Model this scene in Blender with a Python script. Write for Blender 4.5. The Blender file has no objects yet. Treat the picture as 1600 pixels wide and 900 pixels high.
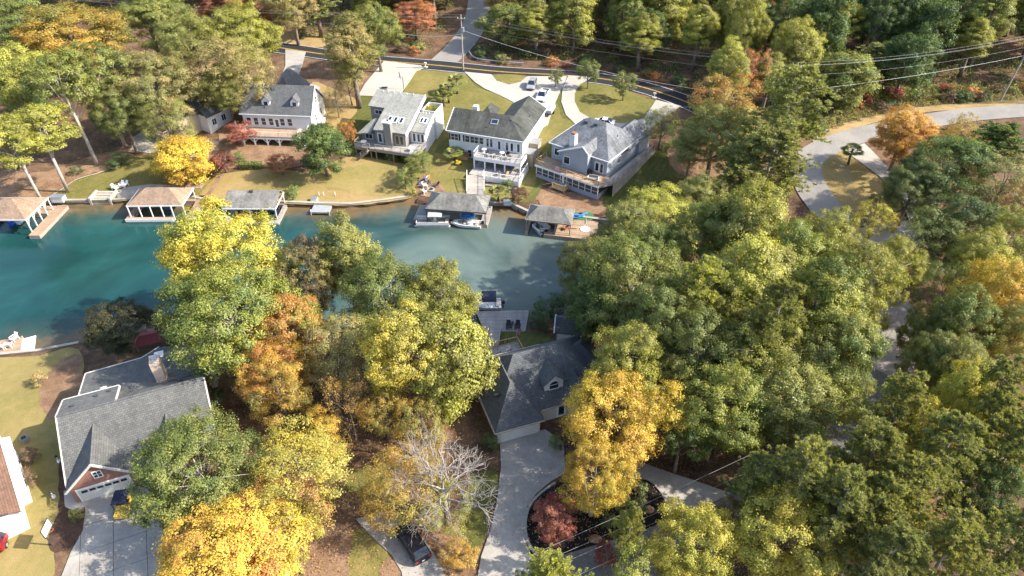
import bpy, math, random
import numpy as np
from mathutils import Vector, Matrix
from mathutils.geometry import tessellate_polygon
import bmesh
random.seed(7)
SC = bpy.context.scene
COL = SC.collection
R = math.radians

# ------------------------------------------------------------------ camera, sky, sun, exposure
CAM_H, PITCH, FPX = 68.0, R(39.0), 1067.0
cam_data = bpy.data.cameras.new('camera')
cam = bpy.data.objects.new('camera', cam_data)
COL.objects.link(cam)
cam_data.sensor_width = 36.0
cam_data.lens = 36.0 * FPX / 1600.0
cam_data.clip_end = 20000.0
cam_data.clip_start = 0.5
cam.location = (0, 0, CAM_H)
cam.rotation_euler = (math.pi / 2 - PITCH, 0, 0)
SC.camera = cam
SUN_EL, SUN_AZ = R(38.0), R(-5.0)      # azimuth measured from +X towards +Y
sun_dir = Vector((math.cos(SUN_EL) * math.cos(SUN_AZ), math.cos(SUN_EL) * math.sin(SUN_AZ), math.sin(SUN_EL)))
sun_data = bpy.data.lights.new('sun', 'SUN')
sun_data.energy = 4.0
sun_data.angle = R(0.55)
sun_data.color = (1.0, 0.93, 0.82)
sun = bpy.data.objects.new('sun', sun_data)
COL.objects.link(sun)
sun.location = (60, -20, 120)
sun.rotation_euler = sun_dir.to_track_quat('Z', 'Y').to_euler()
world = bpy.data.worlds.new('World')
SC.world = world
world.use_nodes = True
wn = world.node_tree.nodes
bg = wn['Background']
sky = wn.new('ShaderNodeTexSky')
sky.sky_type = 'NISHITA'
sky.sun_disc = False
sky.sun_elevation = SUN_EL
sky.sun_rotation = math.pi / 2 - SUN_AZ
sky.altitude = 300
sky.air_density = 1.0
sky.dust_density = 2.0
world.node_tree.links.new(sky.outputs[0], bg.inputs[0])
bg.inputs[1].default_value = 0.15
SC.view_settings.view_transform = 'Standard'
SC.view_settings.look = 'None'
SC.view_settings.gamma = 1.0
SC.view_settings.exposure = 1.32
SC.cycles.max_bounces = 6
SC.cycles.diffuse_bounces = 3
SC.cycles.transmission_bounces = 4
SC.cycles.transparent_max_bounces = 8
SC.cycles.sample_clamp_indirect = 4.0

# ------------------------------------------------------------------ surveying helpers
def ray(u, v):
    a = (u - 800.0) / FPX; b = -(v - 450.0) / FPX
    return (a, math.cos(PITCH) + b * math.sin(PITCH), -math.sin(PITCH) + b * math.cos(PITCH))
def P(u, v, z=0.0):
    d = ray(u, v); t = (z - CAM_H) / d[2]
    return Vector((d[0] * t, d[1] * t, z))
def ppm(p):                                  # photo pixels per metre at a point
    return FPX / (p[1] * math.cos(PITCH) + (CAM_H - p[2]) * math.sin(PITCH))

LAKE_PX = [(-700, 330), (-300, 326), (-60, 323), (0, 320), (80, 319), (146, 318), (190, 317), (300, 313), (345, 319), (392, 321), (430, 320),
           (500, 323), (548, 324), (600, 318), (640, 312), (665, 322), (765, 322), (800, 324), (826, 337), (905, 344), (965, 352), (1040, 372),
           (1060, 400), (1030, 430), (980, 470), (930, 500), (895, 497), (862, 500), (835, 518), (760, 520), (700, 526), (600, 545),
           (480, 545), (380, 520), (300, 505), (262, 527), (225, 520), (200, 528), (124, 541), (62, 553), (0, 559), (-80, 575), (-300, 620), (-700, 700)]
LAKE = np.array([P(u, v, 0.0)[:2] for u, v in LAKE_PX])
def ss(a, b, x):
    t = np.clip((x - a) / (b - a), 0, 1); return t * t * (3 - 2 * t)
def lake_sd(pts):
    """signed distance to the shore (negative over water) and nearest shore point"""
    A = LAKE; B = np.roll(LAKE, -1, 0)
    best = np.full(len(pts), 1e9); near = np.zeros((len(pts), 2)); inside = np.zeros(len(pts), bool)
    for a, b in zip(A, B):
        ab = b - a
        t = np.clip(((pts - a) @ ab) / (ab @ ab), 0, 1)
        q = a + t[:, None] * ab
        d = np.hypot(*(pts - q).T)
        m = d < best
        best[m] = d[m]; near[m] = q[m]
        c = ((a[1] > pts[:, 1]) != (b[1] > pts[:, 1]))
        if abs(b[1] - a[1]) > 1e-9:
            xi = (b[0] - a[0]) * (pts[:, 1] - a[1]) / (b[1] - a[1]) + a[0]
            inside ^= c & (pts[:, 0] < xi)
    return np.where(inside, -best, best), near
def height_d(d, y):
    d = np.maximum(d, 0)
    far = 0.7 + 3.6 * ss(3, 40, d) + np.maximum(0, d - 66) * 0.05
    nea = 0.7 + 1.3 * ss(1, 12, d) + 1.0 * ss(12, 40, d)
    w = ss(82, 104, y)
    return far * w + nea * (1 - w)
def heights(pts):
    d, _ = lake_sd(pts)
    return height_d(d, pts[:, 1])
def H(x, y):
    return float(heights(np.array([[x, y]]))[0])
def G(u, v, dz=0.0):                          # the spot of ground seen along a line of sight
    z = 2.0
    for _ in range(14):
        p = P(u, v, z); z = 0.5 * z + 0.5 * H(p.x, p.y)
    p = P(u, v, z); return Vector((p.x, p.y, H(p.x, p.y) + dz))

# ------------------------------------------------------------------ scene-graph helpers
def tag(o, label=None, cat=None, group=None, kind=None):
    if label: o['label'] = label
    if cat: o['category'] = cat
    if group: o['group'] = group
    if kind: o['kind'] = kind
    return o
def thing(name, label, cat, loc=(0, 0, 0), rz=0.0, group=None):
    o = bpy.data.objects.new(name, None); COL.objects.link(o)
    o.empty_display_size = 0.3
    o.location = loc; o.rotation_euler = (0, 0, rz)
    return tag(o, label, cat, group)
def link(name, me, parent=None):
    o = bpy.data.objects.new(name, me); COL.objects.link(o)
    if parent is not None: o.parent = parent
    return o
def copy_tree(o, parent=None):
    c = o.copy(); COL.objects.link(c); c.parent = parent
    for ch in list(o.children): copy_tree(ch, c)
    return c

class MB:
    """collects polygons; build() links them as one mesh object with metre UVs"""
    def __init__(s): s.v = []; s.f = []; s.M = Matrix.Identity(4); s.cuts = []
    def add(s, vs, fs):
        n = len(s.v); s.cuts.append((n, len(s.f)))
        s.v += [tuple(s.M @ Vector(p)) for p in vs]; s.f += [tuple(i + n for i in f) for f in fs]
    def poly(s, *ps): s.add(ps, [tuple(range(len(ps)))])
    def box(s, x0, x1, y0, y1, z0, z1):
        s.add([(x0, y0, z0), (x1, y0, z0), (x1, y1, z0), (x0, y1, z0), (x0, y0, z1), (x1, y0, z1), (x1, y1, z1), (x0, y1, z1)],
              [(3, 2, 1, 0), (4, 5, 6, 7), (0, 1, 5, 4), (1, 2, 6, 5), (2, 3, 7, 6), (3, 0, 4, 7)])
    def prism(s, prof, axis, a, b):
        """profile (list of 2D points, ccw) extruded along an axis"""
        n = len(prof)
        if axis == 'y': f = lambda p, t: (p[0], t, p[1])
        elif axis == 'x': f = lambda p, t: (t, p[0], p[1])
        else: f = lambda p, t: (p[0], p[1], t)
        vs = [f(p, a) for p in prof] + [f(p, b) for p in prof]
        fs = [tuple(range(n)), tuple(range(2 * n - 1, n - 1, -1))]
        fs += [(i, i + n, (i + 1) % n + n, (i + 1) % n) for i in range(n)]
        s.add(vs, fs)
    def bar(s, p, q, w=0.1, h=None):
        p = Vector(p); q = Vector(q); h = h or w
        d = (q - p).normalized()
        up = Vector((0, 0, 1)) if abs(d.z) < 0.95 else Vector((1, 0, 0))
        a = d.cross(up).normalized() * w / 2; b = a.cross(d).normalized() * h / 2
        vs = [p - a - b, p + a - b, p + a + b, p - a + b, q - a - b, q + a - b, q + a + b, q - a + b]
        s.add(vs, [(3, 2, 1, 0), (4, 5, 6, 7), (0, 1, 5, 4), (1, 2, 6, 5), (2, 3, 7, 6), (3, 0, 4, 7)])
    def tube(s, pts, rad, n=6, cap=True):
        pts = [Vector(p) for p in pts]
        if not hasattr(rad, '__len__'): rad = [rad] * len(pts)
        rings = []
        for i, p in enumerate(pts):
            d = (pts[min(i + 1, len(pts) - 1)] - pts[max(i - 1, 0)]).normalized()
            up = Vector((0, 0, 1)) if abs(d.z) < 0.9 else Vector((1, 0, 0))
            a = d.cross(up).normalized(); b = a.cross(d).normalized()
            rings.append([p + (a * math.cos(k * 2 * math.pi / n) + b * math.sin(k * 2 * math.pi / n)) * rad[i] for k in range(n)])
        vs = [v for r in rings for v in r]; fs = []
        for i in range(len(pts) - 1):
            for k in range(n):
                fs.append((i * n + k, i * n + (k + 1) % n, (i + 1) * n + (k + 1) % n, (i + 1) * n + k))
        if cap:
            fs.append(tuple(range(n - 1, -1, -1))); fs.append(tuple((len(pts) - 1) * n + k for k in range(n)))
        s.add(vs, fs)
    def cyl(s, x, y, z0, z1, r, r2=None, n=10): s.tube([(x, y, z0), (x, y, z1)], [r, r if r2 is None else r2], n)
    def loft(s, rings, caps=True):
        n = len(rings[0]); vs = [v for r in rings for v in r]; fs = []
        for i in range(len(rings) - 1):
            for k in range(n):
                fs.append((i * n + k, i * n + (k + 1) % n, (i + 1) * n + (k + 1) % n, (i + 1) * n + k))
        if caps:
            fs.append(tuple(range(n - 1, -1, -1))); fs.append(tuple((len(rings) - 1) * n + k for k in range(n)))
        s.add(vs, fs)
    def dome(s, c, rx, ry, rz, nu=10, nv=5, z0=0.0):
        vs = []; fs = []
        for j in range(nv + 1):
            t = (z0 + (1 - z0) * j / nv) * math.pi / 2
            for i in range(nu):
                a = i * 2 * math.pi / nu
                vs.append((c[0] + rx * math.cos(t) * math.cos(a), c[1] + ry * math.cos(t) * math.sin(a), c[2] + rz * math.sin(t)))
        for j in range(nv):
            for i in range(nu):
                fs.append((j * nu + i, j * nu + (i + 1) % nu, (j + 1) * nu + (i + 1) % nu, (j + 1) * nu + i))
        s.add(vs, fs)
    def build_each(s, name, mat, parent=None):
        """every piece added becomes an object of its own"""
        out = []
        for (v0, f0), (v1, f1) in zip(s.cuts, s.cuts[1:] + [(len(s.v), len(s.f))]):
            q = MB(); q.v = s.v[v0:v1]; q.f = [tuple(i - v0 for i in f) for f in s.f[f0:f1]]
            out.append(q.build(name, mat, parent))
        return out
    def build(s, name, mat, parent=None, smooth=False, bevel=0):
        me = bpy.data.meshes.new(name)
        me.from_pydata(s.v, [], s.f)
        me.validate()
        if bevel:
            bm = bmesh.new(); bm.from_mesh(me)
            bmesh.ops.recalc_face_normals(bm, faces=bm.faces)
            ed = [e for e in bm.edges if len(e.link_faces) == 2 and e.calc_face_angle(0) > 0.5]
            bmesh.ops.bevel(bm, geom=ed, offset=bevel, segments=2, affect='EDGES', clamp_overlap=True)
            bm.to_mesh(me); bm.free()
        else:
            bm = bmesh.new(); bm.from_mesh(me); bmesh.ops.recalc_face_normals(bm, faces=bm.faces); bm.to_mesh(me); bm.free()
        uvl = me.uv_layers.new(name='UVMap')
        for p in me.polygons:
            nz = p.normal
            t = Vector((-nz.y, nz.x, 0))
            t = t.normalized() if t.length > 0.05 else Vector((1, 0, 0))
            b = nz.cross(t)
            for li in p.loop_indices:
                co = me.vertices[me.loops[li].vertex_index].co
                uvl.data[li].uv = (co.dot(t), co.dot(b))
        if smooth:
            for p in me.polygons: p.use_smooth = True
        me.materials.append(mat)
        return link(name, me, parent)

# ------------------------------------------------------------------ materials
MATS = {}
class NT:
    def __init__(s, name):
        s.m = bpy.data.materials.new(name); s.m.use_nodes = True
        s.t = s.m.node_tree; s.n = s.t.nodes; s.b = s.n['Principled BSDF']; s.out = s.n['Material Output']
    def new(s, ty, **kw):
        x = s.n.new('ShaderNode' + ty)
        for k, v in kw.items(): setattr(x, k, v)
        return x
    def l(s, a, b): s.t.links.new(a, b)
    def noise(s, vec, scale, detail=4, rough=0.6, dist=0.0):
        x = s.new('TexNoise'); x.inputs['Scale'].default_value = scale; x.inputs['Detail'].default_value = detail
        x.inputs['Roughness'].default_value = rough; x.inputs['Distortion'].default_value = dist
        if vec is not None: s.l(vec, x.inputs['Vector'])
        return x.outputs['Fac']
    def ramp(s, fac, stops):
        x = s.new('ValToRGB'); e = x.color_ramp.elements
        while len(e) < len(stops): e.new(0.5)
        for el, (p, c) in zip(e, stops):
            el.position = p; el.color = (c, c, c, 1) if not hasattr(c, '__len__') else (*c, 1)
        s.l(fac, x.inputs[0]); return x.outputs[0]
    def mix(s, fac, a, b, mode='MIX'):
        x = s.new('Mix', data_type='RGBA', blend_type=mode)
        for sock, val in ((x.inputs['Factor'], fac), (x.inputs[6], a), (x.inputs[7], b)):
            if hasattr(val, 'is_linked'): s.l(val, sock)
            elif hasattr(val, '__len__'): sock.default_value = (*val, 1)
            else: sock.default_value = val
        return x.outputs[2]
    def math(s, op, a, b=0.5):
        x = s.new('Math', operation=op)
        for i, val in enumerate((a, b)):
            if hasattr(val, 'is_linked'): s.l(val, x.inputs[i])
            else: x.inputs[i].default_value = val
        return x.outputs[0]
    def bump(s, h, strength=0.4, dist=0.05):
        x = s.new('Bump'); x.inputs['Strength'].default_value = strength; x.inputs['Distance'].default_value = dist
        s.l(h, x.inputs['Height']); s.l(x.outputs[0], s.b.inputs['Normal'])
def scl(c, k): return tuple(min(1, x * k) for x in c)
def plain(name, c, rough=0.6, var=0.15, scale=1.5, metal=0.0, bump=0.0, spec=0.5):
    if name in MATS: return MATS[name]
    k = NT(name); co = k.new('TexCoord').outputs['Object']
    n = k.noise(co, scale, 6)
    col = k.mix(k.ramp(n, [(0.3, 0.0), (0.7, 1.0)]), scl(c, 1 - var), scl(c, 1 + var))
    k.l(col, k.b.inputs['Base Color']); k.b.inputs['Roughness'].default_value = rough; k.b.inputs['Metallic'].default_value = metal
    k.b.inputs['Specular IOR Level'].default_value = spec
    if bump: k.bump(k.noise(co, scale * 8, 4), bump, 0.02)
    MATS[name] = k.m; return k.m
def bricky(name, c1, c2, cm, bw, bh, mortar, rough=0.8, stain=0.25, bump=0.5, stretch=False):
    """courses of bricks / shingles / planks, from the metre UVs"""
    if name in MATS: return MATS[name]
    k = NT(name); uv = k.new('UVMap').outputs[0]; ob = k.new('TexCoord').outputs['Object']
    br = k.new('TexBrick'); k.l(uv, br.inputs['Vector'])
    br.inputs['Scale'].default_value = 1.0; br.inputs['Brick Width'].default_value = bw; br.inputs['Row Height'].default_value = bh
    br.inputs['Mortar Size'].default_value = mortar; br.inputs['Mortar Smooth'].default_value = 0.3; br.inputs['Bias'].default_value = 0.0
    br.inputs['Color1'].default_value = (*c1, 1); br.inputs['Color2'].default_value = (*c2, 1); br.inputs['Mortar'].default_value = (*cm, 1)
    n = k.noise(ob, 0.35, 5, 0.65)
    st = k.ramp(n, [(0.3, 1 - stain), (0.7, 1 + stain)])
    n2 = k.noise(uv, 9.0, 3); st2 = k.ramp(n2, [(0.25, 0.78), (0.75, 1.2)])
    mp = k.new('Mapping'); k.l(uv, mp.inputs[0]); mp.inputs['Scale'].default_value = (1.3, 0.12, 1)
    st3 = k.ramp(k.noise(mp.outputs[0], 1.6, 4), [(0.3, 1 - stain * 0.7), (0.7, 1 + stain * 0.5)])
    col = k.mix(1.0, br.outputs['Color'], st, 'MULTIPLY')
    col = k.mix(1.0, col, st2, 'MULTIPLY'); col = k.mix(1.0, col, st3, 'MULTIPLY')
    k.l(col, k.b.inputs['Base Color']); k.b.inputs['Roughness'].default_value = rough
    inv = k.math('SUBTRACT', 1.0, br.outputs['Fac'])
    k.bump(k.math('ADD', inv, k.math('MULTIPLY', n2, 0.8)), bump, 0.02)
    MATS[name] = k.m; return k.m
def ground_mat(name, stops, s1=0.12, s2=2.2, bump=0.6, speck=0.35, rough=0.95, stripes=0.0):
    if name in MATS: return MATS[name]
    k = NT(name); co = k.new('TexCoord').outputs['Object']
    n1 = k.noise(co, s1, 6, 0.62, 0.4); n2 = k.noise(co, s2, 6, 0.7); n3 = k.noise(co, 9.0, 3, 0.7)
    f = k.math('ADD', k.math('MULTIPLY', n1, 0.62), k.math('MULTIPLY', n2, 0.38))
    col = k.ramp(f, stops)
    sp = k.ramp(n3, [(0.25, 1 - speck), (0.75, 1 + speck)])
    col = k.mix(1.0, col, sp, 'MULTIPLY')
    if stripes:
        w = k.new('TexWave'); w.inputs['Scale'].default_value = 0.28; w.inputs['Distortion'].default_value = 1.2
        mp = k.new('Mapping'); k.l(co, mp.inputs[0]); mp.inputs['Rotation'].default_value = (0, 0, 0.5); k.l(mp.outputs[0], w.inputs['Vector'])
        col = k.mix(1.0, col, k.ramp(w.outputs['Fac'], [(0.2, 1 - stripes), (0.8, 1 + stripes)]), 'MULTIPLY')
    k.l(col, k.b.inputs['Base Color']); k.b.inputs['Roughness'].default_value = rough; k.b.inputs['Specular IOR Level'].default_value = 0.15
    k.bump(k.math('ADD', n3, n2), bump, 0.12)
    MATS[name] = k.m; return k.m

M_floor = ground_mat('forest_floor', [(0.3, (0.045, 0.032, 0.022)), (0.45, (0.11, 0.068, 0.042)), (0.56, (0.185, 0.112, 0.066)), (0.7, (0.28, 0.185, 0.11))], 0.18, 1.6)
M_lawn = ground_mat('lawn_green', [(0.3, (0.10, 0.098, 0.026)), (0.46, (0.155, 0.142, 0.040)), (0.58, (0.22, 0.178, 0.060)), (0.75, (0.30, 0.225, 0.095))], 0.11, 1.1, 0.4, 0.22, stripes=0.02)
M_lawn_gold = ground_mat('lawn_golden', [(0.28, (0.17, 0.15, 0.045)), (0.45, (0.27, 0.20, 0.075)), (0.58, (0.33, 0.23, 0.10)), (0.72, (0.36, 0.25, 0.13))], 0.08, 1.1, 0.4, 0.2)
M_lawn_mid = ground_mat('lawn_between', [(0.28, (0.15, 0.135, 0.040)), (0.45, (0.23, 0.19, 0.065)), (0.58, (0.29, 0.22, 0.085)), (0.72, (0.34, 0.25, 0.115))], 0.12, 1.1, 0.4, 0.2)
M_lawn_deep = ground_mat('lawn_deep', [(0.3, (0.055, 0.065, 0.018)), (0.5, (0.10, 0.105, 0.028)), (0.7, (0.17, 0.155, 0.055))], 0.12, 1.3, 0.4, 0.25, stripes=0.06)
M_dry = ground_mat('dry_verge', [(0.3, (0.20, 0.14, 0.06)), (0.5, (0.33, 0.23, 0.10)), (0.7, (0.40, 0.29, 0.15))], 0.2, 1.6, 0.6, 0.35)
M_brush = ground_mat('brush', [(0.3, (0.045, 0.045, 0.02)), (0.46, (0.11, 0.09, 0.04)), (0.58, (0.20, 0.15, 0.07)), (0.72, (0.30, 0.22, 0.12))], 0.3, 2.2, 1.0, 0.45)
M_mulch = ground_mat('black_mulch', [(0.3, (0.008, 0.008, 0.008)), (0.6, (0.02, 0.018, 0.017)), (0.75, (0.05, 0.04, 0.035))], 0.6, 4.0, 0.9, 0.5)
M_mulch_brown = ground_mat('brown_mulch', [(0.3, (0.05, 0.03, 0.02)), (0.55, (0.10, 0.06, 0.042)), (0.75, (0.16, 0.10, 0.07))], 0.5, 4.0, 0.9, 0.5)
M_straw = ground_mat('pale_straw', [(0.3, (0.13, 0.075, 0.045)), (0.48, (0.24, 0.145, 0.085)), (0.6, (0.31, 0.20, 0.12)), (0.74, (0.40, 0.28, 0.18))], 0.4, 3.0, 0.8, 0.35)
M_conc = ground_mat('concrete', [(0.3, (0.33, 0.30, 0.255)), (0.5, (0.41, 0.375, 0.32)), (0.7, (0.46, 0.425, 0.37))], 0.12, 1.6, 0.15, 0.07, 0.85)
M_conc_old = ground_mat('old_concrete', [(0.28, (0.20, 0.18, 0.155)), (0.42, (0.31, 0.285, 0.25)), (0.55, (0.37, 0.345, 0.30)), (0.72, (0.44, 0.41, 0.36))], 0.3, 1.4, 0.25, 0.12, 0.85)
M_asph = ground_mat('asphalt_new', [(0.3, (0.022, 0.023, 0.026)), (0.6, (0.034, 0.035, 0.038)), (0.75, (0.05, 0.05, 0.052))], 0.15, 3.0, 0.3, 0.2, 0.8)
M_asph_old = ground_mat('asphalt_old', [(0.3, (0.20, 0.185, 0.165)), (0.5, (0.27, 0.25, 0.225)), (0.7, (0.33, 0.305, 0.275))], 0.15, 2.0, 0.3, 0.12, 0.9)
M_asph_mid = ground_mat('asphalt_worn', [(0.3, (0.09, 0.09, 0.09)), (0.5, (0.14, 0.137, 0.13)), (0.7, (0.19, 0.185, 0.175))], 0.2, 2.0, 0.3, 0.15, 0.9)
M_white = plain('white_paint', (0.78, 0.78, 0.76), 0.5, 0.05)
M_line_w = plain('line_white', (0.62, 0.62, 0.60), 0.7, 0.2, 1.0)
M_line_y = plain('line_yellow', (0.62, 0.40, 0.06), 0.7, 0.2, 1.0)
M_glass = plain('window_glass', (0.02, 0.03, 0.045), 0.06, 0.3, 0.6, spec=0.8)
M_black = plain('black_trim', (0.015, 0.015, 0.018), 0.45, 0.2)
M_dgrey = plain('dark_grey', (0.06, 0.06, 0.065), 0.5, 0.2)
M_grey = plain('mid_grey', (0.25, 0.25, 0.25), 0.5, 0.15)
M_metal = plain('galvanised', (0.5, 0.52, 0.54), 0.4, 0.15, metal=0.7)
M_wood = bricky('deck_planks', (0.36, 0.24, 0.155), (0.46, 0.32, 0.21), (0.10, 0.06, 0.04), 4.0, 0.14, 0.012, 0.8, 0.2, 0.5)
M_wood_grey = bricky('weathered_planks', (0.30, 0.275, 0.25), (0.42, 0.39, 0.36), (0.08, 0.07, 0.065), 5.0, 0.15, 0.015, 0.85, 0.22, 0.5)
M_wood_tan = plain('tan_timber', (0.46, 0.31, 0.155), 0.75, 0.15, 3.0)
M_timber = plain('grey_timber', (0.30, 0.26, 0.22), 0.85, 0.25, 3.0)
M_pole = plain('pole_wood', (0.32, 0.28, 0.245), 0.85, 0.2, 2.0)
# ------------------------------------------------------------------ the lie of the land
def axis_pts(lo, hi, step, far):
    c = list(np.arange(lo, hi + 1e-6, step)); a = []; s = step; x = lo
    while x > -far: s *= 1.5; x -= s; a.append(x)
    b = []; s = step; x = hi
    while x < far: s *= 1.5; x += s; b.append(x)
    return np.array(a[::-1] + c + b)
def grid_mesh(name, xs, ys, zfun, mat, snap=False, keep=None):
    X, Y = np.meshgrid(xs, ys); pts = np.stack([X.ravel(), Y.ravel()], 1)
    d, near = lake_sd(pts)
    if snap:
        m = np.abs(d) < 0.62
        pts[m] = near[m]; d[m] = 0.0
    z = zfun(pts, d)
    nx, ny = len(xs), len(ys)
    i = np.arange(ny - 1)[:, None] * nx + np.arange(nx - 1)[None, :]
    q = np.stack([i, i + 1, i + nx + 1, i + nx], -1).reshape(-1, 4)
    if keep is not None: q = q[(keep(d)[q]).any(1)]
    me = bpy.data.meshes.new(name)
    me.vertices.add(len(pts)); me.vertices.foreach_set('co', np.column_stack([pts, z]).astype(np.float32).ravel())
    me.loops.add(q.size); me.loops.foreach_set('vertex_index', q.astype(np.int32).ravel())
    me.polygons.add(len(q)); me.polygons.foreach_set('loop_start', (np.arange(len(q)) * 4).astype(np.int32))
    me.update(calc_edges=True); me.validate()
    me.polygons.foreach_set('use_smooth', np.ones(len(me.polygons), bool))
    me.materials.append(mat)
    return link(name, me), d
def zland(p, d):
    z = height_d(d, p[:, 1])
    hum = 0.03 * np.sin(p[:, 0] * 0.9) * np.sin(p[:, 1] * 0.7)
    return np.where(d < -0.01, -1.6, z - 0.02 + np.minimum(0, hum))
terr, _ = grid_mesh('ground', axis_pts(-150, 150, 1.25, 6000), axis_pts(14, 240, 1.25, 6000), zland, M_floor, snap=True)
tag(terr, kind='structure')

def water_mat():
    k = NT('lake_water'); co = k.new('TexCoord').outputs['Object']
    at = k.new('Attribute'); at.attribute_name = 'shore'
    sh = at.outputs['Fac']
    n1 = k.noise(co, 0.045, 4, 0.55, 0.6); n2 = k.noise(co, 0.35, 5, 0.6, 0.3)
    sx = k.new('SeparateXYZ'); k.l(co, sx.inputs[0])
    # the open water is blue-green, grey-green to the right paints in reflected cloud and sun
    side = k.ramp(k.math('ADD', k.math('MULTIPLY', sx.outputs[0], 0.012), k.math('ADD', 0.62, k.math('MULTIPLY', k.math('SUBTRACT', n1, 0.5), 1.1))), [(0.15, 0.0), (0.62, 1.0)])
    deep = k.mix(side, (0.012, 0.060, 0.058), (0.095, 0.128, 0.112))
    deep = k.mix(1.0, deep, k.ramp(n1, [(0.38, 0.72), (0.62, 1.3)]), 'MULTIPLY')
    cloud_refl = k.mix(k.ramp(k.noise(co, 0.09, 3, 0.5, 1.0), [(0.52, 0.0), (0.60, 0.55)]), deep, (0.12, 0.135, 0.112))  # pale patches stand for cloud reflections, mixed into the water colour
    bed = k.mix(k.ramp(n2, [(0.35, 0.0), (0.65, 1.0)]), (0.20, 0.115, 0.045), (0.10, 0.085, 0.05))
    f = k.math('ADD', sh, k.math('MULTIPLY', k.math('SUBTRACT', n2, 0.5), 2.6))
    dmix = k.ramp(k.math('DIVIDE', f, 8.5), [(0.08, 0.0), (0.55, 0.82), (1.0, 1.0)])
    col = k.mix(dmix, bed, k.mix(k.ramp(side, [(0, 0), (1, 0.8)]), deep, cloud_refl))
    k.l(col, k.b.inputs['Base Color'])
    k.b.inputs['Roughness'].default_value = 0.07; k.b.inputs['IOR'].default_value = 1.33; k.b.inputs['Specular IOR Level'].default_value = 0.5
    mp = k.new('Mapping'); k.l(co, mp.inputs[0]); mp.inputs['Scale'].default_value = (0.8, 1.5, 1); mp.inputs['Rotation'].default_value = (0, 0, 0.5)
    w1 = k.noise(mp.outputs[0], 2.6, 4, 0.65, 0.3); w2 = k.noise(co, 0.5, 3, 0.5)
    k.bump(k.math('ADD', k.math('MULTIPLY', w1, k.ramp(n1, [(0.35, 0.35), (0.65, 1.0)])), k.math('MULTIPLY', w2, 0.9)), 0.42, 0.08)
    return k.m
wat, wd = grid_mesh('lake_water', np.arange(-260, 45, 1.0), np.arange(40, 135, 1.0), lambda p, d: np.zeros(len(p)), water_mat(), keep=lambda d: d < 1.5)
wa = wat.data.attributes.new('shore', 'FLOAT', 'POINT')
wdv = np.array([0.0] * (len(wat.data.vertices) * 3)); wat.data.vertices.foreach_get('co', wdv)
dd, _ = lake_sd(wdv.reshape(-1, 3)[:, :2])
wa.data.foreach_set('value', np.maximum(0, -dd).astype(np.float32))
tag(wat, kind='structure')

# ------------------------------------------------------------------ sheets laid over the ground
def curve_pts(pts, n=6, closed=True):
    out = []; m = len(pts)
    rng = range(m) if closed else range(m - 1)
    for i in rng:
        g = lambda k: Vector(pts[k % m]) if closed else Vector(pts[max(0, min(m - 1, k))])
        p0, p1, p2, p3 = g(i - 1), g(i), g(i + 1), g(i + 2)
        for k in range(n):
            t = k / n
            out.append(0.5 * ((2 * p1) + (p2 - p0) * t + (2 * p0 - 5 * p1 + 4 * p2 - p3) * t * t + (3 * p1 - p0 - 3 * p2 + p3) * t ** 3))
    if not closed: out.append(Vector(pts[-1]))
    return out
def drape(name, poly, mat, dz=0.04, step=1.5, kind='structure', parent=None, thick=0.0):
    """a sheet with the given plan outline lying on the ground"""
    ps = [Vector((p[0], p[1], 0)) for p in poly]
    bm = bmesh.new()
    vs = [bm.verts.new(p) for p in ps]
    for tri in tessellate_polygon([ps]):
        try: bm.faces.new([vs[i] for i in tri])
        except ValueError: pass
    xs = [p.x for p in ps]; ys = [p.y for p in ps]
    for ax, lo, hi in ((0, min(xs), max(xs)), (1, min(ys), max(ys))):
        c = math.ceil(lo / step) * step + 0.013
        while c < hi:
            co = Vector((c, 0, 0)) if ax == 0 else Vector((0, c, 0)); no = Vector((1, 0, 0)) if ax == 0 else Vector((0, 1, 0))
            bmesh.ops.bisect_plane(bm, geom=bm.verts[:] + bm.edges[:] + bm.faces[:], plane_co=co, plane_no=no)
            c += step
    bm.verts.ensure_lookup_table()
    hz = heights(np.array([v.co[:2] for v in bm.verts]))
    for v, z in zip(bm.verts, hz): v.co.z = z + dz
    for f in bm.faces:
        f.normal_update()
        if f.normal.z < 0: f.normal_flip()
    if thick:
        ret = bmesh.ops.extrude_edge_only(bm, edges=[e for e in bm.edges if e.is_boundary])
        for g in ret['geom']:
            if isinstance(g, bmesh.types.BMVert): g.co.z -= thick
    me = bpy.data.meshes.new(name); bm.to_mesh(me); bm.free()
    me.materials.append(mat)
    o = link(name, me, parent)
    if kind and parent is None: tag(o, kind=kind)
    return o
def gp(pts): return [G(u, v) for u, v in pts]
def sheet(name, px, mat, dz=0.04, smooth=True, thick=0.0, jit=0.0):
    w = gp(px)
    if smooth: w = curve_pts(w, 5)
    if jit:
        rr = random.Random(len(px) + int(px[0][0])); w = [p + Vector((rr.uniform(-jit, jit), rr.uniform(-jit, jit), 0)) for p in w]
    return drape(name, w, mat, dz, thick=thick)
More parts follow.
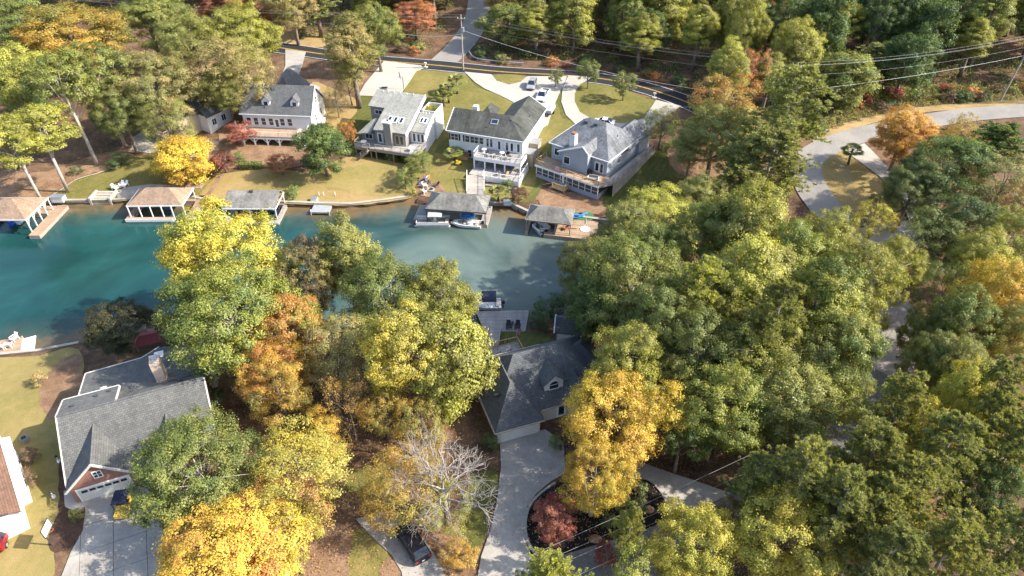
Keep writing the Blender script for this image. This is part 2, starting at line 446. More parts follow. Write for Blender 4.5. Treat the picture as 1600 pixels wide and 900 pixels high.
def ribbon(name, line, width, mat, dz, off=0.0, dash=None, parent=None, kind='structure'):
    """a strip of even width along a line on the ground"""
    pts = curve_pts(line, 10, closed=False)
    res = [pts[0]]
    for p in pts[1:]:
        if (p - res[-1]).length > 1.0: res.append(p)
    pts = [Vector((p.x, p.y, 0)) for p in res]
    V = []; F = []; nc = 5
    for i, p in enumerate(pts):
        d = (pts[min(i + 1, len(pts) - 1)] - pts[max(0, i - 1)]).normalized(); nrm = Vector((-d.y, d.x, 0))
        for k in range(nc):
            q = p + nrm * (off + (k / (nc - 1) - 0.5) * width); V.append((q.x, q.y))
    hz = heights(np.array(V))
    for i in range(len(pts) - 1):
        if dash and (i % dash[1]) >= dash[0]: continue
        for k in range(nc - 1):
            F.append((i * nc + k, (i + 1) * nc + k, (i + 1) * nc + k + 1, i * nc + k + 1))
    me = bpy.data.meshes.new(name); me.from_pydata([(a, b, z + dz) for (a, b), z in zip(V, hz)], [], F)
    bm = bmesh.new(); bm.from_mesh(me); bmesh.ops.recalc_face_normals(bm, faces=bm.faces)
    for f in bm.faces:
        if f.normal.z < 0: f.normal_flip()
    bm.to_mesh(me); bm.free()
    me.materials.append(mat)
    o = link(name, me, parent)
    if parent is None: tag(o, kind=kind)
    return o

# lawns and beds
sheet('lawn', [(640, 106), (690, 108), (745, 113), (830, 118), (905, 150), (912, 195), (850, 285), (835, 312), (760, 318), (700, 312), (655, 305), (560, 265), (548, 215), (560, 150)], M_lawn_deep, 0.025, jit=0.3)
sheet('lawn', [(62, 316), (95, 298), (128, 278), (180, 264), (205, 247), (238, 244), (268, 262), (320, 258), (345, 268), (318, 300), (300, 310), (192, 314), (146, 315), (72, 316)], M_lawn, 0.04, jit=0.15)
sheet('lawn', [(345, 272), (420, 264), (485, 268), (540, 246), (600, 250), (645, 262), (662, 276), (655, 300), (640, 310), (600, 316), (545, 321), (432, 318), (348, 317), (312, 307), (330, 284)], M_lawn_gold, 0.05, jit=0.15)
sheet('lawn', [(540, 262), (610, 256), (650, 266), (664, 285), (650, 300), (600, 306), (530, 300), (500, 285)], M_lawn_mid, 0.07, jit=0.9)
sheet('lawn', [(668, 240), (700, 243), (760, 256), (740, 290), (735, 304), (700, 306), (668, 300), (662, 270)], M_lawn, 0.05, jit=0.15)
sheet('lawn', [(648, 113), (690, 112), (724, 115), (745, 136), (785, 150), (810, 160), (800, 190), (700, 215), (672, 246), (660, 240), (672, 190), (632, 152)], M_lawn, 0.06, jit=0.2)
sheet('lawn', [(862, 160), (872, 165), (880, 185), (912, 192), (905, 215), (850, 230), (838, 282), (815, 315), (760, 318), (750, 296), (800, 280), (828, 232), (850, 195)], M_lawn, 0.05, jit=0.15)
sheet('lawn', [(904, 131), (930, 122), (965, 135), (1000, 149), (1024, 158), (1008, 185), (978, 194), (935, 192), (906, 177), (896, 152)], M_lawn, 0.05)
sheet('lawn', [(770, 117), (822, 119), (812, 129), (795, 132), (778, 127)], M_lawn, 0.12)
sheet('lawn', [(488, 128), (545, 150), (560, 165), (545, 190), (520, 215), (500, 235), (505, 170)], M_lawn_gold, 0.05, jit=0.2)
sheet('lawn', [(1272, 264), (1292, 246), (1318, 235), (1345, 256), (1385, 287), (1412, 310), (1400, 330), (1350, 322), (1332, 342), (1298, 300)], M_lawn_gold, 0.05, jit=0.1)
sheet('lawn', [(-60, 590), (60, 556), (122, 546), (128, 600), (108, 690), (98, 760), (85, 850), (70, 920), (-60, 930)], M_lawn_mid, 0.04, jit=0.1)
sheet('pine_straw_bed', [(95, 565), (125, 555), (128, 600), (112, 640), (80, 655), (60, 630), (70, 590)], M_straw, 0.06, jit=0.3)
sheet('lawn', [(784, 518), (834, 520), (858, 525), (862, 548), (800, 560), (740, 560), (745, 525)], M_lawn_deep, 0.04)
sheet('lawn', [(545, 838), (580, 828), (618, 868), (630, 910), (560, 940), (535, 905)], M_lawn, 0.05)
sheet('lawn', [(540, 748), (575, 728), (600, 722), (612, 755), (580, 775), (545, 768)], M_lawn, 0.05, jit=0.2)
sheet('lawn', [(740, 740), (778, 742), (770, 800), (755, 850), (740, 880), (720, 850), (725, 780)], M_lawn_deep, 0.05, jit=0.2)
sheet('pine_straw_bed', [(478, 830), (520, 815), (548, 840), (545, 880), (535, 920), (460, 930)], M_straw, 0.06, jit=0.2)
sheet('pine_straw_bed', [(590, 900), (612, 868), (632, 890), (640, 930), (600, 935)], M_straw, 0.07, jit=0.1)
sheet('pine_straw_bed', [(660, 830), (705, 835), (745, 840), (735, 890), (715, 905), (690, 885), (670, 855)], M_straw, 0.04, jit=0.2)
sheet('verge', [(1275, 222), (1330, 202), (1400, 184), (1480, 170), (1605, 165), (1605, 150), (1480, 155), (1400, 165), (1330, 178), (1280, 195)], M_brush, 0.05, jit=0.4)
sheet('verge', [(1274, 222), (1330, 203), (1400, 184), (1480, 172), (1605, 168), (1605, 163), (1480, 164), (1400, 174), (1330, 190), (1278, 210)], M_dry, 0.09, jit=0.3)
sheet('verge', [(400, 62), (450, 48), (500, 52), (530, 66), (500, 74), (440, 66)], M_dry, 0.06, jit=0.4)
sheet('pine_straw_bed', [(850, 296), (890, 300), (940, 308), (945, 330), (905, 335), (850, 322), (838, 308)], M_straw, 0.05, jit=0.3)
sheet('pine_straw_bed', [(345, 196), (395, 224), (470, 230), (500, 250), (460, 262), (400, 262), (350, 262), (320, 250), (340, 225)], M_straw, 0.05, jit=0.3)
sheet('pine_straw_bed', [(0, 268), (60, 270), (130, 248), (200, 232), (205, 246), (180, 262), (128, 276), (95, 296), (60, 314), (0, 318)], M_straw, 0.05, jit=0.3)

ribbon('path', gp([(322, 308), (332, 296), (340, 284), (346, 272)]), 0.8, M_straw, 0.10)
ribbon('path', gp([(655, 300), (660, 275), (664, 250), (668, 225), (676, 205)]), 1.3, M_straw, 0.10)
ribbon('lawn_edging', gp([(64, 316), (96, 297), (120, 281), (150, 272), (180, 262)]), 0.3, M_conc, 0.12)
sheet('lawn', [(945, 306), (1000, 262), (1040, 222), (1090, 215), (1160, 245), (1120, 290), (1040, 310), (960, 330)], M_lawn_deep, 0.05, jit=0.3)
sheet('pine_straw_bed', [(1040, 235), (1090, 228), (1140, 255), (1110, 280), (1060, 270)], M_straw, 0.08, jit=0.4)
# roads
far_road = [P(u, v, 5.0) for u, v in ((300, 50), (400, 66), (470, 76), (560, 88), (680, 98), (780, 108), (870, 113), (940, 119), (1000, 131), (1060, 150), (1110, 172), (1170, 205), (1240, 232))]
ribbon('road', far_road, 6.6, M_asph, 0.08)
ribbon('road_marking', far_road, 0.14, M_line_y, 0.115, off=0.12)
ribbon('road_marking', far_road, 0.14, M_line_y, 0.115, off=-0.16)
ribbon('road_marking', far_road, 0.16, M_line_w, 0.115, off=3.05)
ribbon('road_marking', far_road, 0.16, M_line_w, 0.115, off=-3.05)
right_road = [P(u, v, 5.0) for u, v in ((1660, 176), (1600, 177), (1500, 181), (1400, 194), (1330, 211), (1285, 229), (1262, 250), (1272, 285), (1312, 335), (1372, 420), (1400, 500), (1392, 560), (1362, 640), (1290, 690))]
rr2 = right_road[:-4] + [G(u, v) for u, v in ((1402, 500), (1390, 570), (1345, 650), (1262, 712), (1160, 800), (1050, 858), (900, 908), (780, 945), (640, 985))]
ribbon('road', rr2, 5.6, M_asph_old, 0.10)
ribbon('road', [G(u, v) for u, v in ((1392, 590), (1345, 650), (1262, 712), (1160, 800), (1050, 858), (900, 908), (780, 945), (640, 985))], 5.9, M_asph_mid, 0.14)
ribbon('side_road', [P(u, v, 5.5) for u, v in ((688, 93), (722, 62), (742, 35), (750, 5), (752, -40))], 7.0, M_asph_old, 0.06)

# driveways
def driveway(px, mat=None, dz=0.16, smooth=False, thick=0.14):
    return sheet('driveway', px, mat or M_conc, dz, smooth=smooth, thick=thick)
driveway([(446, 78), (478, 82), (471, 106), (467, 118), (474, 128), (500, 136), (498, 146), (440, 143), (437, 125), (446, 104)], M_conc_old)
driveway([(600, 96), (658, 103), (662, 107), (650, 112), (640, 128), (622, 153), (560, 150), (570, 132)])
driveway([(726, 113), (768, 117), (776, 127), (795, 133), (813, 129), (824, 120), (886, 120), (880, 134), (874, 146), (866, 165), (856, 196), (848, 200), (838, 180), (812, 166), (780, 149), (757, 139), (742, 129)])
driveway([(888, 119), (926, 121), (906, 132), (898, 146), (898, 160), (906, 176), (930, 190), (975, 194), (1006, 186), (1025, 157), (1064, 166), (1040, 182), (1010, 208), (985, 215), (930, 205), (900, 196), (884, 180), (877, 160), (879, 138)])
driveway([(1318, 236), (1350, 225), (1362, 236), (1386, 262), (1420, 290), (1440, 330), (1420, 345), (1405, 305), (1372, 275), (1345, 255)])
driveway([(1330, 360), (1420, 345), (1440, 380), (1400, 400), (1350, 392)], M_conc_old)
driveway([(781, 690), (852, 672), (880, 692), (884, 740), (862, 752), (838, 772), (824, 792), (819, 825), (824, 855), (838, 885), (828, 905), (742, 925), (752, 870), (768, 825), (777, 780), (783, 730)], M_conc_old, thick=0.1)
driveway([(1000, 722), (1030, 734), (1085, 752), (1142, 772), (1105, 790), (1048, 808), (1042, 784), (1028, 762), (1003, 746), (975, 742), (980, 715)], M_conc_old, thick=0.1)
driveway([(556, 812), (600, 800), (640, 820), (668, 850), (692, 890), (702, 930), (632, 935), (628, 895), (612, 868), (580, 838)], M_conc_old)
sheet('patio', [(206, 216), (222, 206), (262, 215), (300, 222), (345, 220), (330, 240), (290, 248), (270, 232), (235, 240), (204, 235)], M_conc_old, 0.08, smooth=False)
sheet('patio', [(180, 296), (235, 288), (300, 292), (300, 310), (185, 312)], M_conc_old, 0.10, smooth=False)
sheet('mulch_island', [(826, 795), (842, 774), (866, 756), (905, 745), (1003, 750), (1026, 764), (1040, 786), (1044, 806), (990, 838), (930, 852), (845, 878), (826, 850), (821, 822)], M_mulch, 0.10)
# the big slab drive of the brick-gabled house, poured in separate slabs
sd_poly = gp([(131, 776), (200, 755), (232, 765), (250, 800), (258, 850), (250, 900), (240, 960), (90, 960), (95, 905), (112, 862), (130, 830), (134, 800)])
base = drape('driveway', sd_poly, M_dgrey, 0.03)
jd = (G(178, 890) - G(178, 770)); jd.z = 0; jd.normalize(); jn = Vector((-jd.y, jd.x, 0)); j0 = G(178, 770)
def clip_cell(poly, a, n, sgn):
    out = []
    for i, p in enumerate(poly):
        q = poly[(i + 1) % len(poly)]; dp = (p - a).dot(n) * sgn; dq = (q - a).dot(n) * sgn
        if dp >= 0: out.append(p)
        if (dp >= 0) != (dq >= 0): out.append(p + (q - p) * (dp / (dp - dq)))
    return out
flat = [Vector((p.x, p.y, 0)) for p in sd_poly]
j0.z = 0
for a in range(-3, 3):
    for b in range(-1, 5):
        cell = flat
        for c0, n_, s_ in ((j0 + jn * (a * 3.1 + 0.025), jn, 1), (j0 + jn * ((a + 1) * 3.1 - 0.025), jn, -1), (j0 + jd * (b * 3.4 + 0.025), jd, 1), (j0 + jd * ((b + 1) * 3.4 - 0.025), jd, -1)):
            cell = clip_cell(cell, c0, n_, s_)
            if len(cell) < 3: break
        if len(cell) >= 3: drape('slab', cell, M_conc_old, 0.11, parent=base, thick=0.07)
sheet('walkway', [(100, 768), (118, 764), (133, 772), (134, 790), (120, 802), (102, 792)], M_conc, 0.12, smooth=False, thick=0.08)
sheet('mulch_bed', [(98, 700), (104, 765), (102, 792), (120, 804), (133, 800), (128, 832), (108, 855), (80, 862), (78, 830), (92, 800), (92, 740)], M_mulch_brown, 0.08, jit=0.1)
# ------------------------------------------------------------------ trees
def leaf_mat(name, transl=0.30, gloss=0.02, vary=0.34):
    k = NT(name); t = k.t
    oi = k.new('ObjectInfo'); ge = k.new('NewGeometry')
    ta = k.new('Attribute', attribute_type='OBJECT'); ta.attribute_name = 'tint'
    va = k.new('Attribute'); va.attribute_name = 'clump'
    pos = ge.outputs['Position']
    n = k.noise(pos, 0.16, 3, 0.6)
    f = k.math('ADD', k.math('MULTIPLY', n, 1.5), k.math('ADD', k.math('MULTIPLY', va.outputs['Fac'], 0.55), -0.53))
    f = k.math('ADD', f, k.math('MULTIPLY', k.math('SUBTRACT', ge.outputs['Random Per Island'], 0.5), 0.34))
    col = k.mix(k.ramp(f, [(0.22, 0.0), (0.78, 1.0)]), oi.outputs['Color'], ta.outputs['Color'])
    br = k.ramp(ge.outputs['Random Per Island'], [(0.0, 1 - vary), (1.0, 1 + vary)])
    x = k.new('Math', operation='FRACT'); k.l(k.math('MULTIPLY', ge.outputs['Random Per Island'], 37.7), x.inputs[0])
    br = k.math('MULTIPLY', k.math('ADD', 0.82, k.math('MULTIPLY', x.outputs[0], 0.46)), k.math('ADD', 0.78, k.math('MULTIPLY', va.outputs['Fac'], 0.54)))
    cb = k.new('CombineColor'); [k.l(br, cb.inputs[i]) for i in range(3)]
    col = k.mix(1.0, col, cb.outputs[0], 'MULTIPLY')
    d = k.new('BsdfDiffuse'); k.l(col, d.inputs['Color'])
    tr = k.new('BsdfTranslucent'); k.l(k.mix(1.0, col, (1.15, 1.1, 0.6), 'MULTIPLY'), tr.inputs['Color'])
    gl = k.new('BsdfGlossy'); gl.inputs['Roughness'].default_value = 0.45; gl.inputs['Color'].default_value = (0.9, 0.95, 1.0, 1)
    m1 = k.new('MixShader'); m1.inputs[0].default_value = transl; k.l(d.outputs[0], m1.inputs[1]); k.l(tr.outputs[0], m1.inputs[2])
    m2 = k.new('MixShader'); m2.inputs[0].default_value = gloss; k.l(m1.outputs[0], m2.inputs[1]); k.l(gl.outputs[0], m2.inputs[2])
    k.l(m2.outputs[0], k.out.inputs['Surface'])
    return k.m
M_leaf = leaf_mat('leaves')
M_needle = leaf_mat('needles', 0.38, 0.02)
def bark_mat(name, c1, c2):
    k = NT(name); co = k.new('TexCoord').outputs['Object']
    mp = k.new('Mapping'); k.l(co, mp.inputs[0]); mp.inputs['Scale'].default_value = (4, 4, 0.7)
    n = k.noise(mp.outputs[0], 2.0, 5, 0.7)
    k.l(k.mix(k.ramp(n, [(0.35, 0), (0.65, 1)]), c1, c2), k.b.inputs['Base Color']); k.b.inputs['Roughness'].default_value = 0.95
    k.bump(n, 0.6, 0.05); return k.m
M_bark = bark_mat('bark', (0.10, 0.075, 0.055), (0.26, 0.21, 0.165))
M_bark_pale = bark_mat('bark_pale', (0.27, 0.235, 0.20), (0.50, 0.45, 0.40))
M_bark_dark = bark_mat('bark_dark', (0.06, 0.045, 0.035), (0.15, 0.115, 0.09))
M_bark_white = bark_mat('bark_white', (0.25, 0.225, 0.20), (0.42, 0.38, 0.345))

def leaves_mesh(name, c, n, size, clump, rng, aspect=0.62, mat=None):
    """one small quad per leaf spray"""
    N = len(c)
    n = n / (np.linalg.norm(n, axis=1, keepdims=True) + 1e-9)
    t = rng.normal(size=(N, 3)); t -= (t * n).sum(1, keepdims=True) * n; t /= (np.linalg.norm(t, axis=1, keepdims=True) + 1e-9)
    b = np.cross(n, t)
    s = size[:, None]
    fold = n * s * 0.16
    V = np.stack([c - t * s * 0.5, c + b * s * 0.5 * aspect + fold - t * s * 0.08, c + t * s * 0.5, c - b * s * 0.5 * aspect + fold - t * s * 0.08], 1).reshape(-1, 3)
    me = bpy.data.meshes.new(name)
    me.vertices.add(N * 4); me.vertices.foreach_set('co', V.astype(np.float32).ravel())
    me.loops.add(N * 4); me.loops.foreach_set('vertex_index', np.arange(N * 4, dtype=np.int32))
    me.polygons.add(N); me.polygons.foreach_set('loop_start', (np.arange(N) * 4).astype(np.int32))
    me.update(calc_edges=True)
    at = me.attributes.new('clump', 'FLOAT', 'POINT'); at.data.foreach_set('value', np.repeat(clump, 4).astype(np.float32))
    me.materials.append(mat or M_leaf)
    return me
def limb(mb, p, q, r0, r1, rng, n=5, seg=4, sag=0.12):
    p = np.array(p); q = np.array(q); L = np.linalg.norm(q - p)
    off = rng.normal(size=3) * L * 0.06
    pts = [];
    for i in range(seg + 1):
        t = i / seg
        pts.append(tuple(p + (q - p) * t + off * math.sin(t * math.pi) + np.array([0, 0, L * sag * math.sin(t * math.pi)])))
    mb.tube(pts, [r0 + (r1 - r0) * i / seg for i in range(seg + 1)], n)
    return pts
def mb_mesh(mb, name, mat):
    o = mb.build(name, mat, smooth=True); me = o.data
    bpy.data.objects.remove(o); return me
def broadleaf(seed, h=16.0, rx=5.5, base=0.28, nclump=150, per=110, leaf=0.42, cr=0.8, top=1.0, bark=None, lobes=15, thin=0.0, tr=0.019):
    """trunk and crown meshes of a broad-leaved tree: limbs carry lobes, lobes carry leaf clumps; crown from base*h to h"""
    rng = np.random.default_rng(seed)
    cz = h * (base + (1 - base) * 0.48); rz = h * (1 - base) * 0.52
    R3 = np.array([rx, rx, rz])
    LB = []
    for i in range(lobes):
        zz = 1 - 1.72 * (i + 0.5) / lobes; a = i * 2.39996 + rng.normal() * 0.35; q = math.sqrt(max(0, 1 - zz * zz))
        wide = 1.0 if zz < 0 else 1 - (1 - top) * zz
        d = np.array([math.cos(a) * q * wide, math.sin(a) * q * wide, zz])
        k = rng.uniform(0.50, 0.80)
        lr = rng.uniform(0.30, 0.48) * (1.1 if zz > 0 else 0.95)
        LB.append((d * k * R3 + [0, 0, cz], lr * np.array([rx, rx, (rx + rz) * 0.42]), d / (np.linalg.norm(d) + 1e-6)))
    pts = []; nrm = []; sz = []; cl = []; C = []
    pl = max(3, nclump // lobes)
    for lc, lr, ld in LB:
        lt = rng.random()
        for j in range(int(pl * rng.uniform(0.8, 1.2) * (lr[0] / (0.39 * rx)) ** 1.6)):
            d = rng.normal(size=3); d /= np.linalg.norm(d)
            if d @ ld < -0.35 and rng.random() < 0.8: d = -d
            inner = rng.random() < 0.16
            p = lc + d * lr * (rng.uniform(0.1, 0.6) if inner else rng.uniform(0.8, 1.08))
            r = cr * rng.uniform(0.55, 1.25); C.append(p)
            k = int(per * rng.uniform(0.7, 1.25) * (r / cr) ** 1.4 * (1 - thin * rng.random()))
            e = rng.normal(size=(k, 3)); e += d * 0.55; e[:, 2] += 0.25; e /= np.linalg.norm(e, axis=1, keepdims=True)
            rr = r * rng.uniform(0.1, 1.0, k) ** 0.5 * (1 + 0.22 * rng.normal(size=k))
            pts.append(p + e * rr[:, None] * np.array([1.15, 1.15, 0.72]))
            nrm.append(e * 0.75 + d * 0.55 + np.array([0, 0, 0.5]) + rng.normal(size=(k, 3)) * 0.42)
            sz.append(leaf * (0.45 + 1.1 * rng.random(k) ** 1.5)); cl.append(np.clip(np.full(k, 0.55 * lt + 0.45 * rng.random()), 0, 1))
    crown = leaves_mesh('crown', np.concatenate(pts), np.concatenate(nrm), np.concatenate(sz), np.concatenate(cl), rng)
    mb = MB(); r0 = tr * h + 0.04
    bend = rng.normal(size=2) * 0.25
    hub = h * (base + 0.12)
    tp = [(0, 0, -0.5), (bend[0] * 0.2, bend[1] * 0.2, hub * 0.4), (bend[0], bend[1], hub), (bend[0] * 1.4, bend[1] * 1.4, h * 0.62), (bend[0] * 1.8, bend[1] * 1.8, h * 0.82)]
    mb.tube(tp, [r0 * 1.35, r0, r0 * 0.8, r0 * 0.5, r0 * 0.16], 8)
    for lc, lr, ld in LB:
        t = np.clip((lc[2] / h - 0.12) * rng.uniform(0.65, 0.95), base * 0.75, 0.75)
        pz = t * h; s = np.interp(pz, [0, hub, h * 0.82], [0, 1, 1.8])
        limb(mb, (bend[0] * s, bend[1] * s, pz), lc, r0 * 0.36 * (1.2 - t), 0.05, rng, 5, 4)
        for _ in range(3): limb(mb, lc, lc + rng.normal(size=3) * lr * 0.6, 0.05, 0.015, rng, 3, 2)
    return mb_mesh(mb, 'trunk', bark or M_bark), crown
def pine(seed, h=22.0, rx=3.6, base=0.42, ntuft=330, blades=34, top=0.25, leaf=0.46):
    rng = np.random.default_rng(seed)
    mb = MB(); r0 = 0.013 * h + 0.04
    bend = rng.normal(size=2) * 0.35
    mb.tube([(0, 0, -0.5), (bend[0] * 0.3, bend[1] * 0.3, h * 0.3), (bend[0], bend[1], h * 0.6), (bend[0] * 1.2, bend[1] * 1.2, h * 0.98)], [r0 * 1.25, r0, r0 * 0.7, 0.05], 7)
    T = []; nb = 34
    for i in range(nb):
        f = (i + rng.uniform(0, 1)) / nb
        z = h * (base + (1 - base) * f)
        prof = (1 - f) ** 0.62 * (0.55 + 0.45 * min(1, f * 5)) + top * 0.25
        L = rx * prof * rng.uniform(0.6, 1.15)
        a = i * 2.4 + rng.normal() * 0.4
        s = np.interp(z / h, [0, 0.3, 0.6, 1], [0, .3, 1, 1.2])
        o = np.array([bend[0] * s, bend[1] * s, z])
        q = o + np.array([math.cos(a) * L, math.sin(a) * L, L * rng.uniform(-0.02, 0.42)])
        pp = limb(mb, o, q, max(0.03, r0 * 0.3 * (1 - f)), 0.02, rng, 4, 3, 0.02)
        nt = max(3, int(ntuft / nb * (0.5 + prof)))
        for _ in range(nt):
            t = rng.uniform(0.3, 1.05); T.append((o + (q - o) * t + rng.normal(size=3) * [0.5, 0.5, 0.26] * (0.4 + L / rx), rng.random()))
    for _ in range(14): T.append((np.array([bend[0] * 1.2, bend[1] * 1.2, h * 0.95]) + rng.normal(size=3) * [0.4, 0.4, 0.7], rng.random()))
    pts = []; nrm = []; sz = []; cl = []; tdir = []
    for p, tn in T:
        k = int(blades * rng.uniform(0.7, 1.3))
        d = rng.normal(size=(k, 3)); d[:, 2] = np.abs(d[:, 2]) * 0.9 - 0.15; d /= np.linalg.norm(d, axis=1, keepdims=True)
        L = leaf * rng.uniform(0.7, 1.2, k)
        pts.append(p + d * (L * 0.55)[:, None]); tdir.append(d); sz.append(L); cl.append(np.full(k, tn))
    c = np.concatenate(pts); d = np.concatenate(tdir); s = np.concatenate(sz)[:, None]
    w = rng.normal(size=d.shape); w -= (w * d).sum(1, keepdims=True) * d; w /= np.linalg.norm(w, axis=1, keepdims=True)
    V = np.stack([c - d * s * 0.5, c + w * s * 0.15, c + d * s * 0.5, c - w * s * 0.15], 1).reshape(-1, 3); N = len(c)
    me = bpy.data.meshes.new('crown')
    me.vertices.add(N * 4); me.vertices.foreach_set('co', V.astype(np.float32).ravel())
    me.loops.add(N * 4); me.loops.foreach_set('vertex_index', np.arange(N * 4, dtype=np.int32))
    me.polygons.add(N); me.polygons.foreach_set('loop_start', (np.arange(N) * 4).astype(np.int32)); me.update(calc_edges=True)
    at = me.attributes.new('clump', 'FLOAT', 'POINT'); at.data.foreach_set('value', np.repeat(np.concatenate(cl), 4).astype(np.float32))
    me.materials.append(M_needle)
    return mb_mesh(mb, 'trunk', M_bark), me
def bare_tree(seed, h=13.0, leafy=0, bark=None):
    rng = np.random.default_rng(seed); mb = MB(); tips = []
    def grow(p, d, L, r, lvl):
        q = p + d * L
        mid = (p + q) / 2 + rng.normal(size=3) * L * 0.08
        mb.tube([tuple(p), tuple(mid), tuple(q)], [r, r * 0.85, r * 0.66], 5 if lvl < 2 else 3, cap=False)
        if lvl >= 6: tips.append(q); return
        for c in range(3 if rng.random() < (0.8 if lvl < 3 else 0.45) else 2):
            nd = d + rng.normal(size=3) * 0.5; nd[2] += 0.04; nd /= np.linalg.norm(nd)
            s = rng.uniform(0.45, 1.0) if c else 1.0
            grow(p + (q - p) * s, nd, L * rng.uniform(0.62, 0.85), max(0.011, r * 0.58), lvl + 1)
    mb.tube([(0, 0, -0.4), (0.1, 0, h * 0.2), (0, 0.1, h * 0.42)], [0.019 * h, 0.016 * h, 0.011 * h], 7)
    for i in range(11):
        a = i * 2.4 + rng.normal() * 0.3; el = 0.15 + 1.1 * i / 10
        d = np.array([math.cos(a) * math.cos(el), math.sin(a) * math.cos(el), math.sin(el)])
        grow(np.array([0, 0.05, h * (0.25 + 0.017 * i)]), d, h * rng.uniform(0.15, 0.2), 0.0085 * h, 1)
    tm = mb_mesh(mb, 'trunk', bark or M_bark_white)
    tips = np.array(tips); k = max(leafy, 60)
    c = tips[rng.integers(0, len(tips), k)] + rng.normal(size=(k, 3)) * 0.25
    return tm, leaves_mesh('crown', c, rng.normal(size=(k, 3)) + [0, 0, 1], rng.uniform(0.16, 0.3, k), rng.random(k), rng)
def palm(seed, h=4.0):
    rng = np.random.default_rng(seed); mb = MB()
    mb.tube([(0, 0, -0.2), (0.08, 0.03, h * 0.5), (0.05, 0, h)], [0.17, 0.15, 0.13], 7)
    pts = []; V = []; F = []; cl = []
    for i in range(30):
        a = i * 2.4; el = rng.uniform(-0.55, 1.15); L = rng.uniform(0.7, 1.0)
        d = np.array([math.cos(a) * math.cos(el), math.sin(a) * math.cos(el), math.sin(el)]); o = np.array([0.05, 0, h])
        e = o + d * L; side = np.array([-math.sin(a), math.cos(a), 0]); upv = np.cross(d, side)
        mb.tube([tuple(o), tuple(e)], [0.03, 0.02], 3)
        for b in np.linspace(-1.25, 1.25, 9):
            fd = d * math.cos(b) + side * math.sin(b); tip = e + fd * 0.78 + np.array([0, 0, -0.14]); w = np.cross(fd, upv) * 0.075
            n = len(V); V += [e, e + fd * 0.45 + w, tip, e + fd * 0.45 - w]; F.append((n, n + 1, n + 2, n + 3)); cl += [rng.random()] * 4
    me = bpy.data.meshes.new('crown'); me.from_pydata([tuple(v) for v in V], [], F)
    at = me.attributes.new('clump', 'FLOAT', 'POINT'); at.data.foreach_set('value', np.array(cl, np.float32)); me.materials.append(M_leaf)
    return mb_mesh(mb, 'trunk', M_bark), me

PROTO = {   # kind: list of (trunk mesh, crown mesh, nominal height, nominal crown radius)
    'oak': [(*broadleaf(s, 16, 5.8, 0.22, 340, 215, 0.19, lobes=n), 16, 6.3) for s, n in ((1, 16), (2, 20), (3, 13))],
    'poplar': [(*broadleaf(s, 21, 4.4, 0.30, 310, 205, 0.205, top=0.55, lobes=18), 21, 5.0) for s in (11, 12, 13)],
    'wood': [(*broadleaf(s, 16, 4.8, 0.04, 290, 120, 0.29, cr=0.9, top=t, lobes=n), 16, 5.2) for s, n, t in ((15, 17, 0.6), (16, 22, 0.75), (17, 14, 0.5), (14, 20, 0.9))],
    'tall': [(*broadleaf(s, 22, 5.2, 0.5, 210, 140, 0.25, top=0.8, lobes=14, tr=0.010), 22, 5.6) for s in (18, 19)],
    'open': [(*broadleaf(s, 16, 5.2, 0.22, 220, 165, 0.185, lobes=n, thin=0.8), 16, 5.6) for s, n in ((21, 12), (22, 15), (23, 10))],
    'round': [(*broadleaf(s, 8, 3.8, 0.16, 230, 120, 0.17, cr=0.55, lobes=18), 8, 4.2) for s in (31, 32)],
    'small': [(*broadleaf(s, 5.5, 2.3, 0.22, 130, 130, 0.13, cr=0.42, lobes=12), 5.5, 2.6) for s in (41, 42)],
    'pine': [(*pine(s), 22, 3.8) for s in (51, 52, 53)],
    'broadpine': [(*pine(s, 20, 5.0, 0.45, 820, 34, 0.9, leaf=0.40), 20, 5.0) for s in (61, 62)],
    'bare': [(*bare_tree(71, 13), 13, 6.0)],
    'sparse': [(*bare_tree(72, 13, 5200, M_bark), 13, 6.0)],
    'palm': [(*palm(81), 4.9, 1.7)],
    'bush': [(*broadleaf(s, 1.9, 1.15, 0.0, 45, 80, 0.11, cr=0.32, lobes=9), 1.9, 1.4) for s in (91, 92)],
}
for tm, cm, *_ in PROTO['oak'][1:2] + PROTO['poplar'][:1] + PROTO['tall'] + PROTO['broadpine']: tm.materials[0] = M_bark_pale
GREEN = (0.140, 0.182, 0.046); OLIVE = (0.262, 0.252, 0.066); DEEP = (0.072, 0.112, 0.036); LIME = (0.33, 0.325, 0.060)
YELLOW = (0.53, 0.42, 0.060); GOLD = (0.48, 0.29, 0.055); ORANGE = (0.44, 0.190, 0.062); RED = (0.27, 0.065, 0.050); PINK = (0.38, 0.17, 0.11)
TAN = (0.34, 0.26, 0.11); PINEG = (0.285, 0.300, 0.098); BROWN = (0.15, 0.10, 0.064); MOSS = (0.215, 0.225, 0.070)
def spread(mesh, q):
    a = np.zeros(len(mesh.vertices) * 3); mesh.vertices.foreach_get('co', a); a = a.reshape(-1, 3)
    return float(np.percentile(np.hypot(a[:, 0], a[:, 1]), q)), float(np.percentile(a[:, 2], 99.5))
for kd in PROTO:
    PROTO[kd] = [(tm, cm, *((lambda r, hh: (hh, r))(*spread(tm if kd == 'bare' else cm, 93)))) for tm, cm, *_ in PROTO[kd]]
trng = random.Random(99)
def plant_tree(name, kind, x, y, z, h, wid, A, B, label, group=None, cat='tree', lean=0.0):
    tm, cm, nh, nr = PROTO[kind][trng.randrange(len(PROTO[kind]))]
    t = thing(name, label, cat, (x, y, z), trng.uniform(0, 6.28), group)
    s = wid / (2 * nr)
    t.scale = (s, s, h / nh)
    k = link('trunk', tm, t); c = link('crown', cm, t)
    j = trng.uniform(0.9, 1.12)
    c.color = (*scl(A, j), 1); c['tint'] = [*scl(B, j)]
    return t
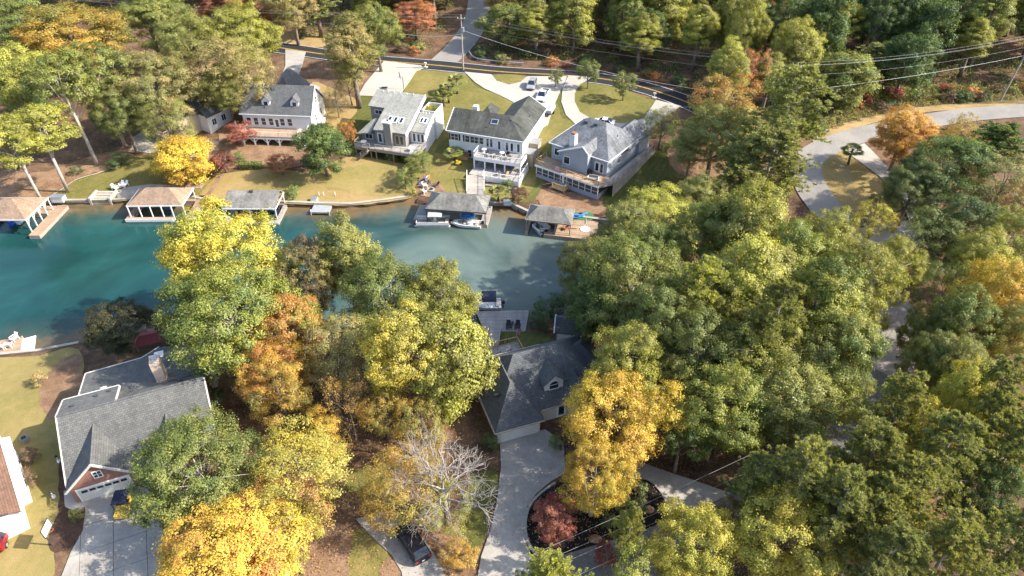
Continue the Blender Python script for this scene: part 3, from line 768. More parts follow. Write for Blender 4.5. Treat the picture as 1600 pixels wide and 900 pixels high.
def tree(u, v, w, kind, h, A, B, label, name=None, group=None, cat='tree', cf=None):
    """(u, v): line of sight through the crown's middle; w: its width in the photograph's pixels; h: tree height in metres"""
    cf = cf if cf is not None else {'pine': 0.68, 'broadpine': 0.74, 'palm': 0.85, 'poplar': 0.66, 'tall': 0.74, 'bush': 0.5}.get(kind, 0.6)
    z = 2.0
    for _ in range(14):
        p = P(u, v, z + cf * h); z = 0.5 * z + 0.5 * H(p.x, p.y)
    p = P(u, v, z + cf * h)
    nm = name or {'pine': 'pine_tree', 'broadpine': 'pine_tree', 'palm': 'palm_tree', 'bare': 'bare_tree', 'sparse': 'bare_tree', 'bush': 'shrub', 'small': 'ornamental_tree', 'round': 'ornamental_tree'}.get(kind, 'broadleaf_tree')
    if kind == 'bush': cat = 'shrub'
    return plant_tree(nm, kind, p.x, p.y, z, h, w * 0.95 / ppm(p), A, B, label, group, cat)
# ------------------------------------------------------------------ houses
def shingle(name, c, st=0.18):
    return bricky(name, scl(c, 0.82), scl(c, 1.15), scl(c, 0.5), 0.40, 0.26, 0.02, 0.9, st, 0.6)
def siding(name, c): return bricky(name, c, scl(c, 0.96), scl(c, 0.55), 6.0, 0.2, 0.018, 0.6, 0.05, 0.5)
R_grey = shingle('roof_slate_grey', (0.115, 0.118, 0.12)); R_blue = shingle('roof_blue_grey', (0.165, 0.174, 0.185), 0.4); R_light = shingle('roof_pale_grey', (0.30, 0.298, 0.262))
R_dark = shingle('roof_weathered_green', (0.070, 0.073, 0.062), 0.5); R_mid = shingle('roof_mid_grey', (0.125, 0.125, 0.118)); R_char = shingle('roof_charcoal', (0.10, 0.107, 0.112)); R_tan = shingle('roof_tan', (0.31, 0.212, 0.145), 0.18)
R_brown = shingle('roof_brown', (0.19, 0.105, 0.068)); R_bh = shingle('roof_grey_weathered', (0.185, 0.18, 0.162), 0.4); R_bh2 = shingle('roof_grey_pale', (0.21, 0.20, 0.18), 0.35)
S_white = siding('siding_white', (0.74, 0.73, 0.71)); S_grey = siding('siding_grey', (0.27, 0.255, 0.235)); S_blue = siding('siding_blue_grey', (0.36, 0.40, 0.46)); S_beige = siding('siding_beige', (0.50, 0.41, 0.28)); S_cream = siding('siding_cream', (0.66, 0.63, 0.56))
B_red = bricky('brick_red', (0.25, 0.085, 0.05), (0.33, 0.125, 0.075), (0.33, 0.29, 0.25), 0.24, 0.08, 0.01, 0.9, 0.15, 0.5)

def roof(mb, x0, x1, y0, y1, ze, rise, axis='x', in0=0.0, in1=0.0, th=0.18, k=0.5):
    """a pitched roof slab: ridge along an axis, hipped by in0 / in1 at its ends (0 is a gable)"""
    if axis == 'x':
        ym = y0 + (y1 - y0) * k
        c = [(x0, y0), (x1, y0), (x1, y1), (x0, y1)]; r = [(x0 + in0, ym), (x1 - in1, ym)]
    else:
        xm = x0 + (x1 - x0) * k
        c = [(x1, y0), (x1, y1), (x0, y1), (x0, y0)]; r = [(xm, y0 + in0), (xm, y1 - in1)]
    top = [(a, b, ze) for a, b in c] + [(a, b, ze + rise) for a, b in r]
    n = 6; vs = top + [(a, b, z - th) for a, b, z in top]
    fs = [(0, 1, 5, 4), (2, 3, 4, 5)]; bt = [(n, n + 4, n + 5, n + 1), (n + 2, n + 5, n + 4, n + 3)]
    sd = [(0, n, n + 1, 1), (2, n + 2, n + 3, 3)]
    for ins, a, b, rr in ((in0, 3, 0, 4), (in1, 1, 2, 5)):
        if ins > 0: fs.append((a, b, rr)); bt.append((n + a, n + rr, n + b)); sd.append((a, n + a, n + b, b))
        else: sd += [(a, n + a, n + rr, rr), (rr, n + rr, n + b, b)]
    mb.add(vs, fs + bt + sd)
    return c, ze
def eaves(mb, x0, x1, y0, y1, ze, w=0.12, h=0.2, sides='FBLR'):
    e = 0.03
    if 'F' in sides: mb.box(x0 - e, x1 + e, y0 - w, y0 - 0.003, ze - h, ze - 0.02)
    if 'B' in sides: mb.box(x0 - e, x1 + e, y1 + 0.003, y1 + w, ze - h, ze - 0.02)
    if 'L' in sides: mb.box(x0 - w, x0 - 0.003, y0, y1, ze - h - 0.004, ze - 0.024)
    if 'R' in sides: mb.box(x1 + 0.003, x1 + w, y0, y1, ze - h - 0.004, ze - 0.024)
def rake(mb, p, q, w=0.14, h=0.24): mb.bar(p, q, w, h)
def gable_fill(mb, x0, x1, y, ze, rise, th=0.2, axis='x', k=0.5, t=0.15):
    """triangular wall under a gable, at plane y (axis 'y': ridge along x, plane x=y)"""
    m = x0 + (x1 - x0) * k
    prof = [(x0, ze - 0.02), (x1, ze - 0.02), (m, ze + rise - th)]
    mb.prism(prof, 'y' if axis == 'x' else 'x', y, y + t)
def win(parent, face, pl, a, z, w, h, nx=1, ny=1, frame=None, fr=0.09, name='window', shutters=None, pane=None):
    """window in a wall plane: frame with glazing bars, pane as its sub-part.  face F/B/L/R = outward -y/+y/-x/+x"""
    f = MB(); g = MB()
    def place(mb, a0, a1, z0, z1, d0, d1):
        s = -1 if face in 'FL' else 1
        lo, hi = sorted((pl + s * d0, pl + s * d1))
        if face in 'FB': mb.box(a0, a1, lo, hi, z0, z1)
        else: mb.box(lo, hi, a0, a1, z0, z1)
    a0, a1, z0, z1 = a - w / 2, a + w / 2, z - h / 2, z + h / 2
    place(f, a0 - fr, a0, z0 - fr, z1 + fr, -0.05, 0.07); place(f, a1, a1 + fr, z0 - fr, z1 + fr, -0.05, 0.07)
    place(f, a0, a1, z1, z1 + fr, -0.05, 0.066); place(f, a0, a1, z0 - fr, z0, -0.05, 0.085)
    for i in range(1, nx): x = a0 + w * i / nx; place(f, x - 0.03, x + 0.03, z0, z1, -0.04, 0.05)
    for j in range(1, ny): y = z0 + h * j / ny; place(f, a0, a1, y - 0.025, y + 0.025, -0.035, 0.045)
    place(g, a0, a1, z0, z1, -0.03, 0.022)
    fo = f.build(name, frame or M_white, parent); g.build('pane', pane or M_glass, fo)
    if shutters:
        for s0, s1 in ((a0 - fr - 0.36, a0 - fr - 0.02), (a1 + fr + 0.02, a1 + fr + 0.36)):
            sb = MB(); place(sb, s0, s1, z0 - 0.03, z1 + 0.03, -0.02, 0.05)
            for q in range(5): place(sb, s0 + 0.05, s1 - 0.05, z0 + h * (q + 0.15) / 5, z0 + h * (q + 0.6) / 5, 0.04, 0.065)
            sb.build('shutter', shutters, fo)
    return fo
def railing(parent, pts, h=1.0, mat=None, post=0.1, bal=True, every=1.8, name='railing', mid=False):
    mat = mat or M_white
    rl = MB()
    for p, q in zip(pts, pts[1:]):
        p = Vector(p); q = Vector(q); L = (q - p).length; n = max(1, round(L / every))
        up = Vector((0, 0, h))
        rl.bar(p + up, q + up, 0.10, 0.06); rl.bar(p + Vector((0, 0, 0.12)), q + Vector((0, 0, 0.12)), 0.05, 0.05)
        if mid: rl.bar(p + up * 0.55, q + up * 0.55, 0.05, 0.08)
        if bal:
            m = int(L / 0.30)
            for i in range(1, m): c = p + (q - p) * (i / m); rl.bar(c + Vector((0, 0, 0.12)), c + up, 0.025)
        for i in range(n + 1):
            c = p + (q - p) * (i / n); rl.box(c.x - post / 2, c.x + post / 2, c.y - post / 2, c.y + post / 2, c.z, c.z + h + 0.06)
    return rl.build(name, mat, parent)
def posts(parent, pts, z0, z1, w=0.14, mat=None, name='post'):
    for x, y in pts:
        m = MB(); m.box(x - w / 2, x + w / 2, y - w / 2, y + w / 2, z0, z1); m.build(name, mat or M_white, parent)
def steps(mb, x0, x1, y0, z0, n, run=0.29, rise=0.18, dirn=-1):
    for i in range(n):
        a = y0 + dirn * run * i; b = y0 + dirn * run * (i + 1)
        mb.box(x0, x1, min(a, b), max(a, b), z0 - rise * (i + 1) - 0.06, z0 - rise * (i + 1))
def frame_house(name, label, A, B, zeave, zb, cat='house'):
    a = P(*A, zeave); b = P(*B, zeave); d = b - a
    return thing(name, label, cat, (a.x, a.y, zb), math.atan2(d.y, d.x)), d.length
def one(name, mat, parent, *boxes):
    m = MB()
    for b in boxes: m.box(*b)
    return m.build(name, mat, parent)
def door(parent, face, pl, a, z0, w=0.9, h=2.05, mat=None, glass=True):
    m = MB(); s = -1 if face in 'FL' else 1
    def pb(mb, a0, a1, z0, z1, d0, d1):
        lo, hi = sorted((pl + s * d0, pl + s * d1))
        if face in 'FB': mb.box(a0, a1, lo, hi, z0, z1)
        else: mb.box(lo, hi, a0, a1, z0, z1)
    pb(m, a - w / 2 - 0.1, a - w / 2, z0, z0 + h + 0.1, -0.03, 0.06); pb(m, a + w / 2, a + w / 2 + 0.1, z0, z0 + h + 0.1, -0.03, 0.06); pb(m, a - w / 2, a + w / 2, z0 + h, z0 + h + 0.1, -0.03, 0.056)
    pb(m, a - w / 2, a + w / 2, z0, z0 + h, -0.03, 0.02)
    o = m.build('door', mat or M_white, parent)
    if glass: g = MB(); pb(g, a - w / 2 + 0.14, a + w / 2 - 0.14, z0 + 0.3, z0 + h - 0.18, 0.0, 0.034); g.build('pane', M_glass, o)
    k = MB(); pb(k, a + w / 2 - 0.1, a + w / 2 - 0.05, z0 + 0.95, z0 + 1.05, 0.0, 0.07); k.build('handle', M_metal, o)
def roof_vents(parent, pts, mat=None):
    for x, y, z in pts:
        m = MB(); m.cyl(x, y, z - 0.25, z + 0.35, 0.07, n=7); m.build('vent_pipe', mat or M_dgrey, parent)
def dormer(parent, x, y, z, w, hw, d, rmat, wmat, rise=0.7, window=True):
    """gabled dormer: front wall at y, floor z"""
    q = MB(); q.box(x - w / 2, x + w / 2, y, y + d, z - 0.6, z + hw); gable_fill(q, x - w / 2, x + w / 2, y, z + hw, rise, 0.1)
    o = q.build('dormer', wmat, parent)
    r = MB(); roof(r, x - w / 2 - 0.2, x + w / 2 + 0.2, y - 0.25, y + d + 0.8, z + hw + 0.02, rise + 0.12, 'y', 0, 0, 0.1); r.build('dormer_roof', rmat, o)
    if window:
        f = MB(); f.box(x - w * 0.3, x + w * 0.3, y - 0.05, y - 0.002, z + 0.12, z + hw - 0.05); f.build('window_frame', M_white, o)
        g = MB(); g.box(x - w * 0.24, x + w * 0.24, y - 0.062, y - 0.052, z + 0.2, z + hw - 0.13); g.build('pane', M_glass, o)
    return o

# --- white house with two dormers
h1, W1 = frame_house('white_house', 'white house with slate grey dormered roof and lakeside deck', (374, 177.5), (486, 181.5), 7.3, 1.2)
W, D, ze = W1, 9.6, 6.1
m = MB(); m.box(0.3, W - 0.3, 0.4, D - 0.4, -0.8, ze - 0.03); m.prism([(0.4, ze - 0.03), (D - 0.4, ze - 0.03), (D / 2, ze + 4.15)], 'x', 0.3, W - 0.3)
m.build('wall', S_white, h1)
m = MB(); roof(m, -0.1, W + 0.1, 0, D, ze, 4.5, 'x'); m.build('roof', R_grey, h1)
m = MB(); eaves(m, -0.1, W + 0.1, 0, D, ze, sides='FB'); rake(m, (W + 0.13, 0, ze - 0.1), (W + 0.13, D / 2, ze + 4.4)); rake(m, (W + 0.13, D, ze - 0.1), (W + 0.13, D / 2, ze + 4.4)); m.build_each('trim', M_white, h1)
gx = W * 0.42 - 3.0
m = MB(); roof(m, gx, gx + 6.2, D - 3.5, D + 7.5, ze - 0.2, 4.9, 'y', 4.2, 3.0); m.build('garage_roof', R_grey, h1)
one('garage_wall', S_white, h1, (gx + 0.4, gx + 5.8, D - 1, D + 7.1, 0.5, ze - 0.4))
for x in (W * 0.36, W * 0.76): dormer(h1, x, 1.5, ze + 1.15, 1.7, 1.15, 1.6, R_grey, S_white, 1.0)
one('deck_floor', M_wood, h1, (1.2, W - 2.2, -3.7, 0.38, 2.72, 2.95))
one('deck_beam', M_white, h1, (1.2, W - 2.2, -3.72, -3.5, 2.38, 2.7), (1.2, 1.4, -3.48, 0.38, 2.38, 2.7), (W - 2.4, W - 2.2, -3.48, 0.38, 2.38, 2.7))
railing(h1, [(1.25, 0.2, 2.95), (1.25, -3.65, 2.95), (W - 2.25, -3.65, 2.95), (W - 2.25, -1.5, 2.95)])
pp = [1.3, 3.6, 6.3, 8.8, W - 2.3]
for x in pp:
    m = MB(); m.box(x - 0.13, x + 0.13, -3.74, -3.48, -0.3, 2.38)
    for s in (-1, 1):
        if pp[0] < x + s * 0.8 < pp[-1]: m.bar((x, -3.61, 1.5), (x + s * 0.8, -3.61, 2.35), 0.12)
    m.build('post', M_white, h1)
one('patio', M_straw, h1, (1.5, W - 1.0, -3.6, 0.3, -0.25, 0.06))
for x in (1.5, 3.0, 4.6, 6.2, 8.6, 10.2): win(h1, 'F', 0.4, x, 4.35, 0.9, 1.5, 1, 2)
door(h1, 'F', 0.4, 7.4, 2.97); door(h1, 'F', 0.4, 5.2, 0.06)
for x in (2.6, 8.6): win(h1, 'F', 0.4, x, 1.5, 1.4, 1.2, 2, 1)
for y, z in ((3.2, 4.3), (6.6, 4.3), (4.8, 7.6)): win(h1, 'R', W - 0.3, y, z, 0.85, 1.3, 1, 2)
one('side_bay', S_white, h1, (W - 0.3, W + 0.7, 3.2, 6.0, -0.5, 3.2))
m = MB(); steps(m, W - 2.15, W - 1.0, -0.6, 2.95, 12, 0.27, 0.22); m.build('stair', M_white, h1)
railing(h1, [(W - 2.15, -1.6, 2.95), (W - 2.15, -3.9, 0.4)], bal=True); railing(h1, [(W - 1.0, 0.3, 2.95), (W - 1.0, -0.7, 2.95), (W - 1.0, -3.9, 0.4)])
roof_vents(h1, [(W * 0.45, 3.9, ze + 3.7), (W * 0.35, 1.0, ze + 1.0)]); one('roof_vent', M_dgrey, h1, (W * 0.36, W * 0.42, 3.8, 4.3, ze + 3.4, ze + 4.15))

# --- modern grey house with slanting roofs
h2, W2 = frame_house('grey_house', 'modern grey house with slanting pale roofs, skylights and a roof garden', (552.5, 221), (649, 235), 4.9, 1.0)
W = W2; s2 = W / 12.8
def plane(mb, pts, th=0.22):
    n = len(pts); mb.add([(x * s2, y, z) for x, y, z in pts] + [(x * s2, y, z - th) for x, y, z in pts], [tuple(range(n)), tuple(range(2 * n - 1, n - 1, -1))] + [(i, i + n, (i + 1) % n + n, (i + 1) % n) for i in range(n)])
yf, yb = 2.7, 13.2
def zr(y): return 5.9 + (y - 2.2) * 0.325
m = MB()
plane(m, [(3.3, 2.2, zr(2.2)), (10.0, 2.2, zr(2.2)), (10.0, yb, zr(yb)), (-0.3, yb, zr(yb)), (-0.3, 8.3, zr(8.3)), (3.3, 8.3, zr(8.3))]); m.build('roof', R_light, h2)
m = MB(); plane(m, [(-0.3, 2.3, 4.5), (2.6, 2.3, 5.1), (2.6, 6.2, 6.5), (1.6, 6.2, 6.2)]); m.build('porch_roof', R_light, h2)
m = MB(); plane(m, [(10.25, 4.6, 5.4), (13.0, 4.6, 5.4), (13.0, 9.9, 7.3), (10.25, 9.9, 7.3)]); m.build('side_roof', R_light, h2)
def w2(x0, x1, y0, y1, z0, z1): return (x0 * s2, x1 * s2, y0, y1, z0, z1)
m = MB(); m.box(*w2(3.4, 9.7, yf, 8.6, -0.6, 5.7)); m.prism([(yf, 5.68), (yb - 0.4, 5.68), (yb - 0.4, zr(yb - 0.4) - 0.23), (yf, zr(yf) - 0.23)], 'x', 3.4 * s2, 9.6 * s2)
m.box(*w2(0, 9.6, 8.65, yb - 0.4, -0.4, 7.6)); m.box(*w2(0.1, 3.35, yf + 0.6, 8.6, -0.6, 4.35)); m.build('wall', S_grey, h2)
m = MB(); m.box(*w2(9.75, 12.8, 4.9, 10.2, -0.6, 5.25)); m.prism([(4.9, 5.2), (10.1, 5.2), (10.1, 7.1), (4.9, 5.3)], 'x', 9.8 * s2, 12.78 * s2); m.build('side_wall', S_white, h2)
m = MB(); m.prism([(2.1, zr(2.1) - 0.7), (yb, zr(yb) - 0.7), (yb, zr(yb) + 0.1), (2.1, zr(2.1) + 0.1)], 'x', 10.02 * s2, 10.2 * s2); m.prism([(4.5, 4.9), (10.2, 6.8), (10.2, 7.45), (4.5, 5.55)], 'x', 13.02 * s2, 13.15 * s2); m.build_each('fascia', M_white, h2)
m = MB(); m.box(*w2(10.25, 13.2, 10.25, 10.4, 0, 7.5)); m.box(*w2(13.05, 13.2, 10.4, 14.2, 0, 7.5)); m.box(*w2(10.25, 13.2, 14.2, 14.35, 0, 7.5)); m.box(*w2(10.25, 10.4, 10.4, 14.2, 0, 7.5)); m.build('parapet', S_white, h2)
one('roof_garden_floor', M_mulch_brown, h2, w2(10.4, 13.05, 10.4, 14.2, 6.2, 6.5))
gr = np.random.default_rng(8)
for i in range(4):
    k = 700; c = gr.normal(size=(k, 3)) * [0.3, 0.55, 0.32] + [(10.9 + i * 0.58) * s2, 12.3, 7.0]
    o = link('planter_shrub', leaves_mesh('planter_shrub', c, gr.normal(size=(k, 3)) + [0, 0, 0.7], gr.uniform(0.12, 0.26, k), gr.random(k), gr), h2); o.color = (*LIME, 1); o['tint'] = list(YELLOW if i < 2 else GREEN)
ch = one('chimney', S_grey, h2, w2(5.9, 7.35, 1.5, 2.65, -0.4, 8.0)); one('chimney_cap', M_white, ch, w2(5.75, 7.5, 1.35, 2.8, 8.0, 8.2)); one('flue', M_black, ch, w2(6.5, 6.8, 2.0, 2.3, 8.2, 8.5))
slope = 0.325
def skylight(parent, x, y, w, l, z, sl, mat=M_white):
    m = MB(); m.add([(x + a, y + b, z + b * sl + c) for c in (-0.05, 0.16) for a, b in ((-w / 2, -l / 2), (w / 2, -l / 2), (w / 2, l / 2), (-w / 2, l / 2))], [(3, 2, 1, 0), (4, 5, 6, 7), (0, 1, 5, 4), (1, 2, 6, 5), (2, 3, 7, 6), (3, 0, 4, 7)])
    o = m.build('skylight', mat, parent); w -= 0.3; l -= 0.3
    g = MB(); g.add([(x + a, y + b, z + b * sl + c) for c in (0.1, 0.175) for a, b in ((-w / 2, -l / 2), (w / 2, -l / 2), (w / 2, l / 2), (-w / 2, l / 2))], [(3, 2, 1, 0), (4, 5, 6, 7), (0, 1, 5, 4), (1, 2, 6, 5), (2, 3, 7, 6), (3, 0, 4, 7)])
    g.build('pane', M_glass, o)
for x in (5.6, 6.8, 8.0): skylight(h2, x * s2, 5.4, 0.85, 1.6, zr(5.4), slope)
for x in (11.3, 12.1): skylight(h2, x * s2, 7.6, 0.75, 1.4, 5.4 + 3.0 * 0.358, 0.358)
roof_vents(h2, [(x * s2, yb - 0.5, zr(yb - 0.5)) for x in (1.2, 2.4, 3.6, 5.0, 6.4, 7.8)] + [(x * s2, 9.6, 7.2) for x in (10.9, 11.5, 12.2)], M_white)
one('deck_floor', M_wood_grey, h2, w2(0, 13.2, 0, yf, 2.65, 2.88), w2(10.0, 13.2, yf, 4.85, 2.648, 2.878), w2(0, 3.3, yf, yf + 0.55, 2.645, 2.876))
one('deck_skirt', M_timber, h2, w2(0, 13.2, -0.06, -0.005, 2.3, 2.9))
railing(h2, [(0, 2.2, 2.88), (0, 0.06, 2.88), (3.2 * s2, 0.06, 2.88)], 1.0, M_timber); railing(h2, [(4.4 * s2, 0.06, 2.88), (13.15 * s2, 0.06, 2.88), (13.15 * s2, 4.4, 2.88)], 1.0, M_timber)
posts(h2, [(0.15, 0.2), (3.3 * s2, 0.2), (4.4 * s2, 0.2), (8.0 * s2, 0.2), (12.9 * s2, 0.2)], -0.4, 2.65, 0.18, M_timber)
m = MB()
for i in range(11): m.box((3.3 - 0.28 * (i + 1)) * s2, (3.3 - 0.28 * i) * s2, -1.2, -0.1, 2.6 - 0.24 * i, 2.66 - 0.24 * i)
m.bar((3.3 * s2, -1.2, 2.5), (0.2 * s2, -1.2, -0.1), 0.08, 0.25); m.bar((3.3 * s2, -0.1, 2.5), (0.2 * s2, -0.1, -0.1), 0.08, 0.25); m.build('stair', M_timber, h2)
for y in (-1.2, -0.1): railing(h2, [(3.3 * s2, y, 2.6), (0.2 * s2, y, 0.0)], 0.95, M_timber, bal=False, mid=True)
win(h2, 'F', yf + 0.6, 1.7 * s2, 3.75, 1.5, 1.0, 2, 1); door(h2, 'F', yf, 4.4 * s2, 2.9, 0.9, 2.2); win(h2, 'F', yf, 5.35 * s2, 4.0, 0.5, 2.0)
for x in (8.0, 8.9): door(h2, 'F', yf, x * s2, 2.9, 0.85, 2.2, S_beige)
for x in (10.6, 11.5, 12.3): door(h2, 'F', 4.9, x * s2, 2.9, 0.75, 2.1)
win(h2, 'F', 8.65, 1.7 * s2, 6.6, 1.5, 0.8, 2, 1); win(h2, 'L', 0.1 * s2, 5.5, 3.6, 1.0, 1.2)
for x in (4.6, 5.6, 9.2): win(h2, 'F', yf, x * s2, 1.3, 1.0, 1.5)
def round_table(parent, x, y, z, r=0.6, mat=None, name='patio_table', label=None, rz=0):
    t = thing(name, label, 'table', (0, 0, 0)) if parent is None else None
    m = MB(); m.cyl(x, y, z + 0.68, z + 0.72, r, n=14); o = m.build('table_top', mat or M_white, t)
    m = MB(); m.cyl(x, y, z, z + 0.68, 0.05, n=6); m.cyl(x, y, z, z + 0.04, r * 0.5, n=10); m.build('table_leg', mat or M_white, t)
    return t
def on_house(h, x, y, z): return h.matrix_basis @ Vector((x, y, z))
p = on_house(h2, 1.5 * s2, 1.2, 2.88); t = round_table(None, 0, 0, 0, 0.62, label='round white table on the left of the grey house deck'); t.location = p
p = on_house(h2, 11.4 * s2, 1.3, 2.88); t = round_table(None, 0, 0, 0, 0.62, label='round white table on the right of the grey house deck'); t.location = p

# --- white house with weathered green roof, long facade
h3, W3 = frame_house('white_house', 'white lakeside house with dark weathered roof, black shutters and full upper deck', (697, 203), (818.5, 221.5), 7.2, 1.5)
W, D, ze = W3, 9.4, 5.7
m = MB(); m.box(0.35, W - 0.35, 0.35, D - 0.35, -0.8, ze - 0.03); m.box(W - 7.2, W - 0.36, D - 0.3, 15.6, 0.5, ze - 0.04); m.prism([(0.4, ze - 0.03), (D - 0.4, ze - 0.03), (D / 2, ze + 2.35)], 'x', 0.35, 3)
gable_fill(m, W - 7.2, W - 0.36, 15.45, ze, 2.3); m.build('wall', S_white, h3)
m = MB(); roof(m, 0, W, 0, D, ze, 2.75, 'x', 0, 4.7); m.build('roof', R_dark, h3)
m = MB(); roof(m, W - 7.6, W - 0.01, 3.6, 15.9, ze + 0.01, 2.3, 'y', 0, 0); m.build('garage_roof', R_dark, h3)
m = MB(); eaves(m, 0, W, 0, D, ze, sides='F'); eaves(m, 0, W, 0, 15.9, ze, sides='R'); rake(m, (-0.05, 0, ze - 0.08), (-0.05, D / 2, ze + 2.66)); rake(m, (-0.05, D, ze - 0.08), (-0.05, D / 2, ze + 2.66)); rake(m, (W, 15.95, ze - 0.1), (W - 3.8, 15.95, ze + 2.2)); rake(m, (W - 7.6, 15.95, ze - 0.1), (W - 3.8, 15.95, ze + 2.2)); m.build_each('trim', M_white, h3)
m = MB(); roof(m, 4.7, 7.6, 6.2, 11.0, ze + 0.9, 1.6, 'y', 1.4, 1.4); m.build('rear_roof', R_dark, h3)
one('chimney', S_white, h3, (3.6, 4.6, 5.6, 6.6, 5.5, ze + 3.1))
skylight(h3, W * 0.57, 2.9, 1.5, 1.0, ze + 2.75 * 2.9 / 4.7, 0.585, M_metal)
roof_vents(h3, [(2.0, 3.8, ze + 2.2), (W * 0.5, 1.7, ze + 1.0), (W - 1.6, 9, ze + 1.0)])
for x, w, n in ((1.6, 1.5, 2), (4.3, 0.9, 1), (5.8, 1.6, 2), (7.35, 0.8, 1)): win(h3, 'F', 0.35, x, 4.3, w, 1.35, n, 2, shutters=M_black if n == 2 or x < 5 else None)
for x in (8.6, 9.35): win(h3, 'F', 0.35, x, 4.15, 0.5, 1.7)
for x in (11.0, 12.6, 13.6, W - 1.2): door(h3, 'F', 0.35, x, 2.8, 0.75, 2.15)
for x in (3.2, 4.7, 6.0): win(h3, 'F', 0.35, x, 1.15, 0.75, 1.5, 1, 2)
one('deck_floor', M_wood_grey, h3, (7.0, W + 0.5, -3.5, 0.33, 2.55, 2.78)); one('deck_beam', M_white, h3, (7.0, W + 0.5, -3.56, -3.505, 2.1, 2.8), (W + 0.505, W + 0.56, -3.5, 0.3, 2.1, 2.8))
railing(h3, [(7.05, 0.2, 2.78), (7.05, -3.45, 2.78), (W + 0.45, -3.45, 2.78), (W + 0.45, 0.2, 2.78)])
posts(h3, [(7.1, -3.4), (9.3, -3.4), (11.4, -3.4), (13.4, -3.4), (W + 0.35, -3.4)], -0.4, 2.55, 0.24)
one('lower_deck', M_wood_grey, h3, (7.0, W + 1.0, -6.2, 0.3, 0.2, 0.45)); one('lower_skirt', M_white, h3, (9.6, W + 1.0, -6.26, -6.205, -0.9, 0.44), (W + 1.005, W + 1.06, -6.2, 0.0, -0.9, 0.44))
railing(h3, [(9.7, -6.15, 0.45), (W + 0.95, -6.15, 0.45), (W + 0.95, -0.3, 0.45)])
for i, (y0, z1) in enumerate(((0.8, 2.7), (4.4, 3.2))): o = one('side_bay', S_beige, h3, (W - 0.3, W + 1.6, y0, y0 + 2.4, -0.8, z1)); one('bay_roof', M_grey, o, (W - 0.2, W + 1.7, y0 - 0.1, y0 + 2.5, z1, z1 + 0.1))
for y in (8.5, 11.5): win(h3, 'R', W - 0.36, y, 3.6, 0.8, 1.3, 1, 2)
for i, (x, y, z) in enumerate(((8.4, -1.2, 2.78), (10.2, -2.4, 2.78), (12.2, -1.4, 2.78), (14.0, -2.5, 2.78))):
    t = round_table(None, 0, 0, 0, 0.5, M_dgrey if i % 2 else M_white, label=('white table nearest the left rail of the upper deck', 'dark table second from the left on the upper deck', 'white table third from the left on the upper deck', 'dark table nearest the right rail of the upper deck')[i]); t.location = on_house(h3, x, y, z)

for i, (x, y, z, a, c) in enumerate(((9.2, -1.6, 2.78, 0.4, M_dgrey), (11.2, -2.5, 2.78, 2.4, M_dgrey), (13.0, -1.2, 2.78, 1.2, M_black), (13.2, -2.7, 2.78, 2.9, M_timber), (12.6, -4.9, 0.45, 0.6, M_timber), (14.2, -5.0, 0.45, 2.2, M_wood_tan))):
    t = thing('deck_chair', ('grey chair by the left white table on the upper deck', 'grey chair between the two left tables on the upper deck', 'black chair at the house wall on the upper deck', 'brown chair at the outer rail of the upper deck', 'brown chair on the lower deck of the white house', 'tan chair on the lower deck by the right rail')[i], 'chair', on_house(h3, x, y, z), a, 'chairs on the white house decks')
    one('seat', c, t, (-0.3, 0.3, -0.3, 0.35, 0.36, 0.44)); m = MB(); m.bar((0, -0.3, 0.4), (0, -0.45, 1.0), 0.6, 0.06); m.build('backrest', c, t)
    for a_ in (-0.27, 0.27):
        for b_ in (-0.27, 0.3): one('leg', c, t, (a_ - 0.03, a_ + 0.03, b_ - 0.03, b_ + 0.03, 0, 0.36))
# --- blue grey house with hipped roof and screened porch
h4, W4 = frame_house('blue_grey_house', 'blue grey house with pale hipped roof, upper deck and screened porch', (858, 222), (951, 252.5), 7.2, 0.9)
W, D, ze = W4, 12.6, 6.3
m = MB(); m.box(0.4, W - 0.4, 0.4, D - 0.4, -0.8, ze - 0.03); m.box(3.8, 9.4, -1.2, 0.45, 2.9, ze - 0.15); m.prism([(3.8, ze - 0.18), (9.4, ze - 0.18), (9.3, ze + 0.85), (8.4, ze + 1.9)], 'y', -1.2, 0.46); m.build('wall', S_blue, h4)
m = MB(); roof(m, 0, W, 0, D, ze, 4.1, 'x', 5.0, 4.6); m.build('roof', R_blue, h4)
m = MB(); roof(m, W - 5.5, W + 0.5, D - 6.0, D + 4.5, ze - 0.4, 2.6, 'y', 2.0, 2.8); m.build('garage_roof', R_blue, h4); one('garage_wall', S_blue, h4, (W - 5.1, W + 0.1, D - 0.5, D + 4.1, 0.0, ze - 0.6))
m = MB()
for quad in ([(3.0, -1.6, ze - 0.25), (8.4, -1.6, ze + 2.25), (8.4, 4.2, ze + 2.25), (3.0, 1.6, ze - 0.25)], [(8.4, -1.6, ze + 2.25), (9.7, -1.6, ze + 0.95), (9.7, 1.6, ze + 0.95), (8.4, 4.2, ze + 2.25)]):
    m.add(quad + [(x, y, z - 0.18) for x, y, z in quad], [(0, 1, 2, 3), (7, 6, 5, 4), (0, 4, 5, 1), (1, 5, 6, 2), (2, 6, 7, 3), (3, 7, 4, 0)])
m.build('bay_roof', R_blue, h4)
m = MB(); eaves(m, 0, W, 0, D, ze, sides='FLR'); rake(m, (3.0, -1.66, ze - 0.33), (8.4, -1.66, ze + 2.17)); rake(m, (8.4, -1.66, ze + 2.17), (9.75, -1.66, ze + 0.87)); m.build_each('trim', M_white, h4)
ch = one('chimney', S_white, h4, (4.6, 5.7, -0.1, 1.0, 5.0, ze + 3.0)); one('chimney_pot', B_red, ch, (4.75, 5.55, 0.05, 0.85, ze + 3.0, ze + 3.35))
for x, y in ((4.6, 5.0), (6.7, 5.1)): one('roof_vent', M_dgrey, h4, (x, x + 0.7, y, y + 0.6, ze + 2.6, ze + 3.75))
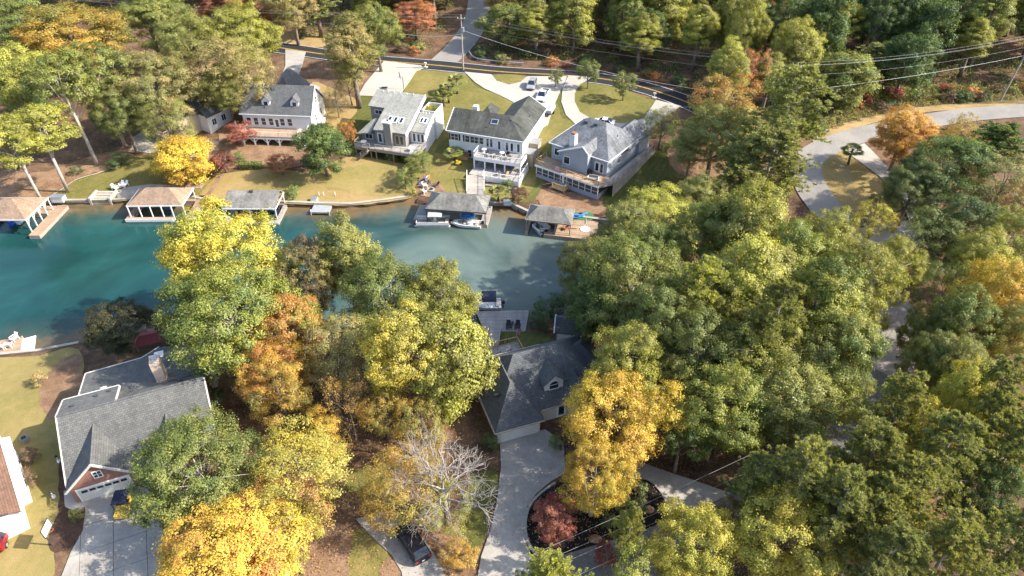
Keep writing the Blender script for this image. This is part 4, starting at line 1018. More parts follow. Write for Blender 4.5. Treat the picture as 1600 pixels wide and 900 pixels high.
roof_vents(h4, [(7.0, 2.4, ze + 1.6), (W - 2, 6.5, ze + 1.8), (W - 3.4, 3.0, ze + 1.9)])
win(h4, 'F', 0.4, 1.6, 4.6, 1.0, 1.4, 1, 1); win(h4, 'F', -1.2, 4.9, 4.5, 1.2, 1.4); door(h4, 'F', 0.4, 10.6, 3.15); win(h4, 'F', 0.4, 11.6, 4.2, 0.6, 1.8); win(h4, 'R', W - 0.4, 5, 4.4, 1.0, 1.3, 2, 1)
px0, px1 = -0.5, W + 0.2
one('porch_wall', S_blue, h4, (px0, px1, -3.5, -3.38, -1.2, 0.9), (px0, px0 + 0.12, -3.37, 0.39, -1.2, 0.9), (px1 - 0.12, px1, -3.37, 0.39, -1.2, 0.9))
M_screen = plain('insect_screen', (0.05, 0.06, 0.075), 0.35, 0.25, 0.8)
n = 0
cols = [px0 + 0.06 + i * (px1 - px0 - 0.12) / 10 for i in range(11)]
for a, b in zip(cols, cols[1:]):
    if 4.6 < (a + b) / 2 < 6.8: continue
    one('screen', M_screen, h4, (a + 0.06, b - 0.06, -3.46, -3.42, 0.92, 2.6))
posts(h4, [(x, -3.44) for x in cols], 0.9, 2.62, 0.12)
one('porch_rail', M_white, h4, (px0, px1, -3.5, -3.385, 1.5, 1.56))
one('screen', M_screen, h4, (px1 - 0.08, px1 - 0.04, -3.3, 0.3, 0.92, 2.6))
for x in (5.1, 6.2): door(h4, 'F', -3.4, x, 0.55, 0.85, 2.0)
one('deck_floor', M_wood, h4, (px0 - 0.2, W + 0.4, -3.7, 0.38, 2.65, 2.95)); one('deck_skirt', M_white, h4, (px0 - 0.2, W + 0.4, -3.76, -3.705, 2.55, 2.97))
railing(h4, [(px0 - 0.1, 0.2, 2.95), (px0 - 0.1, -3.6, 2.95), (W + 0.3, -3.6, 2.95), (W + 1.6, -1.4, 2.95)], 1.0, M_wood_tan, bal=False, mid=True)
m = MB(); m.add([(W + 0.42, -3.6, 2.6), (W + 2.0, -1.2, 2.6), (W + 2.0, D + 3.0, 2.6), (W + 0.42, D + 3.0, 2.6), (W + 0.42, -3.6, 2.9), (W + 2.0, -1.2, 2.9), (W + 2.0, D + 3.0, 2.9), (W + 0.42, D + 3.0, 2.9)], [(3, 2, 1, 0), (4, 5, 6, 7), (0, 1, 5, 4), (1, 2, 6, 5), (2, 3, 7, 6), (3, 0, 4, 7)]); m.build('side_deck', M_wood_grey, h4)
one('side_skirt', M_wood_grey, h4, (W + 1.9, W + 1.98, -1.1, D + 3.0, -0.5, 2.58))
railing(h4, [(W + 1.9, -1.2, 2.9), (W + 1.9, D + 2.9, 2.9)], 1.05, M_wood_grey)
one('landing', M_wood_tan, h4, (4.4, 7.2, -5.4, -3.6, 0.35, 0.5)); posts(h4, [(4.5, -5.3), (7.1, -5.3), (4.5, -3.75), (7.1, -3.75)], -0.9, 1.5, 0.14, M_wood_tan)
railing(h4, [(4.5, -5.35, 0.5), (7.1, -5.35, 0.5), (7.1, -3.7, 0.5)], 1.0, M_wood_tan, bal=True)
m = MB()
for i in range(6): m.box(4.4 - 0.32 * (i + 1), 4.4 - 0.32 * i, -5.3, -4.0, 0.3 - 0.19 * i, 0.36 - 0.19 * i)
m.bar((4.4, -5.35, 1.4), (2.4, -5.35, 0.3), 0.07, 0.1); m.bar((4.4, -5.35, 0.3), (2.4, -5.35, -0.8), 0.06, 0.22); m.bar((4.4, -4.0, 0.3), (2.4, -4.0, -0.8), 0.06, 0.22); m.build('stair', M_wood_tan, h4)
# towel over the rail, grill and sofa on the deck
o = tag(one('towel', plain('towel_pink', (0.62, 0.35, 0.36), 0.9), None, (-0.45, 0.45, -0.09, 0.09, -0.75, 0.06)), 'pink and white towel hung over the deck rail', 'towel'); o.location = on_house(h4, 4.4, -3.62, 3.98); o.rotation_euler = (0, 0, h4.rotation_euler.z)
gt = thing('grill', 'black covered grill on the deck of the blue grey house', 'grill', on_house(h4, 9.7, -0.8, 2.95), h4.rotation_euler.z)
m = MB(); m.box(-0.5, 0.5, -0.3, 0.3, 0.1, 0.8); m.build('cabinet', M_black, gt); m = MB(); m.dome((0, 0, 0.8), 0.5, 0.32, 0.32); m.build('lid', M_black, gt); m = MB(); m.box(-0.8, -0.5, -0.25, 0.25, 0.72, 0.78); m.build('shelf', M_metal, gt)
st = thing('sofa', 'pale outdoor sofa on the deck of the blue grey house', 'sofa', on_house(h4, 11.4, -2.2, 2.95), h4.rotation_euler.z + 0.3)
m = MB(); m.box(-0.9, 0.9, -0.4, 0.4, 0.1, 0.42); m.build('seat', M_grey, st, bevel=0.04); m = MB(); m.box(-0.9, 0.9, 0.25, 0.42, 0.42, 0.85); m.build('backrest', M_grey, st); m = MB(); m.box(-1.0, -0.9, -0.4, 0.4, 0, 0.62); m.box(0.9, 1.0, -0.4, 0.4, 0, 0.62); m.build('armrest', M_white, st)

# --- beige house behind the trees at left
h0 = thing('beige_house', 'beige house with deck half hidden behind the tawny oak', 'house', P(236, 188, 5.0), math.radians(-30)); h0.location.z = 1.2
m = MB(); m.box(-1, 9, 0, 10, -0.8, 6.2); gable_fill(m, -1, 9, 0, 6.2, 3.0); m.build('wall', S_beige, h0)
m = MB(); roof(m, -1.4, 9.4, -0.4, 10.4, 6.22, 3.3, 'y'); m.build('roof', R_grey, h0)
one('side_wall', S_white, h0, (9.0, 11.6, 5, 11, -0.5, 5.2)); m = MB(); roof(m, 8.9, 11.9, 4.7, 11.3, 5.22, 1.5, 'y'); m.build('side_roof', R_grey, h0)
for x in (1.0, 3.4): win(h0, 'F', 0, x, 4.6, 1.1, 1.4, 2, 1)
for x in (1.0, 4.0, 6.2): win(h0, 'F', 0, x, 1.5, 1.0, 1.4, 2, 1)
for y in (4.5, 7): win(h0, 'R', 11.6, y + 2, 3.6, 1.0, 1.3, 2, 1)
one('deck_floor', M_wood, h0, (-0.5, 7, -2.6, -0.01, 2.5, 2.75)); railing(h0, [(-0.45, -0.1, 2.75), (-0.45, -2.55, 2.75), (6.95, -2.55, 2.75), (6.95, -0.1, 2.75)], 1.0, S_beige); posts(h0, [(-0.4, -2.5), (3, -2.5), (6.9, -2.5)], -0.6, 2.5, 0.18, M_timber)

# --- near bank: brick-gabled house with long grey roof
zl = 2.35
r0 = P(88, 651, zl + 6.9); r1 = P(312, 591, zl + 6.9); dd_ = (r1 - r0); lrz = math.atan2(dd_.y, dd_.x); LW = dd_.length
yv = Vector((-math.sin(lrz), math.cos(lrz), 0))
org = r0 - yv * 6.9; lh = thing('brick_house', 'brick gabled house with long grey shingle roof and tan chimney', 'house', (org.x, org.y, zl), lrz)
W = LW + 0.4; ze = 2.75; ry = 6.9; rz_ = 6.9
sl = (rz_ - ze) / ry * 1.0
m = MB(); m.box(0.5, W - 0.5, 0.8, 13.0, -0.5, ze + 0.1); m.prism([(0.8, ze), (13.0, ze), (ry, rz_ - 0.45)], 'x', 0.5, W - 0.5); m.build('wall', B_red, lh)
m = MB(); roof(m, 0, W, 0.1, 13.7, ze, rz_ - ze, 'x', k=0.5); m.build('roof', R_mid, lh)
m = MB(); q = [(0.0, ry - 0.02, rz_ + 0.03), (5.9, ry - 0.02, rz_ + 0.03), (5.9, 10.6, rz_ - 1.1), (0.0, 10.6, rz_ - 1.1)]
m.add(q + [(x, y, z - 0.2) for x, y, z in q], [(0, 1, 2, 3), (7, 6, 5, 4), (0, 4, 5, 1), (1, 5, 6, 2), (2, 6, 7, 3), (3, 7, 4, 0)]); m.build('dormer_roof', R_mid, lh)
m = MB(); m.prism([(ry + 0.5, rz_ - 1.2), (10.4, 4.2), (10.4, rz_ - 1.28), (ry + 0.6, rz_ - 0.25)], 'x', 0.25, 5.7); m.build('dormer_wall', S_white, lh)
m = MB(); q = [(1.2, 9.6, 5.35), (W + 0.6, 9.6, 5.35), (W + 0.6, 17.2, 3.5), (9.6, 19.2, 3.05), (7.6, 17.4, 3.45), (1.2, 17.0, 3.55)]
m.add(q + [(x, y, z - 0.2) for x, y, z in q], [(0, 1, 2, 3, 4, 5), (11, 10, 9, 8, 7, 6)] + [(i, i + 6, (i + 1) % 6 + 6, (i + 1) % 6) for i in range(6)]); m.build('rear_roof', R_mid, lh)
one('rear_wall', S_cream, lh, (1.6, W + 0.2, 12.5, 16.6, -1.2, 3.3))
m = MB(); rake(m, (1.16, 9.7, 5.25), (1.16, 17.0, 3.46)); rake(m, (-0.06, ry, rz_ - 0.08), (-0.06, 0.1, ze - 0.08)); rake(m, (-0.06, ry, rz_ - 0.04), (-0.06, 10.6, rz_ - 1.18)); rake(m, (0, 10.66, rz_ - 1.2), (5.9, 10.66, rz_ - 1.2)); rake(m, (5.96, ry + 0.4, rz_ - 0.2), (5.96, 10.6, rz_ - 1.2)); rake(m, (1.2, 17.05, 3.46), (7.6, 17.46, 3.36)); rake(m, (7.6, 17.46, 3.36), (9.6, 19.26, 2.96)); rake(m, (W * 0.6, 13.75, ze - 0.1), (W, 13.75, ze - 0.1)); rake(m, (W + 0.06, ry, rz_ - 0.08), (W + 0.06, 0.1, ze - 0.08)); m.build_each('trim', S_cream, lh)
m = MB(); m.box(-0.02, W + 0.02, ry - 0.14, ry + 0.14, rz_ - 0.06, rz_ + 0.055); m.build('ridge_cap', R_grey, lh)
ch = one('chimney', plain('stucco_tan', (0.55, 0.42, 0.32), 0.9, 0.1), lh, (9.9, 11.0, 10.0, 11.6, 3.6, 8.2)); one('chimney_cap', M_metal, ch, (10.2, 10.8, 10.6, 11.2, 8.2, 8.45))
def gable_wing(parent, x0, x1, y0, y1, ze, rise, rmat, wmat, oh=0.3, z0=-0.5):
    m = MB(); m.box(x0 + oh, x1 - oh, y0 + oh, y1, z0, ze - 0.03); gable_fill(m, x0 + oh, x1 - oh, y0 + oh, ze - 0.03, rise - 0.15, 0.25, t=0.3); m.build('wing_wall', wmat, parent)
    m = MB(); roof(m, x0, x1, y0, y1, ze, rise, 'y'); m.build('wing_roof', rmat, parent)
    xm = (x0 + x1) / 2; m = MB(); rake(m, (x0, y0 - 0.05, ze - 0.1), (xm, y0 - 0.05, ze + rise - 0.1)); rake(m, (x1, y0 - 0.05, ze - 0.1), (xm, y0 - 0.05, ze + rise - 0.1)); m.build_each('wing_trim', S_cream, parent)
gable_wing(lh, -0.1, 6.9, -0.7, 7.0, ze + 0.02, 3.2, R_mid, B_red)
gable_wing(lh, 8.6, 12.8, -0.2, 7.0, ze + 0.02, 2.6, R_mid, B_red)
gd = one('garage_door', S_cream, lh, (0.85, 5.9, -0.46, -0.395, -0.2, 2.3)); one('door_frame', M_white, gd, (0.7, 0.85, -0.50, -0.4, -0.2, 2.45), (5.9, 6.05, -0.50, -0.4, -0.2, 2.45), (0.85, 5.9, -0.50, -0.4, 2.3, 2.45))
for i in range(6): one('pane', M_glass, gd, (1.15 + i * 0.78, 1.75 + i * 0.78, -0.49, -0.462, 1.72, 2.08))
win(lh, 'F', -0.4, 3.4, 3.9, 0.75, 0.9, 2, 2)
for x, y, z in ((1.2, 8.2, 6.45), (3.5, 9.2, 6.15), (4.8, 9.6, 6.0), (12.6, 8.0, 6.3)): one('roof_vent', M_dgrey, lh, (x, x + 0.35, y, y + 0.3, z - 0.3, z + 0.22))
one('skylight', M_white, lh, (9.2, 10.3, 16.2, 17.4, 3.5, 3.85))
dsh = thing('satellite_dish', 'white satellite dish on the rear slope of the brick house roof', 'satellite dish', on_house(lh, 4.0, 11.6, 4.75), lrz)
m = MB(); m.cyl(0, 0, -0.2, 0.55, 0.04, n=6); m.build('mast', M_metal, dsh)
m = MB(); m.M = Matrix.Translation((0, 0, 0.65)) @ Matrix.Rotation(R(-35), 4, 'X'); m.dome((0, 0, -0.14), 0.42, 0.42, 0.14, 14, 3); o = m.build('dish', M_white, dsh, smooth=True)
m = MB(); m.bar((0, 0.1, 0.5), (0, -0.5, 1.05), 0.03); m.build('arm', M_metal, dsh)

# --- dark hip roofed house in the centre
zc = 2.1
chs, WG = frame_house('dark_roof_house', 'brick house with dark hipped roof, arched dormer and lakeside deck', (774, 677), (851, 655.5), zc + 2.75, zc)
ze = 2.75; CW = 16.4
B_pale = bricky('brick_painted', (0.50, 0.47, 0.43), (0.60, 0.57, 0.53), (0.40, 0.38, 0.35), 0.24, 0.08, 0.01, 0.9, 0.1, 0.4)
m = MB(); m.box(0.4, CW - 0.8, 1.9, 11.8, -0.6, ze - 0.03); m.box(0.4, WG - 0.4, 0.4, 2.0, -0.4, ze - 0.04); m.build('wall', B_pale, chs)
m = MB(); roof(m, 0, CW - 0.4, 1.5, 12.2, ze, 5.0, 'x', 4.6, 6.0); m.build('roof', R_char, chs)
m = MB(); roof(m, -0.02, WG, -0.02, 8.2, ze + 0.01, 3.9, 'y', 3.6, 0.0); m.build('garage_roof', R_char, chs)
m = MB(); roof(m, CW - 6.0, CW + 0.6, 4.6, 11.9, ze - 0.25, 2.7, 'x', 2.6, 2.8); m.build('rear_roof', R_char, chs); one('rear_wall', B_pale, chs, (CW - 5.6, CW + 0.2, 5.0, 11.5, -0.6, ze - 0.35))
m = MB(); eaves(m, 0, WG, -0.02, 8, ze, sides='FL'); eaves(m, WG + 0.2, CW, 1.5, 6, ze, sides='F'); eaves(m, 0, CW - 6.1, 3, 12.2, ze, sides='B'); m.build_each('gutter', plain('gutter_tan', (0.38, 0.32, 0.25), 0.6), chs)
m = MB(); roof(m, -0.35, 3.2, 7.4, 10.6, ze + 0.9, 1.5, 'x', 0, 0, 0.12); m.build('side_gable_roof', R_char, chs); one('side_gable_wall', S_white, chs, (-0.05, 2.5, 7.7, 10.3, ze - 0.2, ze + 0.85))
m = MB(); roof(m, 9.6, 13.4, 0.6, 7.5, ze + 0.03, 2.6, 'y', 0, 0); m.build('front_gable_roof', R_char, chs); m = MB(); m.box(10.0, 13.0, 1.0, 2.0, -0.4, ze); gable_fill(m, 10.0, 13.0, 1.0, ze - 0.02, 2.0, 0.15); m.build('front_gable_wall', S_white, chs); win(chs, 'F', 1.0, 11.5, 1.5, 1.2, 1.3, 2, 2)
q = MB(); q.box(7.3, 9.7, 3.0, 5.8, ze + 0.6, ze + 2.6); gable_fill(q, 7.3, 9.7, 3.0, ze + 2.6, 1.3, 0.12); dm = q.build('dormer', S_white, chs)
r = MB(); roof(r, 6.95, 10.05, 2.65, 8.0, ze + 2.62, 1.45, 'y', 0, 0, 0.12); r.build('dormer_roof', R_char, dm)
g = MB(); g.prism([(7.95, ze + 1.55), (9.05, ze + 1.55), (9.05, ze + 2.3), (8.8, ze + 2.62), (8.5, ze + 2.72), (8.2, ze + 2.62), (7.95, ze + 2.3)], 'y', 2.93, 2.985); g.build('arched_pane', M_glass, dm); one('sill', M_white, dm, (7.85, 9.15, 2.9, 2.99, ze + 1.42, ze + 1.53), (7.9, 9.1, 2.9, 2.98, ze + 2.2, ze + 2.26))
one('garage_door', plain('door_grey', (0.55, 0.54, 0.52), 0.6, 0.1), chs, (0.75, WG - 0.75, 0.33, 0.395, -0.3, 2.2)); door(chs, 'F', 1.9, WG + 3.0, 0.1, 1.0, 2.1)
win(chs, 'F', 1.9, WG + 5.6, 1.5, 1.4, 1.4, 2, 2); one('porch_vent', M_black, chs, (1.0, 2.2, 3.4, 3.7, ze + 2.1, ze + 2.5))
for x in (2, 5, 8): win(chs, 'B', 11.8, x, 1.4, 1.4, 1.5, 2, 1)
one('deck_floor', M_wood_grey, chs, (-2.0, 8.6, 11.9, 16.2, 0.0, 0.25))
railing(chs, [(-1.9, 16.1, 0.25), (0.4, 16.1, 0.25)], 1.0, M_wood_tan); railing(chs, [(3.2, 16.1, 0.25), (8.5, 16.1, 0.25), (8.5, 13.0, 0.25)], 1.0, M_wood_tan)
M_teak = plain('teak', (0.30, 0.22, 0.16), 0.8, 0.2)
for i, (x, lb) in enumerate(((4.2, 'weathered chair at the left of the dark roofed house deck'), (5.4, 'weathered chair at the middle of the dark roofed house deck'), (6.9, 'weathered chair at the right of the dark roofed house deck'))):
    t = thing('deck_chair', lb, 'chair', on_house(chs, x, 14.4, 0.25), chs.rotation_euler.z, 'chairs on the dark roofed house deck')
    one('seat', M_teak, t, (-0.3, 0.3, -0.3, 0.3, 0.35, 0.42)); m = MB(); m.bar((0, -0.32, 0.4), (0, -0.5, 1.0), 0.6, 0.06); m.build('backrest', M_teak, t)
    for a in (-0.27, 0.27):
        for b in (-0.27, 0.27): one('leg', M_teak, t, (a - 0.03, a + 0.03, b - 0.03, b + 0.03, 0, 0.35))
fl = thing('flag', 'small flag hanging from a short pole at the deck corner', 'flag', on_house(chs, 8.5, 16.4, 0.0))
m = MB(); m.tube([(0, 0, 0), (0.1, 0, 2.4)], 0.03, 5); m.build('flag_pole', M_white, fl)
m = MB()
for i in range(7): m.M = Matrix.Identity(4); m.add([(0.1, 0, 2.35 - i * 0.16), (0.75 - 0.05 * i, 0.06 * (i % 2), 2.2 - i * 0.15), (0.75 - 0.05 * (i + 1), 0.06 * ((i + 1) % 2), 2.2 - (i + 1) * 0.15), (0.1, 0, 2.35 - (i + 1) * 0.16)], [(0, 1, 2, 3)])
m.build('cloth', plain('flag_cloth', (0.5, 0.2, 0.22), 0.9, 0.5, 6), fl)
# gangway to the dock
gw0, gw1 = P(768, 546, zc + 0.25), P(774, 516, 0.7)
# --- lakeside shed
sh = thing('garden_shed', 'small grey shed with dark roof and white doors by the lake', 'shed', P(868, 537, 1.4), R(-7)); sh.scale = (1.13, 1.13, 1.13)
m = MB(); m.box(0, 3.0, 0, 2.9, -0.9, 2.1); m.prism([(0, 2.08), (2.9, 2.08), (1.45, 2.95)], 'x', 0, 3.0); m.build('wall', S_blue, sh)
m = MB(); roof(m, -0.2, 3.2, -0.25, 3.15, 2.02, 1.15, 'x', th=0.1); m.build('roof', R_char, sh)
for x in (0.6, 1.35): door(sh, 'F', 0, x, 0.1, 0.7, 1.7, glass=False)
win(sh, 'F', 0, 2.4, 1.35, 0.55, 0.55, 2, 2); m = MB(); rake(m, (-0.25, -0.25, 1.95), (-0.25, 1.45, 3.08)); rake(m, (-0.25, 3.15, 1.95), (-0.25, 1.45, 3.08)); m.build_each('trim', M_white, sh)

# --- white house at the left edge
e0 = P(0, 691, 6.2); e1 = P(22, 764, 6.2); dv = (e0 - e1); wrz = math.atan2(dv.y, dv.x) - math.pi / 2
wh = thing('white_house', 'white sided house with brown roof cut by the left edge', 'house', (e1.x, e1.y, 2.3), wrz)
one('wall', S_white, wh, (-9.5, -0.35, -3.0, 12.0, -0.5, 3.87)); m = MB(); roof(m, -10, 0, -3.4, 12.4, 3.9, 3.0, 'y'); m.build('roof', R_brown, wh)
m = MB(); eaves(m, -10, 0, -3.4, 12.4, 3.9, sides='R'); m.build_each('gutter', M_white, wh)
m = MB(); m.box(-0.34, 0.5, 0.6, 9.0, -0.5, 2.9); m.build('side_wing', S_white, wh); m = MB(); q = [(-0.36, 0.3, 3.4), (0.8, 0.3, 2.95), (0.8, 9.3, 2.95), (-0.36, 9.3, 3.4)]; m.add(q + [(x, y, z - 0.12) for x, y, z in q], [(0, 1, 2, 3), (7, 6, 5, 4), (0, 4, 5, 1), (1, 5, 6, 2), (2, 6, 7, 3), (3, 7, 4, 0)]); m.build('wing_roof', M_white, wh)
for y in (2.5, 6.5): win(wh, 'R', 0.5, y, 1.4, 0.9, 1.3, 1, 2)
ac = thing('air_conditioner', 'round air conditioner beside the white wall at the left edge', 'air conditioner', G(41, 690)); m = MB(); m.cyl(0, 0, 0, 0.75, 0.42, n=12); m.build('casing', M_grey, ac); m = MB(); m.cyl(0, 0, 0.75, 0.79, 0.3, n=12); m.build('fan_grille', M_black, ac)
# ------------------------------------------------------------------ shore walls, boathouses, docks
M_wall = bricky('seawall_concrete', (0.33, 0.31, 0.28), (0.40, 0.375, 0.34), (0.2, 0.19, 0.17), 1.8, 0.5, 0.012, 0.9, 0.25, 0.4)
def seawall(label, px, top=0.82, w=0.42):
    t = thing('seawall', label, 'wall', (0, 0, 0)); m = MB(); cp = MB()
    ps = [P(u, v, 0.0) for u, v in px]
    for i, (a, b) in enumerate(zip(ps, ps[1:])):
        d = (b - a).normalized(); e = d * 0.1
        m.bar(a - e + Vector((0, 0, -0.6)), b + e + Vector((0, 0, -0.6)), w, 2 * (0.6 + top) - 0.01 * (i % 2)); cp.bar(a - e * 1.5 + Vector((0, 0, top + 0.05 + 0.003 * (i % 2))), b + e * 1.5 + Vector((0, 0, top + 0.05 + 0.003 * (i % 2))), w + 0.14, 0.1)
    m.build('wall_face', M_wall, t); cp.build('coping', M_conc_old, t)
seawall('low grey seawall below the bright green lawn', [(60, 320), (80, 319), (146, 318), (192, 317)])
seawall('grey seawall below the golden lawn', [(298, 313), (325, 317), (347, 319), (392, 321), (430, 320), (500, 323), (548, 324), (600, 318), (640, 312)])
seawall('seawall between the two boathouses with the small palm', [(760, 322), (800, 324), (828, 337), (905, 344), (965, 352)])
seawall('thin seawall along the near lawn at left', [(0, 559), (62, 553), (124, 541)], 0.7, 0.3)
def boathouse(label, A, B, ze, D, rmat, rise, hip, decks, post_pts, name='boathouse', k=0.5, pm=None, walls=()):
    a = P(*A, ze); b = P(*B, ze); d = b - a; Wb = d.length
    t = thing(name, label, 'boathouse', (a.x, a.y, 0), math.atan2(d.y, d.x))
    m = MB(); roof(m, 0, Wb, 0, D, ze, rise, 'x', hip * D * 0.5, hip * D * 0.5, 0.14, k); m.build('roof', rmat, t)
    m = MB(); eaves(m, 0, Wb, 0, D, ze, 0.08, 0.24); m.build_each('fascia', pm or M_white, t)
    for x0, x1, y0, y1, z in decks:
        f = lambda q: q * Wb
        o = MB(); n = max(2, int((f(x1) - f(x0)) / 0.3)) if (f(x1) - f(x0)) > (y1 - y0) else max(2, int((y1 - y0) / 0.3))
        for i in range(n):
            if (f(x1) - f(x0)) > (y1 - y0): o.box(f(x0) + (f(x1) - f(x0)) * i / n + 0.012, f(x0) + (f(x1) - f(x0)) * (i + 1) / n - 0.012, y0, y1, z - 0.07, z)
            else: o.box(f(x0), f(x1), y0 + (y1 - y0) * i / n + 0.012, y0 + (y1 - y0) * (i + 1) / n - 0.012, z - 0.07, z)
        dk = o.build('deck_planks', M_wood if 'tan' in label else M_wood_grey, t); dk['kind'] = 'stuff'
        one('dock_frame', M_timber, t, (f(x0) + 0.02, f(x1) - 0.02, y0 + 0.02, y1 - 0.02, -0.5, z - 0.075))
    for x, y in post_pts: 
        m = MB(); m.box(x * Wb - 0.075, x * Wb + 0.075, y - 0.075, y + 0.075, -1.2, ze - 0.02); m.build('post', pm or M_white, t)
    return t, Wb
b1, w = boathouse('tan roofed boathouse at the left edge with a long right hand dock', (-38, 343), (40, 343), 3.1, 7.2, R_tan, 2.0, 1.0, [(0, 1.0, 5.6, 8.2, 0.7), (1.02, 1.24, -1.4, 8.4, 0.72), (0, 0.06, -0.2, 5.55, 0.7)], [(1.01, -0.1 + i * 1.75) for i in range(5)] + [(0.02, 0.1), (0.5, 7), (0.02, 7)])
m = MB(); 
for i in range(4): m.bar((1.01 * w, -0.1 + i * 1.75, 1.9), (1.01 * w, 0.7 + i * 1.75, 3.0), 0.1)
m.build_each('brace', M_white, b1)
b2, w = boathouse('tan roofed boathouse with white posts beside the fire ring', (197, 321.5), (284, 320.5), 3.0, 6.0, R_tan, 1.9, 0.95, [(-0.06, 0.80, -1.0, -0.3, 0.75), (-0.06, 1.0, 5.0, 7.0, 0.75), (-0.06, 0.05, -0.28, 4.98, 0.75), (1.02, 1.16, -1.4, 7.0, 0.75)], [(0.02, -0.2), (0.22, -0.2), (0.42, -0.2), (0.62, -0.2), (0.80, -0.2), (1.02, -0.2), (0.02, 5.9), (0.98, 5.9)])
one('side_roof', R_tan, b2, (0.83 * w, 1.14 * w, 6.02, 7.8, 2.72, 2.88)); one('dock_skirt', M_white, b2, (-0.06 * w, 0.8 * w, -1.06, -1.005, 0.25, 0.78))
b3, w = boathouse('pale grey roofed boathouse with a runabout inside', (347, 325.5), (430, 325.5), 2.9, 5.6, R_bh2, 1.3, 0.0, [(0, 1.04, -1.0, -0.35, 0.6), (0, 1.0, 4.8, 5.6, 0.6), (0, 0.10, -0.34, 4.79, 0.6), (0.97, 1.04, -0.34, 4.79, 0.6)], [(0.02, 0.1), (0.5, 0.1), (0.985, 0.1), (0.02, 5.3), (0.5, 5.3), (0.985, 5.3)], k=0.72)
one('roof_box', M_dgrey, b3, (0.44 * w, 0.5 * w, 3.4, 4.0, 3.8, 4.35)); one('dock_skirt', M_white, b3, (0, 1.04 * w, -1.06, -1.005, 0.2, 0.62))
b4, w = boathouse('grey roofed boathouse with two boats moored in front', (664, 326), (759, 332.5), 3.2, 5.9, R_bh, 1.5, 0.75, [(0, 1.02, 3.2, 6.2, 0.7), (-0.22, -0.02, 0.2, 5.2, 0.62), (0.9, 1.02, 0.0, 3.15, 0.7), (0.22, 0.62, 0.3, 3.15, 0.7)], [(0.02, 0.1), (0.45, 0.1), (0.62, 0.1), (0.985, 0.1), (0.02, 5.6), (0.985, 5.6)], pm=M_dgrey)
b5, w = boathouse('small grey roofed boathouse with tan deck and lounge', (821, 342.5), (892, 350.5), 3.1, 5.0, R_bh, 1.3, 0.7, [(0, 1.55, 3.6, 5.4, 0.75), (0.42, 1.55, -0.5, 0.5, 0.73), (0.62, 1.55, 0.55, 3.55, 0.75), (0, 0.06, -0.4, 3.55, 0.7)], [(0.02, 0.1), (0.33, 0.1), (0.66, 0.1), (0.985, 0.1), (0.02, 4.8), (0.985, 4.8)], pm=M_timber)

def dock(label, quad_px, z, mat, name='dock', plank=0.15, cat='dock', deck='planks', pile=True):
    q = [P(u, v, z) for u, v in quad_px]; t = thing(name, label, cat, (0, 0, 0))
    a, b, c, d = q; L = (b - a).length; n = max(3, int(L / plank)); m = MB()
    for i in range(n):
        f0, f1 = (i + 0.05) / n, (i + 0.95) / n; jz = Vector((0, 0, 0.006 * ((i * 7) % 3)))
        p = [a + (b - a) * f0, a + (b - a) * f1, d + (c - d) * f1, d + (c - d) * f0]
        p = [x + jz for x in p]
        m.add([tuple(x) for x in p] + [(x.x, x.y, x.z - 0.05) for x in p], [(0, 1, 2, 3), (7, 6, 5, 4), (0, 4, 5, 1), (1, 5, 6, 2), (2, 6, 7, 3), (3, 7, 4, 0)])
    o = m.build('planks', mat, t); o['kind'] = 'stuff'
    cen = (a + b + c + d) / 4; m = MB(); p = [cen + (x - cen) * 0.98 for x in q]
    m.add([(x.x, x.y, z - 0.06) for x in p] + [(x.x, x.y, z - 0.4) for x in p], [(0, 1, 2, 3), (7, 6, 5, 4), (0, 4, 5, 1), (1, 5, 6, 2), (2, 6, 7, 3), (3, 7, 4, 0)]); m.build('dock_frame', M_timber, t)
    if pile:
        for x in p:
            m = MB(); m.cyl(x.x, x.y, -1.5, z + 0.12, 0.12, n=8); m.build('pile', M_timber, t)
    return t
dk = dock('plain grey floating dock below the golden lawn', [(485, 331.5), (514, 332), (525, 306.5), (497, 306)], 0.65, plain('dock_grey', (0.30, 0.32, 0.33), 0.8, 0.12), plank=0.3)
for u in (487, 500, 512): 
    p = P(u, 333, 0.1); m = MB(); m.cyl(p.x, p.y + 0.3, -0.3, 0.55, 0.3, n=9); m.build('float', M_white, dk)
for u in (499, 506, 524): p = P(u, 306, 0.65); m = MB(); m.cyl(p.x, p.y, 0, 1.5, 0.06, n=6); m.build('mooring_post', M_white, dk)
dock('pale weathered plank dock behind the dark roofed house', [(743.5, 486.5), (827, 484.5), (821, 518), (757, 518)], 0.75, M_wood_grey, plank=0.22)
m = MB(); gt = thing('gangway', 'weathered plank gangway from the deck down to the dock', 'gangway', (0, 0, 0))
a, b = gw0, gw1; dv = (b - a); sd = Vector((dv.y, -dv.x, 0)).normalized()
for i in range(16): m.bar(a + dv * ((i + 0.5) / 16) - sd * 0.85, a + dv * ((i + 0.5) / 16) + sd * 0.85, dv.length / 17, 0.05)
o = m.build('planks', M_wood_grey, gt); o['kind'] = 'stuff'
for s in (-0.85, 0.85): railing(gt, [tuple(a + sd * s), tuple(a + dv * 0.95 + sd * s)], 1.0, M_timber, bal=False, mid=True)
dock('brown plank dock at the left edge of the near shore', [(-25, 536), (35, 526), (30, 560), (-25, 566)], 0.6, M_wood, plank=0.2)
mt = thing('floating_mat', 'white ridged floating mat beside the brown dock', 'floating mat', (0, 0, 0)); q = [P(u, v, 0.12) for u, v in ((34, 531), (57, 525), (54, 551), (31, 556))]
m = MB()
